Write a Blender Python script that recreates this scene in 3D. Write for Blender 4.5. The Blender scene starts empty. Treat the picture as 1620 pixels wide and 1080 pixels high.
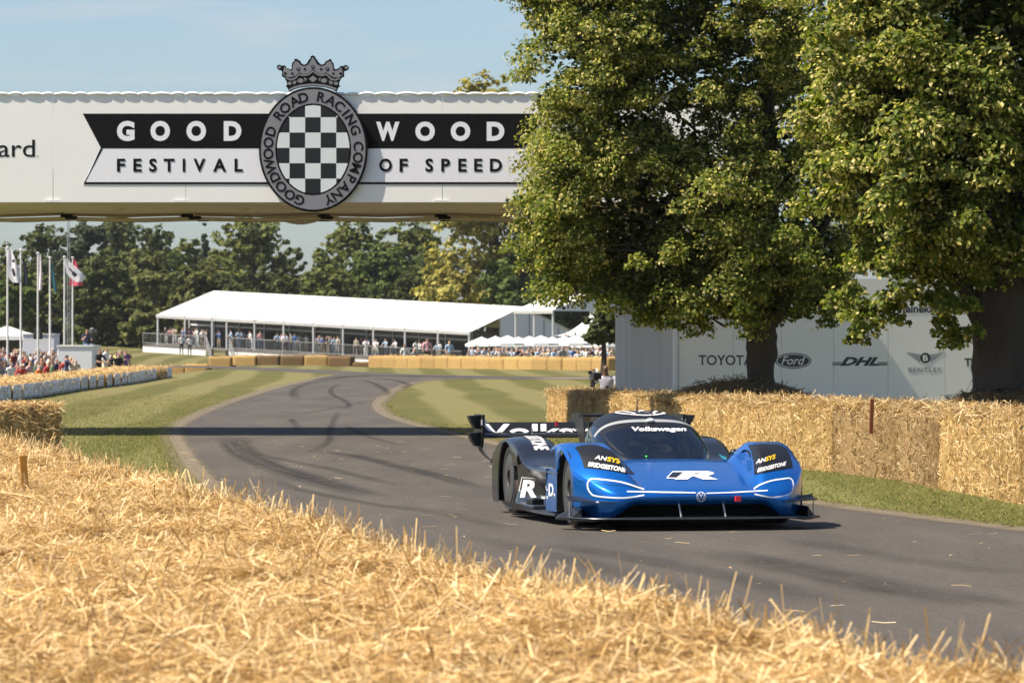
import bpy, bmesh, math, random
import numpy as np
from mathutils import Vector, Matrix
from mathutils.bvhtree import BVHTree

random.seed(7)
RNG = np.random.default_rng(7)
scene = bpy.context.scene
COL = scene.collection
R = math.radians

# ------------------------------------------------------------------ camera
CAM_H = 1.845                    # eye height over the track
F_PX = 6930.0                    # focal length in photograph pixels (1620 wide)
cam_d = bpy.data.cameras.new('camera')
cam = bpy.data.objects.new('camera', cam_d)
COL.objects.link(cam)
cam.location = (0, 0, CAM_H)
cam.rotation_euler = (R(90), 0, 0)
cam_d.sensor_width = 36.0
cam_d.lens = F_PX / 1620 * 36
cam_d.shift_y = -10 / 1620
cam_d.clip_start = 0.5
cam_d.clip_end = 6000
cam_d.dof.use_dof = True
cam_d.dof.focus_distance = 42.0
cam_d.dof.aperture_fstop = 11
scene.camera = cam

# ------------------------------------------------------------------ sky and sun
TO_SUN = Vector((-0.68, -0.22, 1.0)).normalized()
SUN_EL = math.asin(TO_SUN.z)
SUN_AZ = math.atan2(TO_SUN.x, TO_SUN.y)
world = bpy.data.worlds.new('World')
scene.world = world
world.use_nodes = True
wn, wl = world.node_tree.nodes, world.node_tree.links
wn.clear()
wout = wn.new('ShaderNodeOutputWorld')
bg = wn.new('ShaderNodeBackground')
sky = wn.new('ShaderNodeTexSky')
sky.sky_type = 'NISHITA'
sky.sun_disc = False
sky.sun_elevation = SUN_EL
sky.sun_rotation = SUN_AZ
sky.air_density = 0.82
sky.dust_density = 1.0
sky.ozone_density = 3.4
bg.inputs['Strength'].default_value = 0.077
tc = wn.new('ShaderNodeTexCoord')
mp = wn.new('ShaderNodeMapping')
mp.inputs['Rotation'].default_value = (0, R(14), 0)
mp.inputs['Scale'].default_value = (16, 4, 120)
cn = wn.new('ShaderNodeTexNoise')
cn.inputs['Scale'].default_value = 1.3
cn.inputs['Detail'].default_value = 5
cr = wn.new('ShaderNodeValToRGB')
cr.color_ramp.elements[0].position = 0.52
cr.color_ramp.elements[0].color = (0, 0, 0, 1)
cr.color_ramp.elements[1].position = 0.86
cr.color_ramp.elements[1].color = (0.7, 0.7, 0.7, 1)
cmix = wn.new('ShaderNodeMix')
cmix.data_type = 'RGBA'
cmix.inputs['B'].default_value = (4.6, 4.7, 4.9, 1)
wl.new(tc.outputs['Generated'], mp.inputs['Vector'])
wl.new(mp.outputs['Vector'], cn.inputs['Vector'])
wl.new(cn.outputs['Fac'], cr.inputs['Fac'])
wl.new(cr.outputs['Color'], cmix.inputs['Factor'])
wl.new(sky.outputs['Color'], cmix.inputs['A'])
wl.new(cmix.outputs['Result'], bg.inputs['Color'])
wl.new(bg.outputs['Background'], wout.inputs['Surface'])

sun_d = bpy.data.lights.new('sun', 'SUN')
sun_d.energy = 4.6
sun_d.angle = R(0.53)
sun_d.color = (1.0, 0.90, 0.75)
sun = bpy.data.objects.new('sun', sun_d)
COL.objects.link(sun)
sun.rotation_euler = (-TO_SUN).to_track_quat('-Z', 'Y').to_euler()

scene.view_settings.view_transform = 'Standard'
scene.view_settings.look = 'None'
scene.view_settings.gamma = 1
scene.view_settings.use_curve_mapping = False
scene.view_settings.exposure = 0.9
scene.render.engine = 'CYCLES'
scene.cycles.max_bounces = 6
scene.cycles.use_adaptive_sampling = True
scene.cycles.adaptive_threshold = 0.025
scene.cycles.transparent_max_bounces = 12
scene.cycles.use_denoising = True

# ------------------------------------------------------------------ helpers
def gp(px, py, z=0.0):
    """point of a horizontal level z seen at a photograph pixel"""
    s = (py - 530.0) / (CAM_H - z)
    return Vector(((px - 810.0) / s, F_PX / s, z))

def at(px, py, d):
    """point at distance d seen at a photograph pixel"""
    s = F_PX / d
    return Vector(((px - 810.0) / s, d, CAM_H - (py - 530.0) / s))

def tag(o, label=None, cat=None, group=None, kind=None):
    if label: o['label'] = label
    if cat: o['category'] = cat
    if group: o['group'] = group
    if kind: o['kind'] = kind
    return o

def empty(name, loc=(0, 0, 0), rz=0.0):
    o = bpy.data.objects.new(name, None)
    o.location = loc
    o.rotation_euler = (0, 0, rz)
    COL.objects.link(o)
    return o

def link(name, me, parent=None, loc=None):
    o = bpy.data.objects.new(name, me)
    COL.objects.link(o)
    if parent: o.parent = parent
    if loc is not None: o.location = loc
    return o

def mesh_obj(name, verts, faces, m=None, parent=None, smooth=False):
    me = bpy.data.meshes.new(name)
    me.from_pydata([tuple(v) for v in verts], [], faces)
    if m: me.materials.append(m)
    if smooth:
        me.polygons.foreach_set('use_smooth', [True] * len(me.polygons))
    me.update()
    return link(name, me, parent)

def bm_obj(name, bm, m=None, parent=None, smooth=False, angle=None):
    me = bpy.data.meshes.new(name)
    bmesh.ops.recalc_face_normals(bm, faces=bm.faces)
    bm.to_mesh(me)
    bm.free()
    for mm in (m if isinstance(m, (list, tuple)) else [m]):
        if mm: me.materials.append(mm)
    if smooth:
        me.polygons.foreach_set('use_smooth', [True] * len(me.polygons))
        if angle: me.set_sharp_from_angle(angle=R(angle))
    return link(name, me, parent)

def np_mesh(name, verts, quads, m, attr=None, smooth=False):
    """fast mesh of quads (n,4) from arrays; attr = per-vertex colours"""
    me = bpy.data.meshes.new(name)
    nv, nf = len(verts), len(quads)
    k = quads.shape[1]
    me.vertices.add(nv)
    me.vertices.foreach_set('co', np.ascontiguousarray(verts, dtype=np.float32).ravel())
    me.loops.add(nf * k)
    me.loops.foreach_set('vertex_index', np.ascontiguousarray(quads, dtype=np.int32).ravel())
    me.polygons.add(nf)
    me.polygons.foreach_set('loop_start', np.arange(0, nf * k, k, dtype=np.int32))
    me.polygons.foreach_set('loop_total', np.full(nf, k, dtype=np.int32))
    if smooth:
        me.polygons.foreach_set('use_smooth', np.ones(nf, dtype=bool))
    me.update(calc_edges=True)
    if attr is not None:
        a = me.attributes.new('tint', 'FLOAT_COLOR', 'POINT')
        c = np.ones((nv, 4), dtype=np.float32)
        c[:, :3] = attr
        a.data.foreach_set('color', c.ravel())
    if m: me.materials.append(m)
    return me

def add_box(bm, c, size, rz=0.0, mi=0, M=None):
    r = bmesh.ops.create_cube(bm, size=1)
    mat_ = Matrix.Translation(c) @ Matrix.Rotation(rz, 4, 'Z') @ Matrix.Diagonal((*size, 1))
    if M is not None: mat_ = M @ mat_
    bmesh.ops.transform(bm, matrix=mat_, verts=r['verts'])
    for f in {f for v in r['verts'] for f in v.link_faces}: f.material_index = mi
    return r['verts']

def box_obj(name, c, size, m, parent=None, rz=0.0, bevel=0.0):
    bm = bmesh.new()
    add_box(bm, c, size, rz)
    if bevel:
        bmesh.ops.bevel(bm, geom=bm.edges[:], offset=bevel, segments=2, affect='EDGES', profile=0.5)
    return bm_obj(name, bm, m, parent)

def add_tube(bm, pts, radii, n=8, mi=0, cap=True):
    pts = [Vector(p) for p in pts]
    if not isinstance(radii, (list, tuple)): radii = [radii] * len(pts)
    rings = []
    up = Vector((0, 0, 1))
    for i, p in enumerate(pts):
        a = pts[max(i - 1, 0)]; b = pts[min(i + 1, len(pts) - 1)]
        t = (b - a).normalized()
        x = t.cross(up)
        if x.length < .35: x = t.cross(Vector((0, 1, 0)))
        x.normalize(); y = x.cross(t).normalized()
        rings.append([bm.verts.new(p + (x * math.cos(2 * math.pi * k / n) + y * math.sin(2 * math.pi * k / n)) * radii[i]) for k in range(n)])
    for i in range(len(rings) - 1):
        for k in range(n):
            f = bm.faces.new((rings[i][k], rings[i][(k + 1) % n], rings[i + 1][(k + 1) % n], rings[i + 1][k]))
            f.material_index = mi
    if cap:
        f = bm.faces.new(rings[0][::-1]); f.material_index = mi
        f = bm.faces.new(rings[-1]); f.material_index = mi
    return rings

def tube_obj(name, pts, radii, m, parent=None, n=8, smooth=True):
    bm = bmesh.new()
    add_tube(bm, pts, radii, n)
    return bm_obj(name, bm, m, parent, smooth, 40)

def catmull(pts, n=8, closed=False):
    pts = [Vector(p) for p in pts]
    out = []
    m = len(pts)
    for i in range(m if closed else m - 1):
        if closed:
            p0, p1, p2, p3 = pts[i - 1], pts[i], pts[(i + 1) % m], pts[(i + 2) % m]
        else:
            p0, p1, p2, p3 = pts[max(i - 1, 0)], pts[i], pts[i + 1], pts[min(i + 2, m - 1)]
        for k in range(n):
            t = k / n
            out.append(0.5 * ((2 * p1) + (p2 - p0) * t + (2 * p0 - 5 * p1 + 4 * p2 - p3) * t * t + (3 * p1 - p0 - 3 * p2 + p3) * t ** 3))
    if not closed: out.append(pts[-1])
    return out

def lerp_tab(tab, x):
    """smooth (monotone-ish) table lookup, tab sorted by x ascending"""
    xs = [t[0] for t in tab]; ys = [t[1] for t in tab]
    if x <= xs[0]: return ys[0]
    if x >= xs[-1]: return ys[-1]
    i = max(k for k in range(len(xs) - 1) if xs[k] <= x)
    h = xs[i + 1] - xs[i]; t = (x - xs[i]) / h
    def sl(k):
        if k <= 0: return (ys[1] - ys[0]) / (xs[1] - xs[0])
        if k >= len(xs) - 1: return (ys[-1] - ys[-2]) / (xs[-1] - xs[-2])
        a = (ys[k] - ys[k - 1]) / (xs[k] - xs[k - 1]); b = (ys[k + 1] - ys[k]) / (xs[k + 1] - xs[k])
        return 0 if a * b <= 0 else 2 * a * b / (a + b)
    m0, m1 = sl(i) * h, sl(i + 1) * h
    return (2 * t ** 3 - 3 * t * t + 1) * ys[i] + (t ** 3 - 2 * t * t + t) * m0 + (-2 * t ** 3 + 3 * t * t) * ys[i + 1] + (t ** 3 - t * t) * m1

def ordinal(n):
    w = 'first second third fourth fifth sixth seventh eighth ninth tenth eleventh twelfth thirteenth fourteenth fifteenth sixteenth seventeenth eighteenth nineteenth twentieth'.split()
    if n <= 20: return w[n - 1]
    t = {2: 'twenty', 3: 'thirty', 4: 'forty'}[n // 10]
    return (t[:-1] + 'ieth') if n % 10 == 0 else t + '-' + w[n % 10 - 1]

def sstep(x, a, b):
    t = min(max((x - a) / (b - a), 0.0), 1.0)
    return t * t * (3 - 2 * t)

# ------------------------------------------------------------------ materials
def mat(name, col, rough=0.6, metal=0.0, var=0.0, vscale=4.0, bump=0.0, bscale=30.0, coat=0.0, stretch=None, spec=0.5):
    m = bpy.data.materials.new(name)
    m.use_nodes = True
    nt = m.node_tree; n, l = nt.nodes, nt.links
    p = n['Principled BSDF']
    p.inputs['Base Color'].default_value = (*col, 1)
    p.inputs['Roughness'].default_value = rough
    p.inputs['Metallic'].default_value = metal
    p.inputs['Coat Weight'].default_value = coat
    p.inputs['Coat Roughness'].default_value = 0.06
    p.inputs['Specular IOR Level'].default_value = spec
    if var or bump:
        t = n.new('ShaderNodeTexCoord')
        src = t.outputs['Object']
        if stretch:
            mpn = n.new('ShaderNodeMapping'); mpn.inputs['Scale'].default_value = stretch
            l.new(src, mpn.inputs['Vector']); src = mpn.outputs['Vector']
    if var:
        ns = n.new('ShaderNodeTexNoise'); ns.inputs['Scale'].default_value = vscale; ns.inputs['Detail'].default_value = 6
        l.new(src, ns.inputs['Vector'])
        mx = n.new('ShaderNodeMix'); mx.data_type = 'RGBA'
        mx.inputs['A'].default_value = (*[c * (1 - var) for c in col], 1)
        mx.inputs['B'].default_value = (*[min(c * (1 + var), 1) for c in col], 1)
        l.new(ns.outputs['Fac'], mx.inputs['Factor'])
        l.new(mx.outputs['Result'], p.inputs['Base Color'])
    if bump:
        nb = n.new('ShaderNodeTexNoise'); nb.inputs['Scale'].default_value = bscale; nb.inputs['Detail'].default_value = 5
        l.new(src, nb.inputs['Vector'])
        b = n.new('ShaderNodeBump'); b.inputs['Strength'].default_value = bump; b.inputs['Distance'].default_value = 0.02
        l.new(nb.outputs['Fac'], b.inputs['Height']); l.new(b.outputs['Normal'], p.inputs['Normal'])
    return m

def tint_mat(name, rough=0.7, trans=0.0, spec=0.3):
    """colour from the mesh's own tint attribute; optional translucency for leaves and straw"""
    m = bpy.data.materials.new(name); m.use_nodes = True
    n, l = m.node_tree.nodes, m.node_tree.links
    p = n['Principled BSDF']; out = n['Material Output']
    a = n.new('ShaderNodeAttribute'); a.attribute_name = 'tint'
    l.new(a.outputs['Color'], p.inputs['Base Color'])
    p.inputs['Roughness'].default_value = rough
    p.inputs['Specular IOR Level'].default_value = spec
    if trans:
        tr = n.new('ShaderNodeBsdfTranslucent')
        hs = n.new('ShaderNodeHueSaturation'); hs.inputs['Value'].default_value = 1.5; hs.inputs['Saturation'].default_value = 1.1
        l.new(a.outputs['Color'], hs.inputs['Color']); l.new(hs.outputs['Color'], tr.inputs['Color'])
        mx = n.new('ShaderNodeMixShader'); mx.inputs['Fac'].default_value = trans
        l.new(p.outputs['BSDF'], mx.inputs[1]); l.new(tr.outputs['BSDF'], mx.inputs[2])
        l.new(mx.outputs['Shader'], out.inputs['Surface'])
    return m

def ramp(n, pts):
    r = n.new('ShaderNodeValToRGB')
    e = r.color_ramp.elements
    e[0].position, e[0].color = pts[0][0], (*pts[0][1], 1)
    e[1].position, e[1].color = pts[-1][0], (*pts[-1][1], 1)
    for p_, c in pts[1:-1]:
        k = e.new(p_); k.color = (*c, 1)
    return r

def grass_material():
    m = bpy.data.materials.new('mown_grass'); m.use_nodes = True
    n, l = m.node_tree.nodes, m.node_tree.links
    p = n['Principled BSDF']; p.inputs['Roughness'].default_value = 0.9; p.inputs['Specular IOR Level'].default_value = 0.15
    g = n.new('ShaderNodeNewGeometry')
    # mowing stripes run along the track (world y), their edges wander a little
    sep = n.new('ShaderNodeSeparateXYZ'); l.new(g.outputs['Position'], sep.inputs[0])
    wob = n.new('ShaderNodeTexNoise'); wob.inputs['Scale'].default_value = 0.03; wob.inputs['Detail'].default_value = 3
    l.new(g.outputs['Position'], wob.inputs['Vector'])
    ym = n.new('ShaderNodeMath'); ym.operation = 'MULTIPLY_ADD'; ym.inputs[1].default_value = 0.035; l.new(sep.outputs['Y'], ym.inputs[0]); l.new(sep.outputs['X'], ym.inputs[2])
    wa = n.new('ShaderNodeMath'); wa.operation = 'MULTIPLY_ADD'; wa.inputs[1].default_value = 1.6
    l.new(wob.outputs['Fac'], wa.inputs[0]); l.new(ym.outputs[0], wa.inputs[2])
    fr = n.new('ShaderNodeMath'); fr.operation = 'MULTIPLY'; fr.inputs[1].default_value = 2 * math.pi / 2.7; l.new(wa.outputs[0], fr.inputs[0])
    sn = n.new('ShaderNodeMath'); sn.operation = 'SINE'; l.new(fr.outputs[0], sn.inputs[0])
    mr = n.new('ShaderNodeMapRange'); mr.interpolation_type = 'SMOOTHSTEP'; mr.inputs['From Min'].default_value = -0.45; mr.inputs['From Max'].default_value = 0.45
    l.new(sn.outputs[0], mr.inputs['Value'])
    st = n.new('ShaderNodeMix'); st.data_type = 'RGBA'
    st.inputs['A'].default_value = (0.086, 0.090, 0.021, 1); st.inputs['B'].default_value = (0.172, 0.160, 0.062, 1)
    l.new(mr.outputs['Result'], st.inputs['Factor'])
    # dry and lush patches
    pn = n.new('ShaderNodeTexNoise'); pn.inputs['Scale'].default_value = 0.11; pn.inputs['Detail'].default_value = 7; pn.inputs['Roughness'].default_value = 0.62
    l.new(g.outputs['Position'], pn.inputs['Vector'])
    rp = ramp(n, [(0.30, (0, 0, 0)), (0.72, (1, 1, 1))]); l.new(pn.outputs['Fac'], rp.inputs['Fac'])
    dry = n.new('ShaderNodeMix'); dry.data_type = 'RGBA'
    l.new(rp.outputs['Color'], dry.inputs['Factor']); l.new(st.outputs['Result'], dry.inputs['A']); dry.inputs['B'].default_value = (0.195, 0.158, 0.066, 1)
    half = n.new('ShaderNodeMix'); half.data_type = 'RGBA'; half.inputs['Factor'].default_value = 0.5
    l.new(st.outputs['Result'], half.inputs['A']); l.new(dry.outputs['Result'], half.inputs['B'])
    # the near verge is lusher than the far lawn
    nr = n.new('ShaderNodeMapRange'); nr.inputs['From Min'].default_value = 45; nr.inputs['From Max'].default_value = 110
    l.new(sep.outputs['Y'], nr.inputs['Value'])
    lush = n.new('ShaderNodeMix'); lush.data_type = 'RGBA'
    l.new(nr.outputs['Result'], lush.inputs['Factor']); lush.inputs['B'].default_value = (1, 1, 1, 1); lush.inputs['A'].default_value = (0.86, 0.98, 0.85, 1)
    lm = n.new('ShaderNodeMix'); lm.data_type = 'RGBA'; lm.blend_type = 'MULTIPLY'; lm.inputs['Factor'].default_value = 1
    l.new(half.outputs['Result'], lm.inputs['A']); l.new(lush.outputs['Result'], lm.inputs['B'])
    fn = n.new('ShaderNodeTexNoise'); fn.inputs['Scale'].default_value = 7; fn.inputs['Detail'].default_value = 8; fn.inputs['Roughness'].default_value = 0.75
    l.new(g.outputs['Position'], fn.inputs['Vector'])
    rf = ramp(n, [(0.25, (0.62, 0.62, 0.62)), (0.75, (1.35, 1.35, 1.35))]); l.new(fn.outputs['Fac'], rf.inputs['Fac'])
    fm = n.new('ShaderNodeMix'); fm.data_type = 'RGBA'; fm.blend_type = 'MULTIPLY'; fm.inputs['Factor'].default_value = 1
    l.new(lm.outputs['Result'], fm.inputs['A']); l.new(rf.outputs['Color'], fm.inputs['B'])
    l.new(fm.outputs['Result'], p.inputs['Base Color'])
    b = n.new('ShaderNodeBump'); b.inputs['Strength'].default_value = 0.6; b.inputs['Distance'].default_value = 0.05
    l.new(fn.outputs['Fac'], b.inputs['Height']); l.new(b.outputs['Normal'], p.inputs['Normal'])
    return m

def asphalt_material():
    m = bpy.data.materials.new('worn_asphalt'); m.use_nodes = True
    n, l = m.node_tree.nodes, m.node_tree.links
    p = n['Principled BSDF']; p.inputs['Roughness'].default_value = 0.85; p.inputs['Specular IOR Level'].default_value = 0.3
    g = n.new('ShaderNodeNewGeometry')
    mpn = n.new('ShaderNodeMapping'); mpn.inputs['Scale'].default_value = (1.0, 0.16, 1); mpn.inputs['Rotation'].default_value = (0, 0, R(9))
    l.new(g.outputs['Position'], mpn.inputs['Vector'])
    big = n.new('ShaderNodeTexNoise'); big.inputs['Scale'].default_value = 0.9; big.inputs['Detail'].default_value = 7; big.inputs['Roughness'].default_value = 0.62
    l.new(mpn.outputs['Vector'], big.inputs['Vector'])
    rp = ramp(n, [(0.28, (0.064, 0.056, 0.048)), (0.5, (0.086, 0.075, 0.064)), (0.75, (0.114, 0.099, 0.082))]); l.new(big.outputs['Fac'], rp.inputs['Fac'])
    fine = n.new('ShaderNodeTexNoise'); fine.inputs['Scale'].default_value = 42; fine.inputs['Detail'].default_value = 4
    l.new(g.outputs['Position'], fine.inputs['Vector'])
    rf = ramp(n, [(0.32, (0.58, 0.58, 0.58)), (0.55, (1.0, 1.0, 1.0)), (0.72, (1.55, 1.5, 1.45))]); l.new(fine.outputs['Fac'], rf.inputs['Fac'])
    mx = n.new('ShaderNodeMix'); mx.data_type = 'RGBA'; mx.blend_type = 'MULTIPLY'; mx.inputs['Factor'].default_value = 1
    l.new(rp.outputs['Color'], mx.inputs['A']); l.new(rf.outputs['Color'], mx.inputs['B'])
    l.new(mx.outputs['Result'], p.inputs['Base Color'])
    b = n.new('ShaderNodeBump'); b.inputs['Strength'].default_value = 0.5; b.inputs['Distance'].default_value = 0.01
    l.new(fine.outputs['Fac'], b.inputs['Height']); l.new(b.outputs['Normal'], p.inputs['Normal'])
    return m

def straw_body_material(name, light, dark, stretch, spread=(0.32, 0.62)):
    """packed straw: light stalks over darker gaps, drawn out along the stalk direction"""
    m = bpy.data.materials.new(name); m.use_nodes = True
    n, l = m.node_tree.nodes, m.node_tree.links
    p = n['Principled BSDF']; p.inputs['Roughness'].default_value = 0.75; p.inputs['Specular IOR Level'].default_value = 0.25
    t = n.new('ShaderNodeTexCoord'); oi = n.new('ShaderNodeObjectInfo')
    ad = n.new('ShaderNodeVectorMath'); ad.operation = 'MULTIPLY_ADD'; ad.inputs[1].default_value = (1, 1, 1)
    sc_ = n.new('ShaderNodeVectorMath'); sc_.operation = 'SCALE'; sc_.inputs['Scale'].default_value = 31.0
    cmb = n.new('ShaderNodeCombineXYZ')
    for k in range(3): l.new(oi.outputs['Random'], cmb.inputs[k])
    l.new(cmb.outputs[0], sc_.inputs[0]); l.new(t.outputs['Object'], ad.inputs[0]); l.new(sc_.outputs[0], ad.inputs[2])
    mpn = n.new('ShaderNodeMapping'); mpn.inputs['Scale'].default_value = stretch; l.new(ad.outputs[0], mpn.inputs['Vector'])
    a = n.new('ShaderNodeTexNoise'); a.inputs['Scale'].default_value = 9; a.inputs['Detail'].default_value = 6; a.inputs['Roughness'].default_value = 0.7; l.new(mpn.outputs['Vector'], a.inputs['Vector'])
    mp2 = n.new('ShaderNodeMapping'); mp2.inputs['Scale'].default_value = (stretch[1], stretch[0], stretch[2] * 1.0) if stretch[2] == stretch[0] else (stretch[0], stretch[1], stretch[2] * 4)
    l.new(ad.outputs[0], mp2.inputs['Vector'])
    b2 = n.new('ShaderNodeTexNoise'); b2.inputs['Scale'].default_value = 22; b2.inputs['Detail'].default_value = 5; l.new(mp2.outputs['Vector'], b2.inputs['Vector'])
    av = n.new('ShaderNodeMath'); av.operation = 'MULTIPLY_ADD'; av.inputs[1].default_value = 0.55; 
    hv = n.new('ShaderNodeMath'); hv.operation = 'MULTIPLY'; hv.inputs[1].default_value = 0.45
    l.new(b2.outputs['Fac'], hv.inputs[0]); l.new(a.outputs['Fac'], av.inputs[0]); l.new(hv.outputs[0], av.inputs[2])
    mid = tuple((x * 0.62 + y * 0.38) for x, y in zip(light, dark))
    rp = ramp(n, [(spread[0], dark), ((spread[0] + spread[1]) / 2, mid), (spread[1], light)]); l.new(av.outputs[0], rp.inputs['Fac'])
    hs = n.new('ShaderNodeHueSaturation')
    vr = n.new('ShaderNodeMapRange'); vr.inputs['To Min'].default_value = 0.84; vr.inputs['To Max'].default_value = 1.12
    l.new(oi.outputs['Random'], vr.inputs['Value']); l.new(vr.outputs['Result'], hs.inputs['Value']); l.new(rp.outputs['Color'], hs.inputs['Color'])
    l.new(hs.outputs['Color'], p.inputs['Base Color'])
    b = n.new('ShaderNodeBump'); b.inputs['Strength'].default_value = 0.9; b.inputs['Distance'].default_value = 0.03
    l.new(av.outputs[0], b.inputs['Height']); l.new(b.outputs['Normal'], p.inputs['Normal'])
    return m

M_WHITE = mat('white_fabric', (0.78, 0.78, 0.78), 0.6, var=0.04, vscale=0.6)
M_PANEL = mat('white_banner_panel', (0.91, 0.90, 0.88), 0.55, var=0.045, vscale=0.35)
M_RIBBON = mat('ribbon_white_print', (0.86, 0.86, 0.91), 0.5)
M_BLACK = mat('black_print', (0.008, 0.008, 0.009), 0.8, spec=.12)
M_CRESTGREY = mat('crest_grey', (0.23, 0.23, 0.255), 0.5, var=0.06, vscale=1.5)
M_GREYM = mat('galvanised_metal', (0.42, 0.43, 0.44), 0.45, 0.6)
M_POLE = mat('white_pole', (0.70, 0.69, 0.68), 0.45)
M_STRAWB = straw_body_material('packed_straw', (0.52, 0.35, 0.135), (0.17, 0.092, 0.030), (3.2, 3.2, 0.8))
M_STRAWFAR = straw_body_material('packed_straw_far', (0.50, 0.33, 0.125), (0.22, 0.125, 0.042), (1.0, 1.0, 2.6))
M_STRAWTOP = straw_body_material('loose_straw_bed', (0.42, 0.27, 0.10), (0.12, 0.068, 0.024), (2.0, 6.0, 2.0))
M_STRAW = tint_mat('straw_stalk', 0.55, 0.18, 0.4)
M_LEAF = tint_mat('leaf', 0.55, 0.42, 0.22)
M_FARLEAF = tint_mat('far_leaf', 0.7, 0.3, 0.12)
M_BARK = mat('bark', (0.055, 0.042, 0.032), 0.9, var=0.45, vscale=5, bump=0.9, bscale=14, stretch=(1, 1, 0.25))
# ================================================================== ground
def terrain(x, y):
    x = np.asarray(x, dtype=float); y = np.asarray(y, dtype=float)
    def ss(v, a, b):
        t = np.clip((v - a) / (b - a), 0, 1); return t * t * (3 - 2 * t)
    far = ss(y, 300, 380)
    z = far * np.clip(-0.055 * (x + 28.5), -2.4, 0.9)
    z = z - (1.0 - .45 * np.clip((y - 185) / 105, 0, 1)) * ss(-x, 17.0, 20.0) * ss(y, 105, 135) * (1 - far)
    dip = -0.68 * ss(y, 255, 268) * ss(x, -11, -7)
    return np.minimum(z, np.where(dip < -1e-4, dip, z))

def tz(x, y): return float(terrain(x, y))

gx = np.unique(np.concatenate([np.linspace(-1500, -80, 18), np.linspace(-80, 60, 71), np.linspace(60, 1500, 18)]))
gy = np.unique(np.concatenate([np.linspace(-60, 100, 33), np.linspace(100, 480, 96), np.linspace(480, 900, 15), np.linspace(900, 3800, 12)]))
GX, GY = np.meshgrid(gx, gy)
gv = np.stack([GX, GY, terrain(GX, GY)], -1).reshape(-1, 3)
nxg, nyg = len(gx), len(gy)
ii, jj = np.meshgrid(np.arange(nxg - 1), np.arange(nyg - 1))
q0 = (jj * nxg + ii).ravel()
gq = np.stack([q0, q0 + 1, q0 + nxg + 1, q0 + nxg], -1)
M_GRASS = grass_material()
lawn = link('lawn', np_mesh('lawn', gv, gq, M_GRASS, smooth=True))
tag(lawn, kind='structure')

# ---- the track: an asphalt sheet with a fork beyond the bridge
def pxl(lst): return [gp(*p) for p in lst]
near_r = [Vector((16, 10, 0)), Vector((11.5, 20, 0)), Vector((8.6, 28, 0)), Vector((6.6, 35, 0))]
edge_r = near_r + pxl([(1620, 838), (1300, 797), (1150, 773), (1000, 745), (830, 711), (760, 695), (700, 681), (650, 668.5), (612, 655), (600, 643), (602, 634), (622, 618), (655, 606), (701, 600.5), (800, 599.6), (900, 600), (1000, 600.2), (1300, 600.6)])
edge_u = pxl([(1300, 597.6), (1000, 597), (900, 596), (760, 594.6), (661, 592.2), (584, 588.8), (507, 585), (415, 581), (300, 578.6), (200, 577.9), (-60, 577.6)])
edge_i = pxl([(-60, 579.2), (100, 579.8), (240, 580.6), (322, 582), (414, 586), (500, 590.2), (531, 592.2)])
near_l = [Vector(p) for p in ((-2.95, 46, 0), (-2.3, 41, 0), (-1.5, 36, 0), (-.55, 31, 0), (.75, 26.5, 0), (2.5, 21, 0), (5.5, 14, 0), (9, 8, 0))]
edge_l = pxl([(531, 592.2), (500, 598), (480, 603), (430, 615), (350, 640), (292, 665), (274, 679), (272, 690), (283, 712), (303, 742), (340, 780)]) + near_l
cr_r, cr_u, cr_i, cr_l = catmull(edge_r, 6), catmull(edge_u, 5), catmull(edge_i, 5), catmull(edge_l, 6)
road_poly = cr_r + cr_u + cr_i[:-1] + cr_l
bm = bmesh.new()
vs = [bm.verts.new((p.x, p.y, 0.006)) for p in road_poly]
f = bm.faces.new(vs)
bmesh.ops.triangulate(bm, faces=[f], ngon_method='BEAUTY')
for ff in bm.faces:
    if ff.normal.z < 0: ff.normal_flip()
M_ASPHALT = asphalt_material()
me = bpy.data.meshes.new('race_track'); bm.to_mesh(me); bm.free(); me.materials.append(M_ASPHALT)
road = link('race_track', me)
tag(road, kind='structure')

def strip_mesh(name, pts, width, m, z, parent=None, strength=1.0, shift=0.0, taper=False):
    """flat ribbon on the ground; tint = (across, along, strength)"""
    pts = [Vector((p[0], p[1], 0)) for p in pts]
    n = len(pts); v = []; a = []; q = []
    K = 4
    for i, p in enumerate(pts):
        t = (pts[min(i + 1, n - 1)] - pts[max(i - 1, 0)]).normalized()
        s = Vector((-t.y, t.x, 0))
        w = width
        for k in range(K + 1):
            v.append(tuple(p + s * ((k / K - .5) * w + shift) + Vector((0, 0, z))))
            a.append((k / K, i / (n - 1), strength))
    for i in range(n - 1):
        for k in range(K):
            b = i * (K + 1) + k
            q.append((b, b + 1, b + K + 2, b + K + 1))
    me = np_mesh(name, np.array(v), np.array(q), m, np.array(a))
    return link(name, me, parent)

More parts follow.
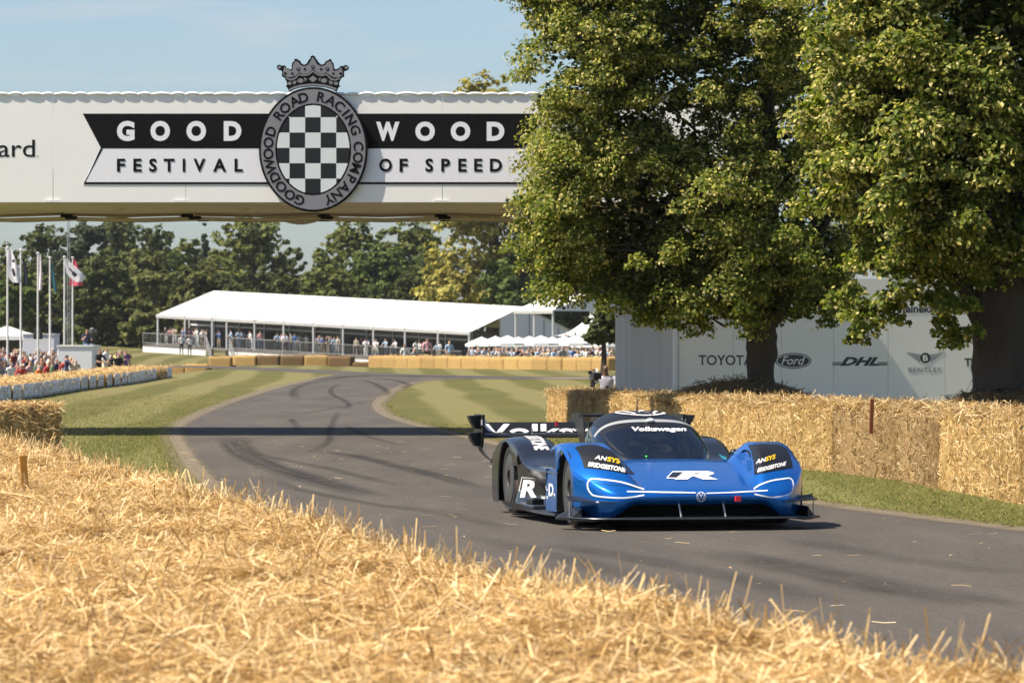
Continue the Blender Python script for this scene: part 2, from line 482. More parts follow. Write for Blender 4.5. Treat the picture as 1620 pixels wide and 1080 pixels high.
def mark_material(name, col, scale, thr, fade_ends, stretch=(3, 30, 1)):
    m = bpy.data.materials.new(name); m.use_nodes = True
    n, l = m.node_tree.nodes, m.node_tree.links
    p = n['Principled BSDF']; p.inputs['Base Color'].default_value = (*col, 1); p.inputs['Roughness'].default_value = 0.8; p.inputs['Specular IOR Level'].default_value = .2
    out = n['Material Output']
    a = n.new('ShaderNodeAttribute'); a.attribute_name = 'tint'
    sp = n.new('ShaderNodeSeparateColor'); l.new(a.outputs['Color'], sp.inputs[0])
    def tri(sock, k):     # 0 at both ends, 1 inside
        x = n.new('ShaderNodeMath'); x.operation = 'PINGPONG'; x.inputs[1].default_value = 0.5; l.new(sock, x.inputs[0])
        y = n.new('ShaderNodeMath'); y.operation = 'MULTIPLY'; y.inputs[1].default_value = k; y.use_clamp = True; l.new(x.outputs[0], y.inputs[0])
        return y.outputs[0]
    g = n.new('ShaderNodeNewGeometry')
    ns = n.new('ShaderNodeTexNoise'); ns.inputs['Scale'].default_value = scale; ns.inputs['Detail'].default_value = 5; l.new(g.outputs['Position'], ns.inputs['Vector'])
    # streaks that run along the ribbon
    cb = n.new('ShaderNodeCombineXYZ'); l.new(sp.outputs[0], cb.inputs[0]); l.new(sp.outputs[1], cb.inputs[1]); l.new(sp.outputs[2], cb.inputs[2])
    mpn = n.new('ShaderNodeMapping'); mpn.inputs['Scale'].default_value = (9, 3, 40); l.new(cb.outputs[0], mpn.inputs['Vector'])
    n2 = n.new('ShaderNodeTexNoise'); n2.inputs['Scale'].default_value = 1.0; n2.inputs['Detail'].default_value = 4; l.new(mpn.outputs['Vector'], n2.inputs['Vector'])
    mr = n.new('ShaderNodeMapRange'); mr.inputs['From Min'].default_value = thr[0]; mr.inputs['From Max'].default_value = thr[1]
    ave = n.new('ShaderNodeMath'); ave.operation = 'ADD'; l.new(ns.outputs['Fac'], ave.inputs[0]); l.new(n2.outputs['Fac'], ave.inputs[1])
    hf = n.new('ShaderNodeMath'); hf.operation = 'MULTIPLY'; hf.inputs[1].default_value = .5; l.new(ave.outputs[0], hf.inputs[0])
    l.new(hf.outputs[0], mr.inputs['Value'])
    cur = mr.outputs['Result']
    for s_ in (tri(sp.outputs[0], 3.5), tri(sp.outputs[1], fade_ends), sp.outputs[2]):
        mu = n.new('ShaderNodeMath'); mu.operation = 'MULTIPLY'; l.new(cur, mu.inputs[0]); l.new(s_, mu.inputs[1]); cur = mu.outputs[0]
    tr = n.new('ShaderNodeBsdfTransparent'); mx = n.new('ShaderNodeMixShader')
    l.new(cur, mx.inputs['Fac']); l.new(tr.outputs[0], mx.inputs[1]); l.new(p.outputs[0], mx.inputs[2]); l.new(mx.outputs[0], out.inputs['Surface'])
    return m

M_EDGE = mark_material('dusty_track_edge', (0.20, 0.165, 0.115), 2.2, (0.22, 0.52), 60)
M_TYRE = mark_material('rubber_tyre_mark', (0.026, 0.025, 0.025), 2.5, (0.30, 0.66), 5)
M_SAND = mat('sandy_gravel', (0.27, 0.215, 0.15), 0.9, var=0.2, vscale=0.6)
for pts in (cr_r, cr_l):
    o = strip_mesh('dusty_edge', pts, 0.62, M_EDGE, 0.010, road, 0.85)
for i, (pts, w, st) in enumerate([
    ([(370, 690), (372, 702), (388, 718), (425, 736), (480, 755), (540, 772), (600, 788)], 0.75, .95),
    ([(395, 716), (450, 728), (520, 742), (580, 757), (640, 770)], 0.35, .55),
    ([(480, 712), (560, 722), (640, 741), (700, 756), (770, 776)], 0.5, .8),
    ([(440, 760), (460, 772), (520, 785), (600, 800), (690, 812)], 0.3, .5),
    ([(488, 718), (510, 706), (521, 695), (522, 680), (530, 662), (536, 650)], 0.22, .75),
    ([(536, 650), (552, 643), (545, 634), (527, 625), (524, 615), (540, 606)], 0.26, .8),
    ([(468, 672), (462, 664), (463, 668), (482, 690)], 0.25, .5),
    ([(545, 672), (562, 682), (590, 694), (640, 706)], 0.25, .55),
    ([(470, 634), (464, 624), (470, 614), (500, 604), (560, 597)], 0.4, .7),
    ([(570, 600), (590, 606), (606, 615), (612, 622), (596, 628)], 0.4, .75),
    ([(590, 598), (625, 602), (646, 609), (630, 615)], 0.45, .8),
    ([(506, 601), (560, 595.5), (640, 594.5), (740, 596.5), (840, 597.3)], 1.7, 1.0),
    ([(560, 592.5), (640, 595.5), (720, 597.5)], 1.2, .7),
    ([(480, 655), (520, 648), (560, 640), (590, 634)], 0.3, .35),
    ([(440, 650), (470, 655), (510, 650)], 0.3, .35),
    ([(700, 842), (820, 868), (960, 902), (1120, 946)], 0.5, .35),
    ([(1120, 870), (1260, 902), (1420, 934), (1600, 962)], 0.9, .6),
    ([(860, 862), (1000, 884), (1180, 920), (1340, 962)], 0.6, .45),
    ([(1240, 852), (1400, 882), (1620, 912)], 0.6, .4),
    ([(620, 800), (720, 818), (800, 838)], 0.4, .4)]):
    strip_mesh('tyre_mark', catmull(pxl(pts), 7), w * .85, M_TYRE, 0.014 + 0.0007 * i, road, st * .72)
sand = strip_mesh('gravel_path', catmull(pxl([(860, 598.2), (960, 598.6), (1150, 599)]), 4), 3.4, M_SAND, 0.012)
tag(sand, kind='structure')

# ================================================================== straw
def straws(pos, az, pitch, length, width, roll, col, bend=0.12, flat=False):
    """n stalks as folded ribbons of two quads; returns verts, quads, colours"""
    n = len(pos)
    d = np.stack([np.cos(az) * np.cos(pitch), np.sin(az) * np.cos(pitch), np.sin(pitch)], -1)
    side = np.stack([-np.sin(az), np.cos(az), np.zeros(n)], -1)
    up = np.cross(d, side)
    wv = side * np.cos(roll)[:, None] + up * np.sin(roll)[:, None]
    nv = np.cross(wv, d)
    b = (RNG.normal(0, bend, n) * length)[:, None] * nv
    if flat:
        h = (length / 2)[:, None] * d; w = (width / 2)[:, None] * wv
        v = np.stack([pos - h - w, pos - h + w, pos + h + w * .8, pos + h - w * .8], 1)
        return v.reshape(-1, 3), (np.arange(n) * 4)[:, None] + np.array([[0, 1, 2, 3]]), np.repeat(col, 4, axis=0)
    v = np.empty((n, 6, 3))
    h = (length / 2)[:, None] * d; w = (width / 2)[:, None] * wv
    v[:, 0] = pos - h - w; v[:, 1] = pos - h + w
    v[:, 2] = pos + b - w; v[:, 3] = pos + b + w
    v[:, 4] = pos + h - w; v[:, 5] = pos + h + w
    base = (np.arange(n) * 6)[:, None]
    q = np.concatenate([base + np.array([[0, 1, 3, 2]]), base + np.array([[2, 3, 5, 4]])], 0)
    return v.reshape(-1, 3), q, np.repeat(col, 6, axis=0)

def straw_cols(n, bright=1.0, darkshare=0.25):
    pal = np.array([(0.77, 0.565, 0.275), (0.67, 0.472, 0.212), (0.55, 0.368, 0.152), (0.85, 0.690, 0.41), (0.30, 0.188, 0.076)])
    pr = np.array([0.3, 0.3, 0.2, 0.2, 0.0]) * (1 - darkshare); pr[4] = darkshare
    c = pal[RNG.choice(5, n, p=pr / pr.sum())]
    return c * RNG.uniform(0.82, 1.12, (n, 1)) * bright

from mathutils import noise as mnoise
ED_Y = np.array([6., 8, 12.1, 17.2, 26.2, 33, 41, 47, 52])
ED_X = np.array([3.7, 2.95, 1.42, -0.02, -1.83, -3.25, -4.85, -6.2, -7.5])
by = np.arange(7.0, 47.0, 0.11)
bt = np.concatenate([[0, .02, .05, .09, .14, .2, .28], np.linspace(.38, 6.0, 52)])
edge = np.interp(by, ED_Y, ED_X)
edge = edge + np.array([0.10 * mnoise.noise(Vector((y * .9, 3.1, 0))) + .05 * mnoise.noise(Vector((y * 3.1, 7.7, 0))) for y in by])
ZB = np.zeros((len(by), len(bt)))
for i, y in enumerate(by):
    for k, t in enumerate(bt):
        x = edge[i] - t
        z = .90 + .070 * mnoise.noise(Vector((x * 1.3, y * .9, 0))) + .045 * mnoise.noise(Vector((x * 4.2, y * 3.1, 5))) + .016 * mnoise.noise(Vector((x * 11, y * 9, 9)))
        z -= .05 * max(0, math.sin(y * 2 * math.pi / 2.4)) ** 18
        z -= .13 * max(0, 1 - t / .3) ** 2
        ZB[i, k] = z
XB = edge[:, None] - bt[None, :]
YB = np.repeat(by[:, None], len(bt), 1)
top = np.stack([XB, YB, ZB], -1)
side_v = np.stack([edge + .06, by, np.full(len(by), -.01)], -1)[:, None, :]
back_v = np.stack([edge - 6.05, by, np.full(len(by), -.01)], -1)[:, None, :]
allv = np.concatenate([side_v, top, back_v], 1)
nb, nk = allv.shape[:2]
ii, jj = np.meshgrid(np.arange(nk - 1), np.arange(nb - 1))
b0 = (jj * nk + ii).ravel()
bq = np.stack([b0, b0 + nk, b0 + nk + 1, b0 + 1], -1)
bank = empty('straw_bank', (0, 0, 0))
tag(bank, 'wide bank of loose golden straw beside the track', 'straw', kind='stuff')
link('straw_bed', np_mesh('straw_bed', allv.reshape(-1, 3), bq, M_STRAWTOP, smooth=True), bank)

def bank_z(t, y):
    fi = np.clip((y - by[0]) / .11, 0, len(by) - 1.001); i0 = fi.astype(int); a = fi - i0
    k1 = np.clip(np.searchsorted(bt, t), 1, len(bt) - 1); k0 = k1 - 1
    c = np.clip((t - bt[k0]) / (bt[k1] - bt[k0]), 0, 1)
    z = (ZB[i0, k0] * (1 - c) + ZB[i0, k1] * c) * (1 - a) + (ZB[i0 + 1, k0] * (1 - c) + ZB[i0 + 1, k1] * c) * a
    e = edge[i0] * (1 - a) + edge[i0 + 1] * a
    return e - t, z

def bank_sample(n, tmax=None, t_pow=1.0):
    if tmax == 'outer':                      # the part of the bank left of the picture
        y = RNG.uniform(10.6, 40, n); return y, np.interp(y, ED_Y, ED_X) + .125 * y + .35 + RNG.uniform(-.1, 1.3, n)
    ys, ts = [], []
    got = 0
    while got < n:
        y = RNG.uniform(10.6, 46.5, n)
        wmax = np.interp(y, ED_Y, ED_X) + .125 * y + .35
        if tmax: wmax = np.minimum(wmax, tmax)
        keep = RNG.uniform(0, 3.3 if not tmax else tmax, n) < wmax
        y = y[keep]; w = wmax[keep]
        ys.append(y); ts.append(w * RNG.uniform(0, 1, len(y)) ** t_pow); got += len(y)
    y = np.concatenate(ys)[:n]; t = np.concatenate(ts)[:n]
    return y, t

def add_straws(parent, name, n, tmax, pit, lift, lmin, lmax, wid, bright, dark, t_pow=1.0, bend=.12, flat=False):
    y, t = bank_sample(n, tmax, t_pow)
    x, z = bank_z(t, y)
    pitch = pit(n); L = RNG.uniform(lmin, lmax, n)
    z = z + RNG.uniform(*lift, n) + np.abs(np.sin(pitch)) * L * .35
    cols_ = straw_cols(n, bright, dark)
    # patches of browner straw
    pt = np.array([mnoise.noise(Vector((a_ * 1.6, b_ * 1.1, 4.4))) + .6 * mnoise.noise(Vector((a_ * 5, b_ * 3.4, 8))) for a_, b_ in zip(x, y)])
    k_ = np.clip(.5 + .75 * pt, 0, 1)[:, None]
    cols_ = cols_ * (np.array([.80, .75, .67]) * (1 - k_) + np.array([1.06, 1.06, 1.06]) * k_)
    v, q, c = straws(np.stack([x, y, z], -1), RNG.uniform(0, 2 * np.pi, n), pitch, L, RNG.uniform(*wid, n), RNG.normal(0, .6, n), cols_, bend, flat)
    o = link(name, np_mesh(name, v, q, M_STRAW, c), parent)
    o['kind'] = 'stuff'
    return o

add_straws(bank, 'matted_straw', 150000, None, lambda n: RNG.normal(0, .15, n), (-.012, .022), .05, .17, (.0025, .0052), 1.02, .24, 1.0, .12, True)
add_straws(bank, 'bent_straw', 60000, None, lambda n: RNG.normal(0, .16, n), (-.008, .028), .06, .20, (.0028, .0055), 1.04, .20)
add_straws(bank, 'lifted_straw', 30000, None, lambda n: RNG.normal(0, .5, n), (0, .025), .05, .16, (.003, .006), 1.05, .14)
add_straws(bank, 'edge_straw', 8000, .30, lambda n: RNG.uniform(.15, 1.25, n) * RNG.choice([-1, 1], n), (-.02, .03), .07, .20, (.003, .006), 1.02, .12, 1.5)
add_straws(bank, 'upright_stalk', 420, .22, lambda n: RNG.uniform(.8, 1.5, n), (0, .03), .12, .28, (.004, .0075), 1.05, .05, 1.6, .04)
add_straws(bank, 'outer_straw', 42000, 'outer', lambda n: RNG.normal(0, .18, n), (-.012, .024), .06, .20, (.004, .007), 1.02, .24, 1.0, .12, True)
# straw hanging over the track side
n = 9000
y = RNG.uniform(10, 46, n); x, _ = bank_z(np.zeros(n), y)
v, q, c = straws(np.stack([x + RNG.uniform(0, .07, n), y, RNG.uniform(.02, .8, n)], -1), RNG.uniform(0, 2 * np.pi, n), RNG.normal(0, .6, n), RNG.uniform(.08, .25, n), RNG.uniform(.005, .009, n), RNG.uniform(0, 3, n), straw_cols(n, .9, .3))
o = link('side_straw', np_mesh('side_straw', v, q, M_STRAW, c), bank); o['kind'] = 'stuff'

# wooden marker stakes
M_STAKE = mat('ochre_wooden_stake', (0.40, 0.20, 0.028), 0.7, var=.25, vscale=20)
M_STAKER = mat('reddish_wooden_stake', (0.22, 0.065, 0.02), 0.7, var=.25, vscale=20)
def stake(loc, h, w, m, label, tilt):
    bm = bmesh.new()
    add_box(bm, (0, 0, h / 2 - .12), (w, w * .55, h + .24))
    bmesh.ops.bevel(bm, geom=bm.edges[:], offset=w * .08, segments=1, affect='EDGES')
    o = bm_obj('wooden_stake', bm, m)
    o.location = loc; o.rotation_euler = (0, R(tilt), R(12))
    return tag(o, label, 'stake', 'marker stakes in the straw')
p = gp(40, 769, .93)
stake((p.x, p.y, .90), .22, .045, M_STAKE, 'ochre wooden stake stuck upright in the near straw bank', -4)

# ================================================================== straw bales
def bale_mesh(name, L, W, H, seed, mtl, res=(22, 8, 12), amp=.03, strands=0, flake=.5, bright=1.0, sl=(.10, .26), sw=(.006, .012)):
    """one bale: x along, y = 0 front face going back to -W, z up"""
    rs = random.Random(seed); rn = np.random.default_rng(seed)
    bm = bmesh.new()
    nx, ny, nz = res
    def P(i, j, k):
        x, y, z = (i / nx - .5) * L, -(j / ny) * W, (k / nz) * H
        # rounded corners
        ex = max(abs(x) / (L / 2) - .94, 0) / .06; ey = max(abs(y + W / 2) / (W / 2) - .90, 0) / .10; ez = max(z / H - .92, 0) / .08
        if ex and ey: x *= 1 - .012 * min(ex, ey)
        if ez and ey: y = -W / 2 + (y + W / 2) * (1 - .06 * min(ez, ey)); z -= H * .018 * min(ez, ey)
        if ez and ex: z -= H * .03 * min(ez, ex)
        fl = mnoise.noise(Vector((x * 9 * flake + seed, z * .9, seed * 1.3))) * .9 + mnoise.noise(Vector((x * 26, z * 5, seed + 9))) * .5 + mnoise.noise(Vector((x * 11, z * 9, seed + 4))) * .4
        top_ = mnoise.noise(Vector((x * 4 + seed, y * 4, 3))) + .6 * mnoise.noise(Vector((x * 13, y * 13, seed)))
        if j == 0: y += amp * fl
        if j == ny: y -= amp * fl
        if k == nz: z += amp * .8 * top_
        if i in (0, nx): x += amp * .5 * mnoise.noise(Vector((y * 7, z * 7, seed)))
        return (x, y, z)
    cache = {}
    def V(i, j, k):
        if (i, j, k) not in cache: cache[(i, j, k)] = bm.verts.new(P(i, j, k))
        return cache[(i, j, k)]
    for i in range(nx):
        for k in range(nz):
            bm.faces.new((V(i, 0, k), V(i, 0, k + 1), V(i + 1, 0, k + 1), V(i + 1, 0, k)))
            bm.faces.new((V(i, ny, k), V(i + 1, ny, k), V(i + 1, ny, k + 1), V(i, ny, k + 1)))
        for j in range(ny):
            bm.faces.new((V(i, j, nz), V(i, j + 1, nz), V(i + 1, j + 1, nz), V(i + 1, j, nz)))
    for j in range(ny):
        for k in range(nz):
            bm.faces.new((V(0, j, k), V(0, j + 1, k), V(0, j + 1, k + 1), V(0, j, k + 1)))
            bm.faces.new((V(nx, j, k), V(nx, j, k + 1), V(nx, j + 1, k + 1), V(nx, j + 1, k)))
    bmesh.ops.recalc_face_normals(bm, faces=bm.faces)
    me = bpy.data.meshes.new(name); bm.to_mesh(me); bm.free()
    me.materials.append(mtl)
    me.polygons.foreach_set('use_smooth', [True] * len(me.polygons))
    sm = None
    if strands:
        n = strands; nf_ = int(n * .62)
        px_ = rn.uniform(-L / 2, L / 2, n)
        pos = np.zeros((n, 3)); pos[:, 0] = px_
        pos[:nf_, 1] = rn.uniform(-.01, .03, nf_); pos[:nf_, 2] = rn.uniform(.0, 1.0, nf_) * H
        pos[nf_:, 1] = -rn.uniform(0, 1, n - nf_) * W; pos[nf_:, 2] = H + rn.uniform(-.01, .03, n - nf_)
        az = rn.uniform(0, 2 * np.pi, n); pit = np.concatenate([rn.normal(0, .8, nf_), rn.normal(0, .3, n - nf_)])
        az[:nf_] = rn.choice([0, np.pi], nf_) + rn.normal(0, .35, nf_)
        v, q, c = straws(pos, az, pit, rn.uniform(*sl, n), rn.uniform(*sw, n), rn.normal(1.2, .5, n), straw_cols(n, bright, .22))
        sm = np_mesh(name + '_strands', v, q, M_STRAW, c)
    return me, sm

def place_bale(meshes, loc, rz, label, group, scale=(1, 1, 1)):
    me, sm = meshes
    o = link('straw_bale', me)
    o.location = loc; o.rotation_euler = (0, 0, rz); o.scale = scale
    tag(o, label, 'straw bale', group)
    if sm:
        s_ = link('loose_straw', sm, o); s_['kind'] = 'stuff'
    return o

# the tall bales along the right of the track
wall_pts = [(0.70, 91.2), (3.89, 60.6), (4.34, 58.9), (4.96, 55.4), (5.10, 52.9), (5.55, 47.9), (6.2, 42.5)]
WL = 1.62
wall_var = [bale_mesh('wall_bale', WL * 1.0, 1.0, .9, 11 + i, M_STRAWB, (26, 7, 14), .055, 1500, .8, .98, (.06, .18), (.005, .010)) for i in range(4)]
seg = [Vector((a, b, 0)) for a, b in wall_pts]
def wall_at(dist):
    for a, b in zip(seg, seg[1:]):
        l_ = (b - a).length
        if dist <= l_: return a + (b - a) * (dist / l_), (b - a).normalized()
        dist -= l_
    return seg[-1], (seg[-1] - seg[-2]).normalized()
total = sum((b - a).length for a, b in zip(seg, seg[1:]))
k = 0; dcur = 0.0
WALL_N = int(total / WL)
M_STRAWSHADOW = straw_body_material('shadow_toned_straw', (0.36, 0.235, 0.105), (0.130, 0.075, 0.030), (3.2, 3.2, 0.8))  # browner colours stand in for a shadow cast on this stretch of wall
shadow_var = [bale_mesh('shadow_toned_bale', WL, 1.0, .9, 21 + i, M_STRAWSHADOW, (26, 7, 14), .055, 1100, .8, .66, (.06, .18), (.005, .010)) for i in range(2)]
for k in range(WALL_N):
    a, _ = wall_at(k * WL + .01); b, _ = wall_at((k + 1) * WL)
    c = (a + b) / 2; t = (a - b).normalized()          # near -> far
    hgt = lerp_tab([(47, .93), (54, .90), (60, .88), (69, .80), (80, .70), (91, .64)], c.y)
    rz = math.atan2(t.y, t.x) + R(random.uniform(-1.5, 1.5))
    nrm = Vector((-t.y, t.x, 0))
    if k == 0: lab = 'end straw bale of the tall wall right of the track, by the cameraman'
    else: lab = f'golden straw bale, {ordinal(k + 1)} of the tall wall counted from the cameraman'
    in_shadow = 53.4 < c.y < 59.6
    if in_shadow: lab = f'straw bale coloured browner for a cast shadow, {ordinal(k + 1)} of the tall wall counted from the cameraman'
    place_bale((shadow_var if in_shadow else wall_var)[k % (2 if in_shadow else 4)], c + nrm * random.uniform(-.05, .04), rz, lab, 'tall straw bale wall right of the track', ((b - a).length / WL * 1.015, 1, hgt / .9))
n = 15000
dd = RNG.uniform(0, total, n); cs_ = [wall_at(d_)[0] for d_ in dd]; hh = np.array([lerp_tab([(47, .93), (54, .90), (60, .88), (69, .80), (80, .70), (91, .64)], c_.y) for c_ in cs_])
inn = RNG.uniform(0, 1, n) ** 1.6
pos = np.array([(c_.x, c_.y, 0) for c_ in cs_]) + np.stack([inn * 1.0 + RNG.uniform(-.03, .03, n), np.zeros(n), hh + .03 + RNG.uniform(-.05, .05, n)], -1)
v, q, c = straws(pos, RNG.uniform(0, 6.28, n), RNG.normal(0, .45, n), RNG.uniform(.12, .34, n), RNG.uniform(.006, .012, n), RNG.normal(0, .7, n), straw_cols(n, .85, .35), .15)
wt = empty('wall_top_straw', (0, 0, 0)); tag(wt, 'loose straw scattered along the top of the tall bale wall', 'straw', kind='stuff')
o = link('loose_straw', np_mesh('loose_straw', v, q, M_STRAW, c), wt); o['kind'] = 'stuff'
p = gp(1357, 655, .88)
stake((p.x + .25, p.y + 1.0, .86), .19, .05, M_STAKER, 'reddish brown stake standing on top of the tall bale wall', 2)

# the white fronted low row on the left
low_var = [bale_mesh('low_bale', 2.75, 2.1, .47, 31 + i, M_STRAWFAR, (14, 6, 5), .03, 260, .5, 1.05, (.2, .45), (.012, .02)) for i in range(3)]
M_SHEET = mat('white_cover_sheet', (0.74, 0.76, 0.80), 0.6, var=.10, vscale=3)
M_SHEETMARK = mat('grey_sheet_print', (0.42, 0.44, 0.48), 0.6)
row_a, row_b = gp(-26, 640), gp(272, 597)
rd = (row_b - row_a); nrow = 25
sheet_me = None
for k in range(nrow):
    c = row_a + rd * ((k + .5) / nrow)
    t = rd.normalized()
    right = Vector((t.y, -t.x, 0))
    c = c + right * (.25 * math.sin(k * .5) * 0.4)
    rz = math.atan2(-t.y, -t.x) + R(random.uniform(-1.2, 1.2))  # front (+y local) faces the track
    bare = k in (22, 23)
    lab = (f'bare brown bale, {ordinal(nrow - k)} from the far end of the low white fronted row' if bare else f'low white fronted straw bale, {ordinal(nrow - k)} from the far end of its row')
    o = place_bale(low_var[k % 3], c, rz, lab, 'low white fronted bales left of the lawn', (rd.length / nrow / 2.78, 1, 1))
    if not bare:
        bm = bmesh.new()
        nx_, nz_ = 10, 4
        w_ = 2.30; sd = random.random() * 9
        g_ = [[bm.verts.new(((i / nx_ - .5) * w_, .05 + .012 * math.sin(i * 1.7 + sd) * (1 if j else .3), .02 + .43 * j / nz_ + .012 * math.sin(i * .9 + sd))) for j in range(nz_ + 1)] for i in range(nx_ + 1)]
        for i in range(nx_):
            for j in range(nz_): bm.faces.new((g_[i][j], g_[i + 1][j], g_[i + 1][j + 1], g_[i][j + 1]))
        ex = bmesh.ops.extrude_face_region(bm, geom=bm.faces[:])
        bmesh.ops.translate(bm, vec=(0, -.012, 0), verts=[e for e in ex['geom'] if isinstance(e, bmesh.types.BMVert)])
        sh = bm_obj('cover_sheet', bm, M_SHEET, o, True)
        bm = bmesh.new()
        for q_ in range(5):
            add_box(bm, (random.uniform(-.6, .6), .068, random.uniform(.13, .33)), (random.uniform(.1, .5), .002, random.uniform(.012, .03)))
        bm_obj('sheet_print', bm, M_SHEETMARK, sh)

# far rows across the bend
far_var = [bale_mesh('far_bale', 1.36, .95, .62, 51 + i, M_STRAWFAR, (8, 4, 5), .02, 60, .4, 1.05, (.2, .4), (.015, .025)) for i in range(4)]
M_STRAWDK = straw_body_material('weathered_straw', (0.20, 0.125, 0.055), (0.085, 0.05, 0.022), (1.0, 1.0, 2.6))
dark_var = [bale_mesh('dark_bale', 1.36, .95, .62, 61 + i, M_STRAWDK, (8, 4, 5), .02, 40, .4, .5, (.2, .4), (.015, .025)) for i in range(2)]
def far_row(a, b, label, group, step=1.42, darks=(), dlab=None, hs=1.0):
    a, b = Vector(a), Vector(b); L_ = (b - a).length; n_ = max(int(L_ / step), 1)
    t = (b - a).normalized()
    for k in range(n_):
        c = a + (b - a) * ((k + .5) / n_)
        c.z = tz(c.x, c.y)
        dk = k in darks
        place_bale((dark_var if dk else far_var)[k % (2 if dk else 4)], c + Vector((0, random.uniform(-.08, .08), 0)), math.atan2(-t.y, -t.x) + R(random.uniform(-2, 2)), f'{dlab if dk else label}, {ordinal(k + 1)} from its right end', group, (L_ / n_ / 1.38, 1, hs * random.uniform(.97, 1.04)))
far_row(gp(600, 577.8), gp(188, 577.2), 'straw bale of the far row below the grandstand', 'far straw bales below the grandstand', 1.45, (0, 1, 3, 4), 'dark weathered bale of the far row below the grandstand', .95)
far_row(gp(985, 586), gp(606, 581), 'straw bale of the far row below the white parasols', 'far straw bales below the parasols', 1.5, (), None, 1.08)
far_row(gp(745, 572.5, 0) + Vector((0, 0, 0)), gp(612, 572.5, 0), 'straw bale of the short back row by the grandstand', 'back row of straw bales by the grandstand corner', 1.5, (), None, 1.25)
# single heap of bales at the left edge
end_var = bale_mesh('end_bale', 1.7, 1.0, .84, 77, M_STRAWB, (26, 12, 14), .11, 4200, .7, 1.0, (.1, .28))
end_bale = place_bale(end_var, (-7.25, 62.2, 0), R(180 + 14), 'frayed straw bale standing alone behind the straw bank, shaded end to the track', 'tall bale beyond the straw bank')

# dark loose straw heaped round the two lime trunks
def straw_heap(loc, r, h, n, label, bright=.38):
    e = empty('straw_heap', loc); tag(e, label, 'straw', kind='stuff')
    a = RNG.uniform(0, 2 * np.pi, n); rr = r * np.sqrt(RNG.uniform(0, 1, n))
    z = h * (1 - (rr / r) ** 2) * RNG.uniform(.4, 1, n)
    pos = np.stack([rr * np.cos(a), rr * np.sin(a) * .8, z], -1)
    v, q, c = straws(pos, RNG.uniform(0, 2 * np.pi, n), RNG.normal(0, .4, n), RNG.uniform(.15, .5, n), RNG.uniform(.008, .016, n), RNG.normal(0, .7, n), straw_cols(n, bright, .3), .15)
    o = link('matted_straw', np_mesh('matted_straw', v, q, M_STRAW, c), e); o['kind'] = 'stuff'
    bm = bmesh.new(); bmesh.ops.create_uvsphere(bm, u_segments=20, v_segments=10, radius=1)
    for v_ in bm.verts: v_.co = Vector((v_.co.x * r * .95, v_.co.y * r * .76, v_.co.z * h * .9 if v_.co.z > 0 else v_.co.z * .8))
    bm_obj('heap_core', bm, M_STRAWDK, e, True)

# stray stalks blown on to the track
n = 420
yy_ = RNG.uniform(24, 75, n); xx_ = RNG.uniform(0, 1, n)
xl_ = np.interp(yy_, [p.y for p in reversed(near_l)] + [51, 61, 80], [p.x for p in reversed(near_l)] + [-3.4, -4.5, -6.2]); xr_ = np.interp(yy_, [20, 28, 35, 41.5, 48, 60, 80], [11.5, 8.6, 6.6, 4.85, 3.4, 1.2, -.6])
pos = np.stack([xl_ + (xr_ - xl_) * np.where(RNG.uniform(0, 1, n) < .6, xx_ ** 2.2, xx_), yy_, np.full(n, .035)], -1)
v, q, c = straws(pos, RNG.uniform(0, 6.28, n), RNG.normal(0, .05, n), RNG.uniform(.03, .16, n), RNG.uniform(.004, .009, n), RNG.normal(0, .3, n), straw_cols(n, .9, .1), .05)
ss_ = link('stray_straw', np_mesh('stray_straw', v, q, M_STRAW, c)); tag(ss_, 'stray straw stalks scattered on the asphalt', 'straw', kind='stuff')

# ---- short grass blades on the near verges
M_BLADE = tint_mat('grass_blade', .7, .45, .1)
rex = sorted([(p.y, p.x) for p in cr_r if p.y < 120 and p.x < 12])
lex = sorted([(p.y, p.x) for p in cr_l if p.y < 120])
ry, rx = np.array([a for a, b in rex]), np.array([b for a, b in rex])
ly, lx = np.array([a for a, b in lex]), np.array([b for a, b in lex])
wy = np.array([p[1] for p in wall_pts])[::-1]; wx = np.array([p[0] for p in wall_pts])[::-1]
def blades(n, ylo, yhi, x0, x1):
    y = ylo + (yhi - ylo) * RNG.uniform(0, 1, n) ** 1.5; u = RNG.uniform(0, 1, n)
    x = x0(y) * (1 - u) + x1(y) * u
    h = RNG.uniform(.010, .032, n); a = RNG.uniform(0, np.pi, n); w = RNG.uniform(.006, .014, n)
    v = np.empty((n, 3, 3))
    z0 = np.zeros(n)
    v[:, 0] = np.stack([x - np.cos(a) * w, y - np.sin(a) * w, z0], -1)
    v[:, 1] = np.stack([x + np.cos(a) * w, y + np.sin(a) * w, z0], -1)
    v[:, 2] = np.stack([x + RNG.normal(0, .015, n), y + RNG.normal(0, .015, n), h], -1)
    c = np.array([(.215, .222, .070), (.27, .25, .095), (.35, .285, .13)])[RNG.choice(3, n, p=[.5, .35, .15])] * RNG.uniform(.75, 1.2, (n, 1))
    return v.reshape(-1, 3), np.arange(n * 3).reshape(n, 3), np.repeat(c, 3, 0)
parts = [blades(18000, 40, 91, lambda y: np.interp(y, ry, rx) + .12, lambda y: np.interp(y, wy, wx) - .05),
         blades(34000, 44, 135, lambda y: -.11 * y - .4, lambda y: np.interp(y, ly, lx) - .12),
         blades(9000, 42, 120, lambda y: np.interp(y, ry, rx) + .05, lambda y: np.interp(y, ry, rx) + .35),
         blades(9000, 46, 120, lambda y: np.interp(y, ly, lx) - .35, lambda y: np.interp(y, ly, lx) - .05)]
vv = np.concatenate([p_[0] for p_ in parts]); cc = np.concatenate([p_[2] for p_ in parts])
gb = link('grass_blades', np_mesh('grass_blades', vv, np.arange(len(vv)).reshape(-1, 3), M_BLADE, cc))
tag(gb, 'short green grass on the verges beside the track', 'grass', kind='stuff')
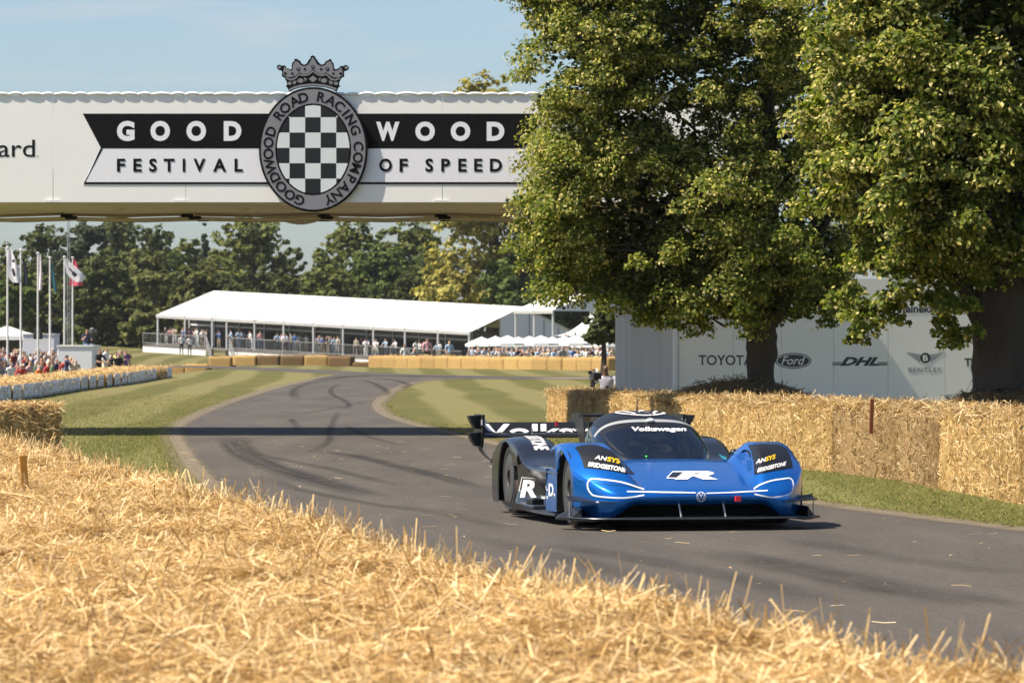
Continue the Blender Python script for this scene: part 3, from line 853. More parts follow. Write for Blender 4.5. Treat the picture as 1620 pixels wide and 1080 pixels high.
# ================================================================== lettering helpers
def text2d(s, bold=0.0, shear=0.0, spacing=1.0):
    """flat letter shapes, baseline 0, cap height 1, starting at x = 0 -> (verts (n,2), faces)"""
    cu = bpy.data.curves.new('lettering', 'FONT')
    cu.body = s; cu.size = 1.0; cu.offset = bold; cu.shear = shear; cu.space_character = spacing
    cu.resolution_u = 4; cu.fill_mode = 'FRONT'
    ob = bpy.data.objects.new('lettering', cu)
    COL.objects.link(ob)
    dg = bpy.context.evaluated_depsgraph_get()
    me = bpy.data.meshes.new_from_object(ob.evaluated_get(dg))
    v = np.array([(q.co.x, q.co.y) for q in me.vertices]) if len(me.vertices) else np.zeros((0, 2))
    f = [tuple(p.vertices) for p in me.polygons]
    bpy.data.objects.remove(ob); bpy.data.curves.remove(cu); bpy.data.meshes.remove(me)
    return v, f
_cap = text2d('H')[0][:, 1].max()

def fit_text(s, x0, x1, y0, y1, bold=0.0, shear=0.0, spacing=1.0):
    """letter shapes fitted to the box x0..x1 (left to right), y0..y1 (baseline to cap top)"""
    v, f = text2d(s, bold, shear, spacing)
    v = v.copy()
    w = v[:, 0].max() - v[:, 0].min()
    v[:, 0] = x0 + (v[:, 0] - v[:, 0].min()) * (x1 - x0) / w
    v[:, 1] = y0 + v[:, 1] / _cap * (y1 - y0)
    return v, f

def plate(name, shapes, place, normal, thick, m, parent):
    """extrude 2-D shapes [(verts2d, faces)...] placed in space by place(x, y)"""
    bm = bmesh.new()
    for v2, fs in shapes:
        vs = [bm.verts.new(place(x, y)) for x, y in v2]
        for f in fs:
            try: bm.faces.new([vs[i] for i in f])
            except ValueError: pass
    bmesh.ops.remove_doubles(bm, verts=bm.verts, dist=1e-5)
    ex = bmesh.ops.extrude_face_region(bm, geom=bm.faces[:])
    bmesh.ops.translate(bm, vec=Vector(normal) * thick, verts=[e for e in ex['geom'] if isinstance(e, bmesh.types.BMVert)])
    return bm_obj(name, bm, m, parent)

def poly(pts): return (np.array(pts, dtype=float), [tuple(range(len(pts)))])

def ribbon2d(pts, w, closed=False):
    pts = [Vector((p[0], p[1])) for p in pts]; n = len(pts); v = []; f = []
    for i, p in enumerate(pts):
        a = pts[i - 1] if (closed or i > 0) else p
        b = pts[(i + 1) % n] if (closed or i < n - 1) else p
        t = (b - a).normalized(); s = Vector((-t.y, t.x)) * w / 2
        v += [tuple(p + s), tuple(p - s)]
    for i in range(n if closed else n - 1):
        j = (i + 1) % n
        f.append((2 * i, 2 * i + 1, 2 * j + 1, 2 * j))
    return np.array(v), f

def ellipse(cx, cy, a, b, n=48): return [(cx + a * math.cos(2 * math.pi * k / n), cy + b * math.sin(2 * math.pi * k / n)) for k in range(n)]

def ring2d(outer, inner):
    n = len(outer)
    return np.array(list(outer) + list(inner)), [(i, (i + 1) % n, n + (i + 1) % n, n + i) for i in range(n)]

def clip_convex(sub, clip):
    """Sutherland-Hodgman, clip polygon counter-clockwise"""
    out = list(sub)
    for i in range(len(clip)):
        a, b = clip[i], clip[(i + 1) % len(clip)]
        inp, out = out, []
        side = lambda p: (b[0] - a[0]) * (p[1] - a[1]) - (b[1] - a[1]) * (p[0] - a[0])
        for k in range(len(inp)):
            p, q = inp[k - 1], inp[k]
            sp, sq = side(p), side(q)
            if (sp >= 0) != (sq >= 0):
                t = sp / (sp - sq); out.append((p[0] + t * (q[0] - p[0]), p[1] + t * (q[1] - p[1])))
            if sq >= 0: out.append(q)
        if not out: return []
    return out

# ================================================================== banner bridge over the track
BD = 79.5                      # distance of the banner face
BS = F_PX / BD
bridge = empty('banner_bridge', (0, BD, 0))
tag(bridge, 'white banner bridge spanning the track with black and white ribbon lettering', 'bridge')
BINV = Matrix.Translation((0, -BD, 0))
def bpl(off):                  # photograph pixel -> bridge face, off metres in front of it
    def f(px, py):
        return Vector(((px - 810) / BS, -off, CAM_H - (py - 530) / BS))
    return f
zt, zb_ = CAM_H + (530 - 151) / BS, CAM_H + (530 - 320) / BS
xs = [(p - 810) / BS for p in (-330, -125, 84, 294, 498, 700, 905, 1110, 1236)]
for a, b in zip(xs, xs[1:]):
    bm = bmesh.new()
    g_ = []
    n_ = 8
    for i in range(n_ + 1):
        t = i / n_
        g_.append([bm.verts.new((a + .004 + (b - a - .008) * t, 0.0, zb_ + (zt - zb_) * j / 4)) for j in range(5)])
    for i in range(n_):
        for j in range(4): bm.faces.new((g_[i][j], g_[i + 1][j], g_[i + 1][j + 1], g_[i][j + 1]))
    ex = bmesh.ops.extrude_face_region(bm, geom=bm.faces[:])
    bmesh.ops.translate(bm, vec=(0, .03, 0), verts=[e for e in ex['geom'] if isinstance(e, bmesh.types.BMVert)])
    bm_obj('banner_panel', bm, M_PANEL, bridge, True, 30)
# deck body behind the panels, back banner, lashed white edge roll
BW = 6.6
M_DECK = mat('bridge_deck', (0.30, 0.27, 0.23), 0.8, var=.2, vscale=2)
box_obj('deck', (sum((xs[0], xs[-1])) / 2, BW / 2, zb_ + .42), (xs[-1] - xs[0] - .1, BW - .2, .35), M_DECK, bridge)
box_obj('back_panel', (sum((xs[0], xs[-1])) / 2, BW, (zt + zb_) / 2), (xs[-1] - xs[0], .04, zt - zb_), M_PANEL, bridge)
bm = bmesh.new()
x = xs[0]; k = 0
while x < xs[-1]:
    l_ = random.uniform(.22, .42)
    add_tube(bm, [(x, 0, zt + .01), (x + l_ * .15, -.005, zt + .026), (x + l_ * .5, -.01, zt + .034 + random.uniform(-.006, .008)), (x + l_ * .85, -.005, zt + .026), (x + l_, 0, zt + .012)], [.018, .027, .030, .027, .018], 8)
    x += l_ * .97
bm_obj('edge_roll', bm, M_WHITE, bridge, True, 60)
for a in (84, 286, 698):
    box_obj('hem_tab', ((a - 810) / BS, -.02, zb_ + .02), (.26, .02, .035), M_WHITE, bridge)
# sagging cloth underside, in long folds
M_SOFFIT = mat('brown_underside_cloth', (0.68, 0.61, 0.53), 0.8, var=.28, vscale=1.2, bump=.4, bscale=6, stretch=(.25, 1.6, 1))
sx = np.linspace(xs[0], xs[-1], 150); sy = np.linspace(.03, BW, 34)
v = []
for x in sx:
    px = 810 + x * BS
    for y in sy:
        u = y / BW
        z = zb_ + .01 - .16 * math.sin(math.pi * min(u * 1.1, 1)) ** .8 - .05 * max(0, math.sin(u * 9.5 + .5 * mnoise.noise(Vector((x * .3, 0, 2))))) ** 2
        z -= .035 * mnoise.noise(Vector((x * .8, y * .7, 1)))
        z -= .16 * math.exp(-((px - 455) / 42) ** 2) * math.exp(-((u - .80) / .16) ** 2)
        z += .05 * math.exp(-(((px + 120) % 203 - 100) / 5.0) ** 2) * math.sin(u * 12)
        v.append((x, y, z))
q = []
for i in range(len(sx) - 1):
    for j in range(len(sy) - 1):
        b = i * len(sy) + j; q.append((b, b + 1, b + len(sy) + 1, b + len(sy)))
mesh_obj('underside_cloth', v, q, M_SOFFIT, bridge, True)
M_BEAM = mat('weathered_soffit_pole', (0.30, 0.24, 0.18), .8, var=.3, vscale=3, stretch=(.3, 2, 2))
M_BEAML = mat('pale_soffit_pole', (0.62, 0.53, 0.42), .8, var=.2, vscale=3, stretch=(.3, 2, 2))
for yy, zz, rr__, mm_ in ((1.0, -.10, .030, M_BEAML), (2.0, -.17, .028, M_BEAM), (3.1, -.215, .034, M_BEAML), (4.2, -.20, .028, M_BEAM), (5.3, -.17, .036, M_BEAML)):
    for a, b in zip(xs, xs[1:]):
        tube_obj('soffit_pole', [(a + .01, yy, zb_ + zz), ((a + b) / 2, yy, zb_ + zz - .025), (b - .01, yy, zb_ + zz + .01)], rr__, mm_, bridge, 8)
for a in xs[1:-1]:
    for yy in (1.6, 3.0, 4.6): box_obj('soffit_clamp', (a + random.uniform(-.1, .1), yy, zb_ - .20), (.22, .10, .06), M_BLACK, bridge, R(20), .01)
for xx, yy in ((xs[0] + .4, .5), (xs[0] + .4, BW - .5), (4.55, .35), (4.78, BW - .5)):
    tube_obj('tower_leg', [(xx, yy, 0), (xx, yy, zb_ + .3)], .11, M_GREYM, bridge)
NF = (0, -1, 0)
# ribbon
F1 = bpl(.003)
plate('ribbon_black', [poly([(131, 180), (160, 235), (830, 235), (862, 180)])], F1, NF, .004, M_BLACK, bridge)
plate('ribbon_white', [poly([(160, 236), (131, 292), (862, 292), (830, 236)])], F1, NF, .004, M_RIBBON, bridge)
plate('ribbon_outline', [ribbon2d([(161, 235), (133, 290), (862, 290), (831, 235)], 3.6)], bpl(.008), NF, .002, M_BLACK, bridge)
F2 = bpl(.011)
def word(s, boxes, y0, y1, m, bold, name, F=F2, parent=bridge, thick=.002, shear=0):
    for ch, (a, b) in zip(s, boxes): plate(name, [fit_text(ch, a, b, y0, y1, bold, shear)], F, NF, thick, m, parent)
word('GOOD', [(185, 213), (238, 269), (295, 326), (354, 382)], 221, 194, M_RIBBON, .055, 'letter')
word('WOOD', [(595, 632), (657, 688), (713, 744), (770, 798)], 221, 195, M_RIBBON, .055, 'letter')
word('FESTIVAL', [(185, 198), (211, 224), (236, 248), (259, 276), (289, 293), (306, 325), (337, 358), (371, 384)], 271, 252, M_BLACK, .03, 'letter')
word('OF', [(600, 620), (632, 645)], 271, 252, M_BLACK, .03, 'letter')
word('SPEED', [(673, 685), (698, 712), (725, 738), (750, 763), (775, 794)], 271, 252, M_BLACK, .03, 'letter')
plate('lettering', [fit_text('ard', -3, 55, 248, 221, .0), poly([(58.5, 246.5), (60.3, 246.5), (60.3, 248), (58.5, 248)])], bpl(.003), NF, .002, M_BLACK, bridge)
# crest
crest = mesh_obj('crest', *poly([bpl(.07)(x, y) for x, y in ellipse(496, 237, 86, 98.5, 72)]), M_BLACK, bridge)
crest.data.materials.clear()
bpy.data.objects.remove(crest)
crest = plate('crest', [poly(ellipse(496, 237, 86, 98.5, 72))], bpl(.06), NF, .05, M_BLACK, bridge)
plate('crest_ring', [ring2d(ellipse(496, 237, 82.5, 95, 72), ellipse(496, 237, 60, 72.5, 72))], bpl(.112), NF, .006, M_CRESTGREY, crest)
M_TILE = mat('crest_white_square', (0.72, 0.76, 0.78), .5)
M_TILEB = mat('crest_black_square', (0.010, 0.010, 0.012), .4)
el = ellipse(496, 237, 57.3, 69.8, 72)
cx0, cw, ry0, rh = 483.2, 24.6, 162.0, 24.2
for r_ in range(-1, 7):
    for c_ in range(-3, 5):
        cell = [(cx0 + c_ * cw, ry0 + r_ * rh), (cx0 + (c_ + 1) * cw, ry0 + r_ * rh), (cx0 + (c_ + 1) * cw, ry0 + (r_ + 1) * rh), (cx0 + c_ * cw, ry0 + (r_ + 1) * rh)]
        pc = clip_convex(cell, el)
        if len(pc) < 3: continue
        wht = (r_ + c_) % 2 == 0
        plate('chequer_tile', [poly(pc)], bpl(.112), NF, .005 if wht else .003, M_TILE if wht else M_TILEB, crest)
LP = [('G', 262, 850), ('O', 208, 825), ('O', 160, 783), ('D', 122, 732), ('W', 97, 672), ('O', 88, 607), ('O', 92, 546), ('D', 103, 485), ('R', 145, 395), ('O', 178, 355), ('A', 230, 318), ('D', 280, 297), ('R', 380, 297), ('A', 432, 318), ('C', 478, 350), ('I', 515, 382), ('N', 543, 420), ('G', 570, 475), ('C', 580, 565), ('O', 578, 627), ('M', 568, 685), ('P', 545, 745), ('A', 512, 793), ('N', 470, 840), ('Y', 422, 858)]
for ch, zx, zy in LP:
    th = math.atan2((zy - 583) / 83.5, (zx - 335) / 72)
    lx_, ly_ = 496 + 71.3 * math.cos(th), 237 + 83.8 * math.sin(th)
    nx_, ny_ = math.cos(th) / 71.3, math.sin(th) / 83.8
    nl = math.hypot(nx_, ny_); nx_ /= nl; ny_ /= nl            # outward = letter up
    v, f = text2d(ch, .022); v = v.copy()
    v[:, 0] -= (v[:, 0].max() + v[:, 0].min()) / 2; v = v / _cap; v[:, 1] -= .5
    v[:, 0] *= 15.0; v[:, 1] *= 14.5
    rx_, ry_ = -ny_, nx_                                       # letter right (pixel space, y down)
    w_ = np.stack([lx_ + v[:, 0] * rx_ + v[:, 1] * nx_, ly_ + v[:, 0] * ry_ + v[:, 1] * ny_], -1)
    plate('ring_letter', [(w_, f)], bpl(.118), NF, .004, M_BLACK, crest)
# crown on the crest
def cz(pts): return [(430 + x / 11.57, 80 + y / 11.57) for x, y in pts]
crown_out = [(330, 765), (295, 700), (258, 655), (285, 640), (275, 580), (240, 510), (185, 475), (195, 420), (185, 375), (130, 365), (95, 325), (105, 280), (140, 265), (180, 285), (235, 280), (265, 300), (270, 325), (340, 350), (370, 350), (370, 260), (395, 215), (420, 200), (415, 170), (450, 155), (485, 175), (535, 210), (545, 245), (600, 270), (650, 240), (680, 180), (715, 150), (710, 120), (755, 95), (800, 120), (805, 150), (835, 180), (870, 235), (920, 270), (975, 240), (985, 210), (1030, 190), (1060, 165), (1100, 175), (1100, 205), (1140, 250), (1145, 330), (1180, 355), (1245, 320), (1260, 290), (1310, 295), (1340, 275), (1380, 275), (1415, 310), (1410, 350), (1375, 375), (1325, 390), (1330, 485), (1275, 515), (1240, 590), (1235, 640), (1260, 655), (1220, 690), (1190, 765), (1100, 715), (980, 682), (760, 662), (540, 682), (420, 715)]
crown = plate('crown', [poly(cz(crown_out))], bpl(.055), NF, .05, M_BLACK, bridge)
FC = bpl(.106)
grey = []
up_band = [(215, 400), (230, 310), (300, 350), (380, 385), (395, 270), (440, 200), (505, 235), (530, 275), (605, 300), (680, 265), (715, 200), (755, 125), (800, 200), (835, 265), (915, 300), (985, 275), (1010, 230), (1070, 200), (1115, 270), (1130, 385), (1200, 380), (1280, 320), (1300, 400), (1300, 470), (1240, 500), (1130, 500), (1060, 450), (1000, 410), (930, 440), (850, 420), (757, 350), (680, 420), (590, 440), (500, 410), (440, 470), (360, 500), (270, 490), (215, 460)]
grey.append(poly(cz(up_band)))
plate('crown_upper', grey, FC, NF, .004, M_CRESTGREY, crown)
plate('crown_band', [ribbon2d(cz([(265, 510), (350, 545), (430, 520), (500, 445), (590, 465), (680, 445), (757, 385), (840, 445), (920, 465), (1010, 445), (1080, 525), (1160, 550), (1245, 520)]), 2.6)], FC, NF, .004, M_CRESTGREY, crown)
plate('crown_rim', [ribbon2d(cz([(330, 725), (430, 680), (560, 648), (757, 632), (960, 650), (1090, 680), (1185, 720)]), 3.2)], FC, NF, .004, M_CRESTGREY, crown)
jew = []
for (jx, jy, ja, jb) in [(530, 560, 55, 42), (960, 560, 55, 42), (330, 610, 40, 30), (1180, 610, 40, 30)]: jew.append(poly(cz(ellipse(jx, jy, ja, jb, 14))))
jew.append(poly(cz([(757, 470), (835, 530), (757, 590), (680, 530)])))
for pts in ([(600, 500), (650, 530), (610, 580)], [(900, 500), (860, 530), (890, 580)], [(390, 570), (460, 560), (440, 620), (400, 630)], [(1050, 560), (1120, 575), (1110, 630), (1060, 620)]): jew.append(poly(cz(pts)))
plate('crown_jewels', jew, FC, NF, .004, M_CRESTGREY, crown)
dots = [poly(cz(ellipse(a, b, c, c, 12))) for a, b, c in [(757, 310, 34), (490, 350, 34), (1020, 350, 34), (610, 350, 22), (905, 350, 22), (380, 430, 22), (1130, 430, 22), (250, 430, 26), (1265, 430, 26)]]
plate('crown_dots', dots, bpl(.111), NF, .003, M_BLACK, crown)
plate('crown_beads', [poly(cz(ellipse(a, b, c, c, 12))) for a, b, c in [(145, 315, 28), (1368, 322, 28), (757, 305, 17), (492, 345, 17), (1018, 345, 17)]], bpl(.115), NF, .003, M_CRESTGREY, crown)

# ================================================================== white sponsor hoarding on the right
HD = 81.5
HS = F_PX / HD
hoard = empty('sponsor_hoarding', (0, 0, 0))
tag(hoard, 'white sponsor hoarding with grey logos behind the lime trunks', 'hoarding')
M_HOARD = mat('white_hoarding_cloth', (0.92, 0.89, 0.82), .6, var=.05, vscale=.5, bump=.15, bscale=1.5)
hz = CAM_H + (530 - 440) / HS
HO = Vector(((1070 - 810) / HS, HD, 0)); HU = Vector((math.cos(R(14)), math.sin(R(14)), 0)); HN = Vector((HU.y, -HU.x, 0))
def hpt(px, py, off):
    k = (px - 810) / F_PX                                   # x = k * y along the sight line
    o_ = HO + HN * off
    a_ = (k * o_.y - o_.x) / (HU.x - k * HU.y)
    p_ = o_ + HU * a_
    return Vector((p_.x, p_.y, CAM_H - (py - 530) * p_.y / F_PX))
def hpl(off): return lambda px, py: hpt(px, py, off)
hx = [1070, 1160, 1236, 1319, 1405, 1495, 1590, 1690, 1790]
hx0 = HO.x
for a, b in zip(hx, hx[1:]):
    A, B = hpt(a, 530, 0), hpt(b, 530, 0); A.z = B.z = 0
    A = A + HU * .004; B = B - HU * .004
    bm = bmesh.new(); n_ = 6; g_ = []
    for i in range(n_ + 1): g_.append([bm.verts.new(A.lerp(B, i / n_) + Vector((0, 0, hz * j / 5))) for j in range(6)])
    for i in range(n_):
        for j in range(5): bm.faces.new((g_[i][j], g_[i + 1][j], g_[i + 1][j + 1], g_[i][j + 1]))
    ex = bmesh.ops.extrude_face_region(bm, geom=bm.faces[:])
    bmesh.ops.translate(bm, vec=-HN * .05, verts=[e for e in ex['geom'] if isinstance(e, bmesh.types.BMVert)])
    bm_obj('cloth_panel', bm, M_HOARD, hoard, True, 30)
# the side that runs back from the corner, pleated
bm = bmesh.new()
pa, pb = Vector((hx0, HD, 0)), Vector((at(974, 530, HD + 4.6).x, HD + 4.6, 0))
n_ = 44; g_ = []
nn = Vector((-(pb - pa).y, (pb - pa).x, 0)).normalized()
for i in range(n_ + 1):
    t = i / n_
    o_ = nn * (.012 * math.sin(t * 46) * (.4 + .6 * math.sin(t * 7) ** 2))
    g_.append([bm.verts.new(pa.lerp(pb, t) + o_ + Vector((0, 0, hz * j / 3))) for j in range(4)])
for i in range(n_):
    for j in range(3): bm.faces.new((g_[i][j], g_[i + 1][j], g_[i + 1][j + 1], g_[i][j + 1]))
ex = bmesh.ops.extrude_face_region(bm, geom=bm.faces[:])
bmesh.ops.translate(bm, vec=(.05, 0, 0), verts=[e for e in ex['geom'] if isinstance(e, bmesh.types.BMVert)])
bm_obj('side_cloth', bm, mat('shade_toned_cloth', (0.56, 0.55, 0.54), .7, var=.12, vscale=1.2, stretch=(3, 3, .25)), hoard, True, 40)  # same hoarding cloth, its shade put into a darker grey
tube_obj('corner_post', [(hx0 - .02, HD - .02, 0), (hx0 - .02, HD - .02, hz + .02)], .05, M_WHITE, hoard)
M_LOGO = mat('dark_grey_print', (0.045, 0.047, 0.052), .5)
M_LOGOG = mat('mid_grey_print', (0.26, 0.27, 0.28), .5)
H1 = hpl(.0015); H2 = hpl(.005); H3 = hpl(.008)
plate('toyota_lettering', [fit_text('TOYOTA', 1105, 1191, 577, 562, .012)], H1, tuple(HN), .0015, M_LOGO, hoard)
fo = plate('ford_oval', [poly(ellipse(1255, 570.5, 28.5, 12.5, 40))], H1, tuple(HN), .0015, M_LOGO, hoard)
plate('oval_line', [ring2d(ellipse(1255, 570.5, 26.6, 10.8, 40), ellipse(1255, 570.5, 25.4, 9.8, 40))], H2, tuple(HN), .0015, M_HOARD, fo)
plate('ford_lettering', [fit_text('Ford', 1236, 1274, 576.5, 563.5, .005, .35)], H2, tuple(HN), .0015, M_HOARD, fo)
dh = plate('dhl_lettering', [fit_text('DHL', 1329, 1391, 577.5, 565.5, .05, .42)], H1, tuple(HN), .0015, M_LOGO, hoard)
for x0_, x1_ in ((1317, 1331), (1389, 1404)):
    for y in (572.6, 574.6, 576.6): plate('dhl_line', [poly([(x0_, y), (x1_, y), (x1_, y + 1.2), (x0_, y + 1.2)])], H1, tuple(HN), .0015, M_LOGO, dh)
wing_l = []
for k in range(5):
    wing_l.append(poly([(1458 - k * .6, 561.0 + k * 2.6), (1433 + k * 4.2, 556.5 + k * 2.9), (1435 + k * 4.2, 558.4 + k * 2.9), (1458 - k * .6, 562.8 + k * 2.6)]))
    wing_l.append(poly([(1470 + k * .6, 561.0 + k * 2.6), (1495 - k * 4.2, 556.5 + k * 2.9), (1493 - k * 4.2, 558.4 + k * 2.9), (1470 + k * .6, 562.8 + k * 2.6)]))
be = plate('bentley_wings', wing_l, H1, tuple(HN), .0015, M_LOGOG, hoard)
plate('bentley_roundel', [poly(ellipse(1464, 566, 8.3, 8.3, 28))], H1, tuple(HN), .002, M_LOGO, be)
plate('roundel_letter', [fit_text('B', 1460.3, 1468, 570.4, 561.8, .02)], H2, tuple(HN), .002, M_HOARD, be)
plate('bentley_lettering', [fit_text('BENTLEY', 1437, 1490, 588, 581, .012, 0, 1.15)], H1, tuple(HN), .0015, M_LOGOG, hoard)
plate('telegraph_lettering', [fit_text('The', 1526, 1552, 579, 567, .03)], H1, tuple(HN), .0015, M_LOGO, hoard)
plate('huawei_lettering', [fit_text('HUAWEI', 1329, 1378, 481, 472.5, .012, 0, 1.1)], H1, tuple(HN), .0015, M_LOGO, hoard)
plate('heineken_lettering', [fit_text('Heineken', 1420, 1487, 494, 481.5, .03)], H1, tuple(HN), .0015, M_LOGO, hoard)

# ================================================================== grandstand marquee beyond the bend
ALPHA = R(30)
ge = Vector((math.cos(ALPHA), -math.sin(ALPHA), -0.0476)); gpv = Vector((math.sin(ALPHA), math.cos(ALPHA), 0))
G0 = at(250, 497, 404)
GL, GWID, GRISE = 33.4, 18.6, 2.25
stand = empty('grandstand_marquee', (G0.x, G0.y, tz(G0.x, G0.y)))
tag(stand, 'long white roofed grandstand marquee on a raised deck beyond the bend', 'marquee')
sbase = Vector(stand.location)
def gpt(e_, p_, z_): return G0 + ge * e_ + gpv * p_ + Vector((0, 0, z_)) - sbase
M_ROOF = mat('white_marquee_roof', (0.82, 0.82, 0.81), .5, var=.02, vscale=.2)
M_TENTW = mat('white_tent_wall', (0.72, 0.73, 0.76), .5, var=.04, vscale=.5)
M_DARKGLASS = mat('dark_glazing', (0.03, 0.033, 0.036), .15)
M_ALU = mat('tent_aluminium', (0.50, 0.51, 0.52), .4, .4)
M_RAIL = mat('dull_railing', (0.26, 0.265, 0.27), .6)
M_DECKF = mat('deck_boards', (0.16, 0.15, 0.14), .8)
post_px = [251, 294, 337, 360, 404, 450, 497, 544, 592, 642, 694, 746]
post_e = []
for p_ in post_px:
    lo, hi = 0.0, GL
    for _ in range(40):
        m_ = (lo + hi) / 2; w_ = G0 + ge * m_
        if 810 + w_.x * F_PX / w_.y < p_: lo = m_
        else: hi = m_
    post_e.append((lo + hi) / 2)
roof_e = [post_e[0] - .15] + post_e[1:2] + post_e[2:3] + post_e[4:-1] + [post_e[-1] + .15]
def quadstrip(name, rows, m, parent, thick=.0, smooth=False):
    bm = bmesh.new(); g_ = [[bm.verts.new(p) for p in r] for r in rows]
    for i in range(len(g_) - 1):
        for j in range(len(g_[0]) - 1): bm.faces.new((g_[i][j], g_[i + 1][j], g_[i + 1][j + 1], g_[i][j + 1]))
    if thick:
        bmesh.ops.recalc_face_normals(bm, faces=bm.faces)
        ex = bmesh.ops.extrude_face_region(bm, geom=bm.faces[:])
        bmesh.ops.translate(bm, vec=(0, 0, -thick), verts=[e for e in ex['geom'] if isinstance(e, bmesh.types.BMVert)])
    return bm_obj(name, bm, m, parent, smooth, 30)
for a, b in zip(roof_e, roof_e[1:]):
    rows = []
    for i in range(7):
        t = i / 6; e_ = a + .02 + (b - a - .04) * t; sag = -.07 * math.sin(math.pi * t)
        rows.append([gpt(e_, -.25, -.30 ), gpt(e_, -.25, -.04)] + [gpt(e_, GWID / 2 * k / 5, GRISE * k / 5 + sag * math.sin(math.pi * min(k / 5 + .15, 1))) for k in range(6)] + [gpt(e_, GWID, 0)])
    quadstrip('roof_bay', rows, M_ROOF, stand, .03, True)
for e_ in roof_e[1:-1]:
    tube_obj('roof_rib', [gpt(e_, -.25, -.03), gpt(e_, GWID / 2, GRISE - .01), gpt(e_, GWID, -.02)], .042, M_ALU, stand, 6)
DZ = -2.80                                        # deck below the eave
for e_ in post_e:
    box_obj('post', gpt(e_, -.12, (DZ - .9) / 2), (.16, .16, -(DZ - .9)), M_ALU, stand, -ALPHA)
quadstrip('deck', [[gpt(-.6, -1.6, DZ), gpt(-.6, GWID * .6, DZ)], [gpt(GL, -1.6, DZ), gpt(GL, GWID * .6, DZ)]], M_DECKF, stand, .18)
st0, st1 = post_e[2] + .3, post_e[3] + 1.2         # stair gap
def skirt(a, b):
    n_ = max(int((b - a) / 2.6), 1)
    for k in range(n_):
        x0, x1 = a + (b - a) * k / n_, a + (b - a) * (k + 1) / n_
        quadstrip('skirt_panel', [[gpt(x0 + .01, -1.62, DZ - 1.6), gpt(x0 + .01, -1.62, DZ - .19)], [gpt(x1 - .01, -1.62, DZ - 1.6), gpt(x1 - .01, -1.62, DZ - .19)]], M_WHITE, stand)
skirt(-.6, st0); skirt(st1, GL)
quadstrip('skirt_panel', [[gpt(-.6, -1.62, DZ - 1.6), gpt(-.6, -1.62, DZ - .19)], [gpt(-.6, 6, DZ - 1.6), gpt(-.6, 6, DZ - .19)]], M_WHITE, stand)
def railing(a, b, nm='railing'):
    bm = bmesh.new()
    for zz in (1.05, .15): add_tube(bm, [gpt(a, -1.55, DZ + zz), gpt(b, -1.55, DZ + zz)], .032, 6)
    n_ = int((b - a) / .16)
    for k in range(n_ + 1):
        e_ = a + (b - a) * k / n_
        add_tube(bm, [gpt(e_, -1.55, DZ + .15), gpt(e_, -1.55, DZ + 1.05)], .035 if k % 12 == 0 else .011, 4)
    return bm_obj(nm, bm, M_RAIL, stand)
railing(-.6, st0); railing(st1, GL * .55); railing(GL * .55, GL)
for s_ in (st0, st1):
    bm = bmesh.new()
    a_, b_ = (s_, s_ + 1.5)
    for zz in (1.05, .55, .15): add_tube(bm, [gpt(a_, -1.55, DZ + zz), gpt(b_, -2.9, DZ - 1.5 + zz)], .04, 6)
    for k in range(9):
        t = k / 8; add_tube(bm, [gpt(a_ + 1.5 * t, -1.55 - 1.35 * t, DZ - 1.5 * t + .1), gpt(a_ + 1.5 * t, -1.55 - 1.35 * t, DZ - 1.5 * t + 1.05)], .02, 4)
    bm_obj('stair_rail', bm, M_RAIL, stand)
for k in range(7):
    t = k / 6
    quadstrip('stair_tread', [[gpt(st0 + .1 + 1.4 * t, -1.62 - 1.3 * t, DZ - .1 - 1.4 * t), gpt(st1 - .1 + 1.4 * t, -1.62 - 1.3 * t, DZ - .1 - 1.4 * t)], [gpt(st0 + .1 + 1.4 * t, -1.90 - 1.3 * t, DZ - .1 - 1.4 * t), gpt(st1 - .1 + 1.4 * t, -1.90 - 1.3 * t, DZ - .1 - 1.4 * t)]], M_DECKF, stand, .04)
# glazed partition at the back of the deck
for k in range(12):
    x0, x1 = GL * k / 12, GL * (k + 1) / 12
    quadstrip('glazed_panel', [[gpt(x0 + .05, 5.2, DZ), gpt(x0 + .05, 5.2, -.1)], [gpt(x1 - .05, 5.2, DZ), gpt(x1 - .05, 5.2, -.1)]], M_DARKGLASS, stand)
    box_obj('mullion', gpt(x0, 5.12, DZ / 2), (.12, .12, -DZ), M_ALU, stand, -ALPHA)
    quadstrip('transom', [[gpt(x0 + .05, 5.15, -1.0), gpt(x0 + .05, 5.15, -.85)], [gpt(x1 - .05, 5.15, -1.0), gpt(x1 - .05, 5.15, -.85)]], M_TENTW, stand)
# right gable wall, in panels
gz = lambda p_: GRISE * (1 - abs(p_ / (GWID / 2) - 1))
pp = [5.2 + (GWID - 5.2) * k / 5 for k in range(6)]
for a, b in zip(pp, pp[1:]):
    mids = [a + .03] + ([GWID / 2] if a < GWID / 2 < b else []) + [b - .03]
    quadstrip('gable_panel', [[gpt(GL, m_, DZ - 1), gpt(GL, m_, gz(m_) - .08)] for m_ in mids], M_TENTW, stand)
for p_ in pp: box_obj('gable_post', gpt(GL + .06, p_, (gz(p_) + DZ) / 2 - .3), (.12, .12, gz(p_) - DZ), M_ALU, stand, -ALPHA)
quadstrip('gable_panel', [[gpt(.1, m_, DZ), gpt(.1, m_, gz(m_) - .08)] for m_ in (7.0, GWID / 2, GWID)], M_TENTW, stand)

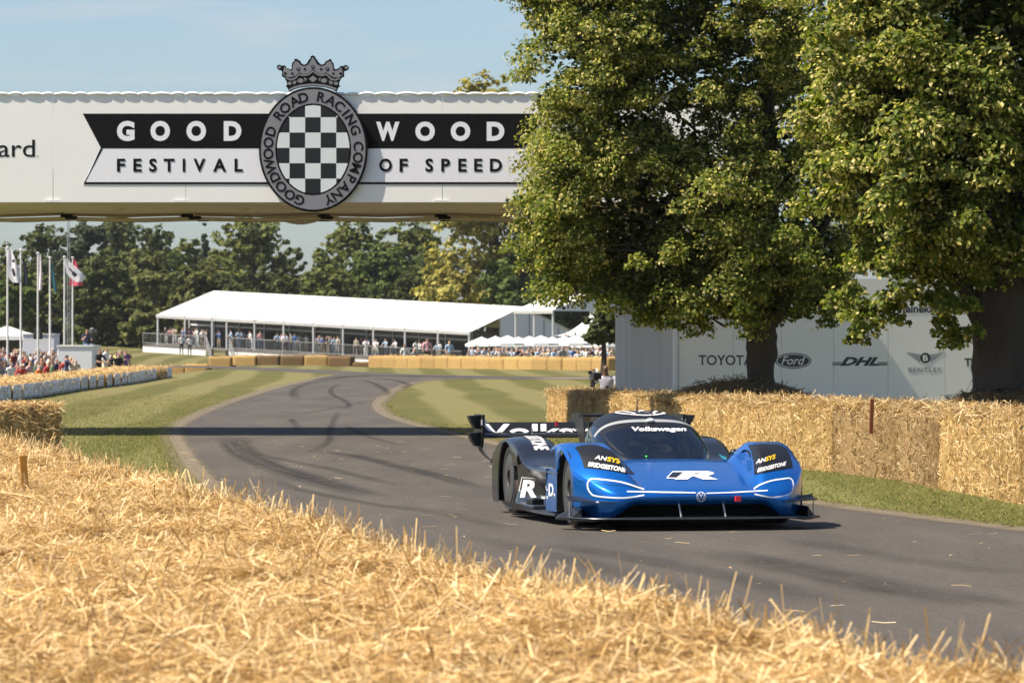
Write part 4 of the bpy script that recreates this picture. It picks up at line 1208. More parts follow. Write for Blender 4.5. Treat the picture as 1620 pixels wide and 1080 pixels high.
# smaller marquee behind its right end, and a swooping peaked tent
def small_marquee(px_l, px_r, py_e, dist, rise, half, depth_px, label):
    o0 = at(px_l, py_e, dist); e = empty('marquee', (o0.x, o0.y, tz(o0.x, o0.y))); tag(e, label, 'marquee')
    L_ = (px_r - px_l) * dist / F_PX / math.cos(ALPHA)
    bs = Vector(e.location); ev = Vector((math.cos(ALPHA), -math.sin(ALPHA), 0))
    P_ = lambda a, b, c: o0 + ev * a + gpv * b + Vector((0, 0, c)) - bs
    for k in range(2):
        a, b = L_ * k / 2, L_ * (k + 1) / 2
        quadstrip('roof_bay', [[P_(x_, -.2, -.25), P_(x_, -.2, 0), P_(x_, half, rise), P_(x_, 2 * half, 0)] for x_ in (a + .01, b - .01)], M_ROOF, e, .03)
    quadstrip('gable_panel', [[P_(L_, 0, -.05), P_(L_, 0, -.02)], [P_(L_, half, -.05), P_(L_, half, rise - .05)], [P_(L_, 2 * half, -.05), P_(L_, 2 * half, -.02)]], M_TENTW, e)
    for a in (.1, L_ / 2, L_ - .1):
        for b in (0, 2 * half): box_obj('post', P_(a, b, -1.9), (.15, .15, 3.8), M_ALU, e, -ALPHA)
    quadstrip('back_wall', [[P_(0, 2 * half, -3.6), P_(0, 2 * half, 0)], [P_(L_, 2 * half, -3.6), P_(L_, 2 * half, 0)]], M_TENTW, e)
    return e
small_marquee(814, 876, 491, 372, 1.45, 6.6, 70, 'smaller white marquee roof behind the grandstand right end')
pk = at(940, 512, 352); pk.z = tz(pk.x, pk.y)
tent = empty('peaked_tent', pk); tag(tent, 'white peaked tent with swooping roof behind the parasols', 'tent')
bm = bmesh.new(); n_ = 24; rows = []
ztop = at(930, 494, 352).z - pk.z; zed = at(930, 531, 352).z - pk.z
for i in range(8):
    t = i / 7; r_ = .12 + 3.2 * t; z_ = zed + (ztop - zed) * (1 - t) ** 1.9
    rows.append([bm.verts.new((r_ * math.cos(2 * math.pi * k / n_), r_ * math.sin(2 * math.pi * k / n_), z_)) for k in range(n_)])
for i in range(7):
    for k in range(n_): bm.faces.new((rows[i][k], rows[i][(k + 1) % n_], rows[i + 1][(k + 1) % n_], rows[i + 1][k]))
bm_obj('canopy', bm, M_ROOF, tent, True)
tube_obj('pole', [(0, 0, 0), (0, 0, ztop + .1)], .06, M_ALU, tent)
for k in range(6): tube_obj('guy_pole', [(3.1 * math.cos(k), 3.1 * math.sin(k), 0), (3.1 * math.cos(k), 3.1 * math.sin(k), zed + .02)], .04, M_ALU, tent, 6)

# parasols over the crowd
def parasol_meshes():
    bm = bmesh.new(); n_ = 8; apex = bm.verts.new((0, 0, .62))
    r1 = [bm.verts.new((.75 * math.cos(2 * math.pi * k / n_ + .39), .75 * math.sin(2 * math.pi * k / n_ + .39), .36)) for k in range(n_)]
    r2 = [bm.verts.new((1.5 * math.cos(2 * math.pi * k / n_ + .39), 1.5 * math.sin(2 * math.pi * k / n_ + .39), .06)) for k in range(n_)]
    r3 = [bm.verts.new((1.5 * math.cos(2 * math.pi * k / n_ + .39), 1.5 * math.sin(2 * math.pi * k / n_ + .39), -.12)) for k in range(n_)]
    for k in range(n_):
        j = (k + 1) % n_
        bm.faces.new((apex, r1[k], r1[j])); bm.faces.new((r1[k], r2[k], r2[j], r1[j])); bm.faces.new((r2[k], r3[k], r3[j], r2[j]))
    me = bpy.data.meshes.new('parasol_canopy'); bm.to_mesh(me); bm.free(); me.materials.append(M_ROOF)
    bm = bmesh.new(); add_tube(bm, [(0, 0, -2.6), (0, 0, .66)], .03, 6)
    m2 = bpy.data.meshes.new('parasol_pole'); bm.to_mesh(m2); bm.free(); m2.materials.append(M_ALU)
    return me, m2
pm = parasol_meshes()
par_px = [762, 784, 803, 820, 838, 856, 874, 893, 911, 929, 948, 964]
for i, px in enumerate(par_px):
    d_ = 330 - (i % 3) * 9
    p_ = at(px, 545.5 - (i % 3) * .8 + (1.5 if i > 8 else 0), d_)
    e = empty('parasol', (p_.x, p_.y, tz(p_.x, p_.y)))
    lab = 'leftmost white parasol, beside the grandstand right corner' if i == 0 else ('rightmost white parasol, beside the hoarding' if i == len(par_px) - 1 else f'white parasol, {ordinal(i + 1)} from the left in the row right of the grandstand')
    tag(e, lab, 'parasol', 'white parasols over the crowd')
    for nm, m_ in (('canopy', pm[0]), ('pole', pm[1])):
        c = link(nm, m_, e); c.location = (0, 0, p_.z - tz(p_.x, p_.y)); c.scale = (.9, .9, 1)

# ================================================================== left: flags, tent, white platform, mast
M_FW = mat('white_flag', (0.74, 0.73, 0.78), .7); M_FR = mat('red_flag', (0.62, 0.09, 0.14), .7)
M_FG = mat('teal_flag', (0.02, 0.12, 0.15), .7); M_FN = mat('navy_flag', (0.02, 0.022, 0.05), .7); M_FP = mat('pink_white_flag', (0.74, 0.66, 0.70), .7)
def flag_pole(px, ytop, d_, flag, label):
    p_ = at(px, 530, d_); z0 = tz(p_.x, p_.y); ht = at(px, ytop, d_).z - z0
    e = empty('flagpole', (p_.x, p_.y, z0)); tag(e, label, 'flagpole', 'flagpoles beside the crowd')
    tube_obj('pole', [(0, 0, 0), (0, 0, ht * .5), (0, 0, ht)], [.055, .05, .04], M_POLE, e)
    bm = bmesh.new(); bmesh.ops.create_uvsphere(bm, u_segments=10, v_segments=6, radius=.085)
    for v_ in bm.verts: v_.co.z = v_.co.z * .6 + ht + .02
    bm_obj('finial', bm, M_POLE, e, True)
    s = F_PX / d_
    m_, outline, mark = flag
    # outline rows: (y pixel, x left, x right) relative to the pole; cloth folded in depth
    bm = bmesh.new(); g_ = []
    for (yy, xl, xr) in outline:
        row = []
        for k in range(9):
            t = k / 8
            row.append(bm.verts.new(((xl + (xr - xl) * t) / s, -.10 * math.sin(t * 7 + yy * .05) * t - .05, ht - (yy - ytop) / s)))
        g_.append(row)
    for i in range(len(g_) - 1):
        for k in range(8): bm.faces.new((g_[i][k], g_[i + 1][k], g_[i + 1][k + 1], g_[i][k + 1]))
    fo = bm_obj('flag', bm, m_, e, True)
    if mark:
        mk = bmesh.new()
        for (x0, y0, x1, y1, w) in mark:
            v2, fs = ribbon2d([(x0, y0), (x1, y1)], w)
            vs = [mk.verts.new((a / s, -.22, ht - (b - ytop) / s)) for a, b in v2]
            for f_ in fs: mk.faces.new([vs[i] for i in f_])
        bm_obj('flag_print', mk, M_FN, fo)
    return e
flag_pole(12, 392, 200, (M_FW, [(393, 1, 6), (405, 0, 11), (420, -1, 16), (435, -1, 20), (447, 8, 21)], [(9, 411, 11, 415, 4), (9, 425, 12, 437, 4)]), 'tall white flagpole at the left edge with a white lettered flag')
flag_pole(33, 396, 205, (M_FN, [(408, 3, 6), (420, 4, 8), (435, 5, 11), (450, 7, 12)], None), 'second flagpole from the left edge with a dark limp flag')
flag_pole(60, 401, 211, (M_FP, [(402, 1, 5), (420, 1, 6), (440, 0, 7), (459, 0, 6)], None), 'flagpole with a narrow drooping pinkish white flag')
flag_pole(79, 408, 217, (M_FG, [(418, 3, 5), (430, 3, 7), (445, 3, 9), (462, 7, 11)], None), 'flagpole with a limp teal flag')
flag_pole(102, 407, 222, (M_FW, [(408, 1, 3), (416, 1, 11), (424, 2, 20), (432, 3, 28), (438, 8, 33), (446, 18, 28)], [(8, 424, 14, 431, 2.5), (14, 431, 19, 437, 6)]), 'flagpole with a white flag blowing across a red one')
flag_pole(115, 408, 227, (M_FR, [(410, 1, 4), (425, 0, 10), (440, -4, 16), (452, -6, 16)], None), 'flagpole with a red flag, last of the row')
p_ = at(108, 530, 320); z0 = tz(p_.x, p_.y); mh = at(108, 300, 320).z - z0
mast = empty('lattice_mast', (p_.x, p_.y, z0)); tag(mast, 'thin grey mast rising behind the flagpoles', 'mast')
for k in range(3):
    a = k * 2.094; tube_obj('mast_leg', [(.13 * math.cos(a), .13 * math.sin(a), 0), (.09 * math.cos(a), .09 * math.sin(a), mh)], .022, M_GREYM, mast, 6)
bm = bmesh.new()
for k in range(26):
    z1, z2 = mh * k / 26, mh * (k + 1) / 26
    for j in range(3):
        a, b = j * 2.094 + (k % 2) * 2.094, (j + 1) * 2.094 + (k % 2) * 2.094
        ra, rb = .13 - .04 * z1 / mh, .13 - .04 * z2 / mh
        add_tube(bm, [(ra * math.cos(a), ra * math.sin(a), z1), (rb * math.cos(b), rb * math.sin(b), z2)], .009, 4)
bm_obj('mast_bracing', bm, M_GREYM, mast)
# peaked white tent and white cabin by the flags
def frame_tent(px0, px1, pye, pyp, d_, dep, label):
    a, b = at(px0, pye, d_), at(px1, pye, d_); e = empty('frame_tent', (a.x, d_, tz(a.x, d_))); tag(e, label, 'tent')
    W_ = b.x - a.x; ze = a.z - e.location.z; zp = at(px0, pyp, d_).z - e.location.z
    bm = bmesh.new(); ap = bm.verts.new((W_ / 2, dep / 2, zp))
    ring = []
    for (x_, y_) in ((0, 0), (W_ / 4, 0), (W_ / 2, 0), (3 * W_ / 4, 0), (W_, 0), (W_, dep / 2), (W_, dep), (W_ / 2, dep), (0, dep), (0, dep / 2)):
        mid = bm.verts.new(((x_ + W_ / 2) / 2, (y_ + dep / 2) / 2, ze + (zp - ze) * .40)); ring.append((mid, bm.verts.new((x_, y_, ze)), bm.verts.new((x_, y_, ze - .28))))
    for k in range(len(ring)):
        j = (k + 1) % len(ring)
        bm.faces.new((ap, ring[k][0], ring[j][0]))
        for h in (0, 1): bm.faces.new((ring[k][h], ring[k][h + 1], ring[j][h + 1], ring[j][h]))
    bm_obj('canopy', bm, M_ROOF, e, True, 50)
    for x_ in (.05, W_ - .05):
        for y_ in (.05, dep - .05): tube_obj('leg', [(x_, y_, 0), (x_, y_, ze)], .05, M_ALU, e, 6)
    quadstrip('back_wall', [[(0.02, dep, 0), (0.02, dep, ze)], [(W_, dep, 0), (W_, dep, ze)]], M_DARKGLASS, e)
    return e
frame_tent(-46, 58, 531, 515, 285, 4.0, 'white peaked frame tent behind the flagpoles')
def white_cabin(px0, px1, py0, d_, dep, label):
    a, b = at(px0, py0, d_), at(px1, py0, d_); z0 = tz(a.x, d_)
    e = empty('white_cabin', (a.x, d_, z0)); tag(e, label, 'cabin'); W_ = b.x - a.x; h_ = a.z - z0
    box_obj('wall', (W_ / 2, dep / 2, h_ / 2), (W_, dep, h_), M_TENTW, e, 0, .02)
    box_obj('roof_edge', (W_ / 2, dep / 2, h_ + .03), (W_ + .1, dep + .1, .06), M_ROOF, e)
    n_ = max(int(W_ / 1.1), 1)
    for k in range(1, n_): box_obj('seam', (W_ * k / n_, -.006, h_ / 2), (.03, .012, h_ - .1), M_GREYM, e)
    return e
white_cabin(36, 86, 529, 262, 3, 'white cabin with a loudspeaker behind the flagpoles')
white_cabin(91, 146, 548, 214, 4, 'white platform box with a cameraman on top beside the crowd')
sp = at(53, 529, 259); spk = empty('loudspeaker', (sp.x, 261.4, sp.z)); tag(spk, 'dark loudspeaker hung on the white cabin wall', 'loudspeaker')
box_obj('body', (0, 0, .1), (.5, .5, .75), M_BLACK, spk, 0, .05); box_obj('grille', (0, -.26, .1), (.4, .02, .6), M_LOGO, spk)
# ================================================================== trees
def leaf_cloud(pos, nrm, size, col, elong=1.35, fold=.25, jitter=.5, flat=False):
    """many folded leaves (6 verts, 2 quads) at pos facing nrm"""
    n = len(pos)
    nr = nrm + RNG.normal(0, jitter, (n, 3)); nr /= np.linalg.norm(nr, axis=1)[:, None] + 1e-9
    r = RNG.normal(0, 1, (n, 3)); r[:, 2] -= .7
    t = r - nr * (r * nr).sum(1)[:, None]; t /= np.linalg.norm(t, axis=1)[:, None] + 1e-9
    b = np.cross(nr, t)
    L = (size * elong / 2)[:, None]; W = (size / 2)[:, None]; Fd = (size * fold)[:, None]
    if flat:
        v = np.stack([pos - t * L, pos + b * W + t * L * .1, pos + t * L, pos - b * W + t * L * .1], 1)
        return v.reshape(-1, 3), (np.arange(n) * 4)[:, None] + np.array([[0, 1, 2, 3]]), np.repeat(col, 4, 0)
    v = np.empty((n, 6, 3))
    v[:, 0] = pos - t * L
    v[:, 1] = pos + t * L
    v[:, 2] = pos - t * L * .45 + b * W + nr * Fd
    v[:, 3] = pos + t * L * .40 + b * W * .85 + nr * Fd
    v[:, 4] = pos - t * L * .45 - b * W + nr * Fd
    v[:, 5] = pos + t * L * .40 - b * W * .85 + nr * Fd
    k = (np.arange(n) * 6)[:, None]
    q = np.concatenate([k + np.array([[0, 2, 3, 1]]), k + np.array([[0, 1, 5, 4]])], 0)
    return v.reshape(-1, 3), q, np.repeat(col, 6, 0)

def merge_clouds(cl):
    cl = [(v, q if q.shape[1] == 4 else q, c) for v, q, c in cl]
    vs, qs, cs, o = [], [], [], 0
    for v, q, c in cl:
        vs.append(v); qs.append(q + o); cs.append(c); o += len(v)
    return np.concatenate(vs), np.concatenate(qs), np.concatenate(cs)

def trunk_mesh(bm, pts, radii, n=14, rough=.06, seed=0):
    rings = add_tube(bm, pts, radii, n, cap=True)
    for i, rg in enumerate(rings):
        for k, v in enumerate(rg):
            c = Vector(pts[i]) if not isinstance(pts[i], Vector) else pts[i]
            d = v.co - c
            v.co = c + d * (1 + rough * mnoise.noise(Vector((math.cos(k * 6.283 / n) * 2, math.sin(k * 6.283 / n) * 2, i * .5 + seed))) * 3)

def lime_tree(base, label, trunk, limbs, blobs, nclump, per, leaf, sprays=(), seed=1):
    """trunk = [(z, dx, dy, r)], blobs = [(cx,cy,cz,rx,ry,rz,weight)] relative to the base"""
    global RNG
    RNG = np.random.default_rng(seed)
    e = empty('lime_tree', base); tag(e, label, 'tree', 'flowering lime trees beside the track')
    bm = bmesh.new()
    trunk_mesh(bm, catmull([Vector((dx, dy, z)) for z, dx, dy, r in trunk], 4), [lerp_tab([(i, t[3]) for i, t in enumerate(trunk)], k / 4) for k in range(4 * (len(trunk) - 1) + 1)], 18, .05, seed)
    tr = bm_obj('trunk', bm, M_BARK, e, True)
    for pts, r0, r1 in limbs:
        bm = bmesh.new(); pp = catmull([Vector(p) for p in pts], 4)
        trunk_mesh(bm, pp, [r0 + (r1 - r0) * i / (len(pp) - 1) for i in range(len(pp))], 9, .05, seed)
        bm_obj('limb', bm, M_BARK, e, True)
    # clump centres through the outer shell of the blobs
    cen, out = [], []
    w = np.array([b[6] for b in blobs]); w = w / w.sum()
    while len(cen) < nclump:
        b = blobs[RNG.choice(len(blobs), p=w)]
        d = RNG.normal(0, 1, 3); d /= np.linalg.norm(d)
        d = np.sign(d) * np.abs(d) ** .8
        lump = 1 + .16 * mnoise.noise(Vector((d[0] * 2.2 + seed, d[1] * 2.2, d[2] * 2.2))) * 2
        r = RNG.uniform(.62, 1.0) ** .7 * lump
        p = np.array(b[:3]) + d * r * np.array(b[3:6])
        if p[2] < 1.6: continue
        if mnoise.noise(Vector((p[0] * .75 + seed * 3, p[1] * .75, p[2] * .95))) < -.10 - .25 * (r < .75): continue
        cen.append(p); out.append(d)
    for p in sprays: cen.append(np.array(p)); out.append(np.array([0, -.3, -.3]))
    cen = np.array(cen); out = np.array(out); nc = len(cen)
    rad = RNG.uniform(.20, .40, nc)
    rad[nclump:] = RNG.uniform(.16, .26, nc - nclump)
    clouds = []
    tone = RNG.uniform(.75, 1.2, nc)
    # leaves hang in drooping layers: flattened clumps, tips lower on the outside
    idx = np.repeat(np.arange(nc), per)
    n = len(idx)
    o = RNG.normal(0, 1, (n, 3)); o /= np.linalg.norm(o, axis=1)[:, None]
    o *= (RNG.uniform(0, 1, n) ** .45)[:, None]
    hor = np.hypot(o[:, 0], o[:, 1])
    off = o * np.stack([rad[idx], rad[idx], rad[idx] * .55], -1)
    off[:, 2] -= hor ** 2 * rad[idx] * .55
    pos = cen[idx] + off
    nr = o * np.array([.5, .5, .5]) + out[idx] * .35 + np.array([0, 0, .75])
    pal = np.array([(.104, .142, .020), (.142, .178, .026), (.205, .220, .036), (.060, .088, .018)])
    col = pal[RNG.choice(4, n, p=[.28, .34, .26, .12])] * tone[idx][:, None] * RNG.uniform(.8, 1.2, (n, 1))
    clouds.append(leaf_cloud(pos, nr, RNG.uniform(leaf * .75, leaf * 1.3, n), col, 1.15, .18, .45))
    # pale bracts and flower bunches under the outer leaves
    pf = int(per * .88)
    idf = np.repeat(np.arange(nc), pf)
    idf = idf[RNG.uniform(0, 1, len(idf)) < np.interp(cen[idf][:, 2], [2.0, 3.2, 5.0], [.18, .5, 1.0])]; n = len(idf)   # blossom sits high; thinned low to darken the crown's shaded underside
    o = RNG.normal(0, 1, (n, 3)); o /= np.linalg.norm(o, axis=1)[:, None]; o *= (RNG.uniform(.5, 1.05, n) ** .5)[:, None]
    hor = np.hypot(o[:, 0], o[:, 1])
    off = o * np.stack([rad[idf], rad[idf], rad[idf] * .5], -1); off[:, 2] -= hor ** 2 * rad[idf] * .6 + .0
    pos = cen[idf] + off
    bunch = RNG.normal(0, .025, (n, 3)); pos = pos + bunch
    palf = np.array([(.55, .51, .13), (.62, .55, .19), (.42, .43, .09), (.70, .61, .28)])
    col = palf[RNG.choice(4, n)] * RNG.uniform(.7, 1.15, (n, 1))
    clouds.append(leaf_cloud(pos, o + np.array([0, 0, .3]), RNG.uniform(leaf * .46, leaf * .88, n), col, 1.7, .2, .8, True))
    # inner leaves
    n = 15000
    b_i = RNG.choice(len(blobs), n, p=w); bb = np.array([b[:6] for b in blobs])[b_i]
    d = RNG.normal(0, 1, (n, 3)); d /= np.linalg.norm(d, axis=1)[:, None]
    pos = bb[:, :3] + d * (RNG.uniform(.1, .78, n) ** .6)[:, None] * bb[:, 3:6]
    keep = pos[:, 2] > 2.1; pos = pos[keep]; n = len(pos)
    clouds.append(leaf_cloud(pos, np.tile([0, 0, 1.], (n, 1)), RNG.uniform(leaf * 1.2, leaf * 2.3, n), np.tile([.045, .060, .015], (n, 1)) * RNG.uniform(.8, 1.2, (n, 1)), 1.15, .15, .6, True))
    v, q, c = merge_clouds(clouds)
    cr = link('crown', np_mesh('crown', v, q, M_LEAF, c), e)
    # twigs that carry the clumps
    bm = bmesh.new()
    for i in RNG.choice(nclump, 150, replace=False):
        p = Vector(cen[i]); ax = Vector((0, 0, p.z * .75 + .4)).lerp(p, .55)
        add_tube(bm, [ax, ax.lerp(p, .5) + Vector((0, 0, .12)), p], [.028, .016, .006], 5, cap=False)
    bm_obj('twigs', bm, M_BARK, cr, True)['kind'] = 'stuff'
    return e

T1D = 73.0; S1 = F_PX / T1D
def t1(px, py): return ((px - 1205) / S1, CAM_H + (530 - py) / S1)
T1X = 395 / S1
spr1 = []
for px, py in [(1012, 470), (1016, 486), (1020, 500), (1030, 478), (1060, 468), (1095, 470), (1110, 485), (1135, 480), (1150, 470), (1260, 480), (1300, 490), (1306, 505), (1330, 490), (1280, 470), (985, 462), (960, 470), (930, 462), (890, 455)]:
    x, z = t1(px, py); spr1.append((x, random.uniform(-1.6, .6), z))
lime_tree((T1X, T1D, 0), 'flowering lime tree with slim forked trunk behind the car',
    [(-.1, 0, 0, .34), (.3, 0, 0, .29), (.8, 0, 0, .25), (1.25, -.02, 0, .225), (1.62, .0, 0, .265), (1.9, .0, 0, .245), (2.2, .02, 0, .22), (3.2, .1, .1, .2), (5.5, .1, .1, .13), (7.5, 0, 0, .06)],
    [([(-.06, 0, 1.85), (-.42, -.1, 2.35), (-1.1, -.3, 3.3), (-2.4, -.4, 4.4)], .15, .04), ([(.08, 0, 1.95), (.45, -.15, 2.5), (1.0, -.3, 3.6), (1.6, -.2, 5)], .13, .03),
     ([(0, 0, 2.3), (-.3, -.7, 3.2), (-.9, -1.4, 4.2)], .12, .03), ([(.1, .1, 3.0), (-1.2, .3, 4.6), (-2.4, .3, 6)], .09, .03)],
    [(-1.5, 0, 5.4, 2.65, 2.5, 3.1, 1.0), (-2.35, 0, 3.95, 1.75, 2.0, 1.55, .42), (.35, 0, 3.9, 1.35, 2.2, 1.75, .42), (-1.6, 0, 7.4, 2.75, 2.4, 2.3, .6), (-1.0, -.2, 2.95, 1.9, 2.2, 1.0, .42), (-2.2, 0, 2.75, 1.5, 1.8, .55, .18), (.4, -.3, 2.6, 1.1, 1.4, .5, .12), (-2.78, -.2, 5.7, 1.05, 1.6, 1.5, .24), (.35, 0, 6.6, 1.5, 1.9, 1.9, .32), (-2.55, 0, 7.6, 1.45, 1.7, 1.4, .25)],
    1250, 112, .056, spr1, 5)

T2D = 58.0; S2 = F_PX / T2D
T2X = (1583 - 810) / S2
def t2(px, py): return ((px - 1583) / S2, CAM_H + (530 - py) / S2)
spr2 = []
for px, py in [(1340, 455), (1350, 470), (1345, 490), (1365, 500), (1358, 515), (1350, 530), (1375, 488), (1400, 470), (1412, 495), (1420, 470), (1440, 462), (1490, 480), (1496, 500), (1488, 515), (1510, 525), (1500, 535), (1475, 470), (1525, 480), (1318, 470), (1530, 520)]:
    x, z = t2(px, py); spr2.append((x, random.uniform(-1.2, .4), z))
lime_tree((T2X, T2D, 0), 'large flowering lime tree with thick dark trunk at the right edge',
    [(-.1, 0, 0, .55), (.3, 0, 0, .46), (.8, 0, 0, .40), (1.3, 0, 0, .375), (1.8, -.01, 0, .37), (2.3, .02, 0, .36), (3.0, .05, .1, .26), (5, .1, .1, .16), (7, 0, 0, .07)],
    [([(-.12, 0, 1.75), (-.42, -.1, 2.3), (-.7, -.2, 3.0), (-1.3, -.4, 4.2)], .15, .04), ([(.1, 0, 2.2), (.7, -.2, 3), (1.5, -.3, 4.2)], .14, .04), ([(0, -.1, 2.3), (-.2, -.8, 3.3), (-.6, -1.5, 4.4)], .12, .03)],
    [(.15, 0, 5.3, 2.35, 2.3, 2.9, 1.0), (-.95, -.2, 4.2, 1.40, 1.9, 1.5, .5), (.9, 0, 3.9, 1.6, 2.0, 1.4, .35), (-.8, 0, 6.2, 1.6, 2.0, 2.0, .45), (-.9, -.2, 3.45, 1.2, 1.6, .6, .14)],
    1050, 106, .064, spr2, 9)
RNG = np.random.default_rng(21)
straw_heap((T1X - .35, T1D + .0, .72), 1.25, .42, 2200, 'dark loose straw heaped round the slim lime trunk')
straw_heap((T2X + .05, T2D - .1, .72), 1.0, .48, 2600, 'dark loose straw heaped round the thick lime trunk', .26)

# ---- trees beyond the track, each its own crown
FARPAL = {'dark': [(.088, .108, .034), (.118, .134, .042), (.064, .082, .030)], 'mid': [(.128, .150, .042), (.170, .182, .050), (.092, .114, .036)],
          'olive': [(.128, .140, .046), (.160, .166, .054), (.092, .106, .036)], 'yellow': [(.320, .290, .070), (.390, .345, .095), (.200, .200, .055)],
          'green': [(.100, .138, .036), (.130, .165, .044), (.070, .100, .030)], 'blue': [(.085, .104, .058), (.100, .118, .064), (.060, .078, .044)]}
def far_tree(px, ytop, ybot, hw, d_, kind, label, n=4200, leaf=.36, shape='round', seed=0, group='trees beyond the track'):
    rn = np.random.default_rng(seed + int((px + 900) * 7 + ytop))
    s = F_PX / d_; p = at(px, 530, d_); z0 = tz(p.x, p.y)
    zt_, zb2 = CAM_H + (530 - ytop) / s - z0, CAM_H + (530 - ybot) / s - z0
    rw = hw / s
    e = empty('tree', (p.x, p.y, z0)); tag(e, label, 'tree', group)
    tube_obj('trunk', [(0, 0, -.2), (.1, 0, zt_ * .3), (0, .1, zt_ * .85)], [rw * .09 + .08, rw * .07 + .06, .04], M_BARK, e, 8)
    h = zt_ - zb2
    if shape == 'round':
        m_ = int((17 + int(rn.integers(0, 6))) * max(1, h / (2.1 * rw)) ** 1.2)
        lob = []
        for k in range(m_):
            a = rn.uniform(0, 2 * np.pi); t = rn.uniform(0, 1)
            prof = math.sin(math.pi * min(max(.22 + t * .70, 0), 1)) ** .6
            rr = rw * .66 * prof * rn.uniform(.55, 1.05)
            lr = rw * rn.uniform(.30, .52)
            lob.append((rr * math.cos(a), rr * math.sin(a), zb2 + h * (.06 + .84 * t), lr, lr * .75))
        lob.append((0, 0, zt_ - rw * .36, rw * .42, rw * .36))
        for k in range(7):
            a = rn.uniform(0, 6.28); lob.append((rw * .55 * math.cos(a), rw * .55 * math.sin(a), zb2 + h * rn.uniform(0, .25), rw * .42, rw * .34))
    elif shape == 'cedar':
        lob = []
        for k in range(9):
            t = k / 8
            for j in range(4):
                a = rn.uniform(0, 2 * np.pi); rr = rw * (1 - .62 * t) * rn.uniform(.35, .8)
                lob.append((rr * math.cos(a), rr * math.sin(a), zb2 + h * t, rw * .40 * (1 - .5 * t), rw * .085))
    else:                                         # spire
        lob = []
        for k in range(14):
            t = k / 13; a = rn.uniform(0, 6.28); rr = rw * (1 - t) * .5
            lob.append((rr * math.cos(a), rr * math.sin(a), zb2 + h * t, rw * (1 - t) * .6 + .15, h * .06))
    lob = np.array(lob); vol = lob[:, 3] ** 2 * (.4 + lob[:, 4] / lob[:, 3]); w = vol / vol.sum()
    # small clumps on every lobe so that the outline stays ragged
    ncl = n // 20
    li = rn.choice(len(lob), ncl, p=w)
    dr = rn.normal(0, 1, (ncl, 3)); dr /= np.linalg.norm(dr, axis=1)[:, None]
    cc_ = lob[li][:, :3] + dr * (rn.uniform(.55, 1.08, ncl))[:, None] * np.stack([lob[li][:, 3], lob[li][:, 3], lob[li][:, 4]], -1)
    idx = np.repeat(np.arange(ncl), 20); N = len(idx)
    o = rn.normal(0, 1, (N, 3)); o /= np.linalg.norm(o, axis=1)[:, None]; o *= (rn.uniform(0, 1, N) ** .5)[:, None]
    cr_ = rn.uniform(.5, 1.0, ncl) * min(max(rw * .17, .25), .95)
    pos = cc_[idx] + o * cr_[idx][:, None] * np.array([1, 1, .62])
    nrm = o * .5 + dr[idx] * .5 + np.array([0, 0, .6])
    pal = np.array(FARPAL[kind]); tone = rn.uniform(.72, 1.28, ncl)
    col = pal[rn.integers(0, 3, N)] * tone[idx][:, None]
    global RNG
    RNG = rn
    v, q, c = leaf_cloud(pos, nrm, rn.uniform(leaf * .65, leaf * 1.45, N), col, 1.3, .2, .55, True)
    link('crown', np_mesh('crown', v, q, M_FARLEAF, c), e)
    return e

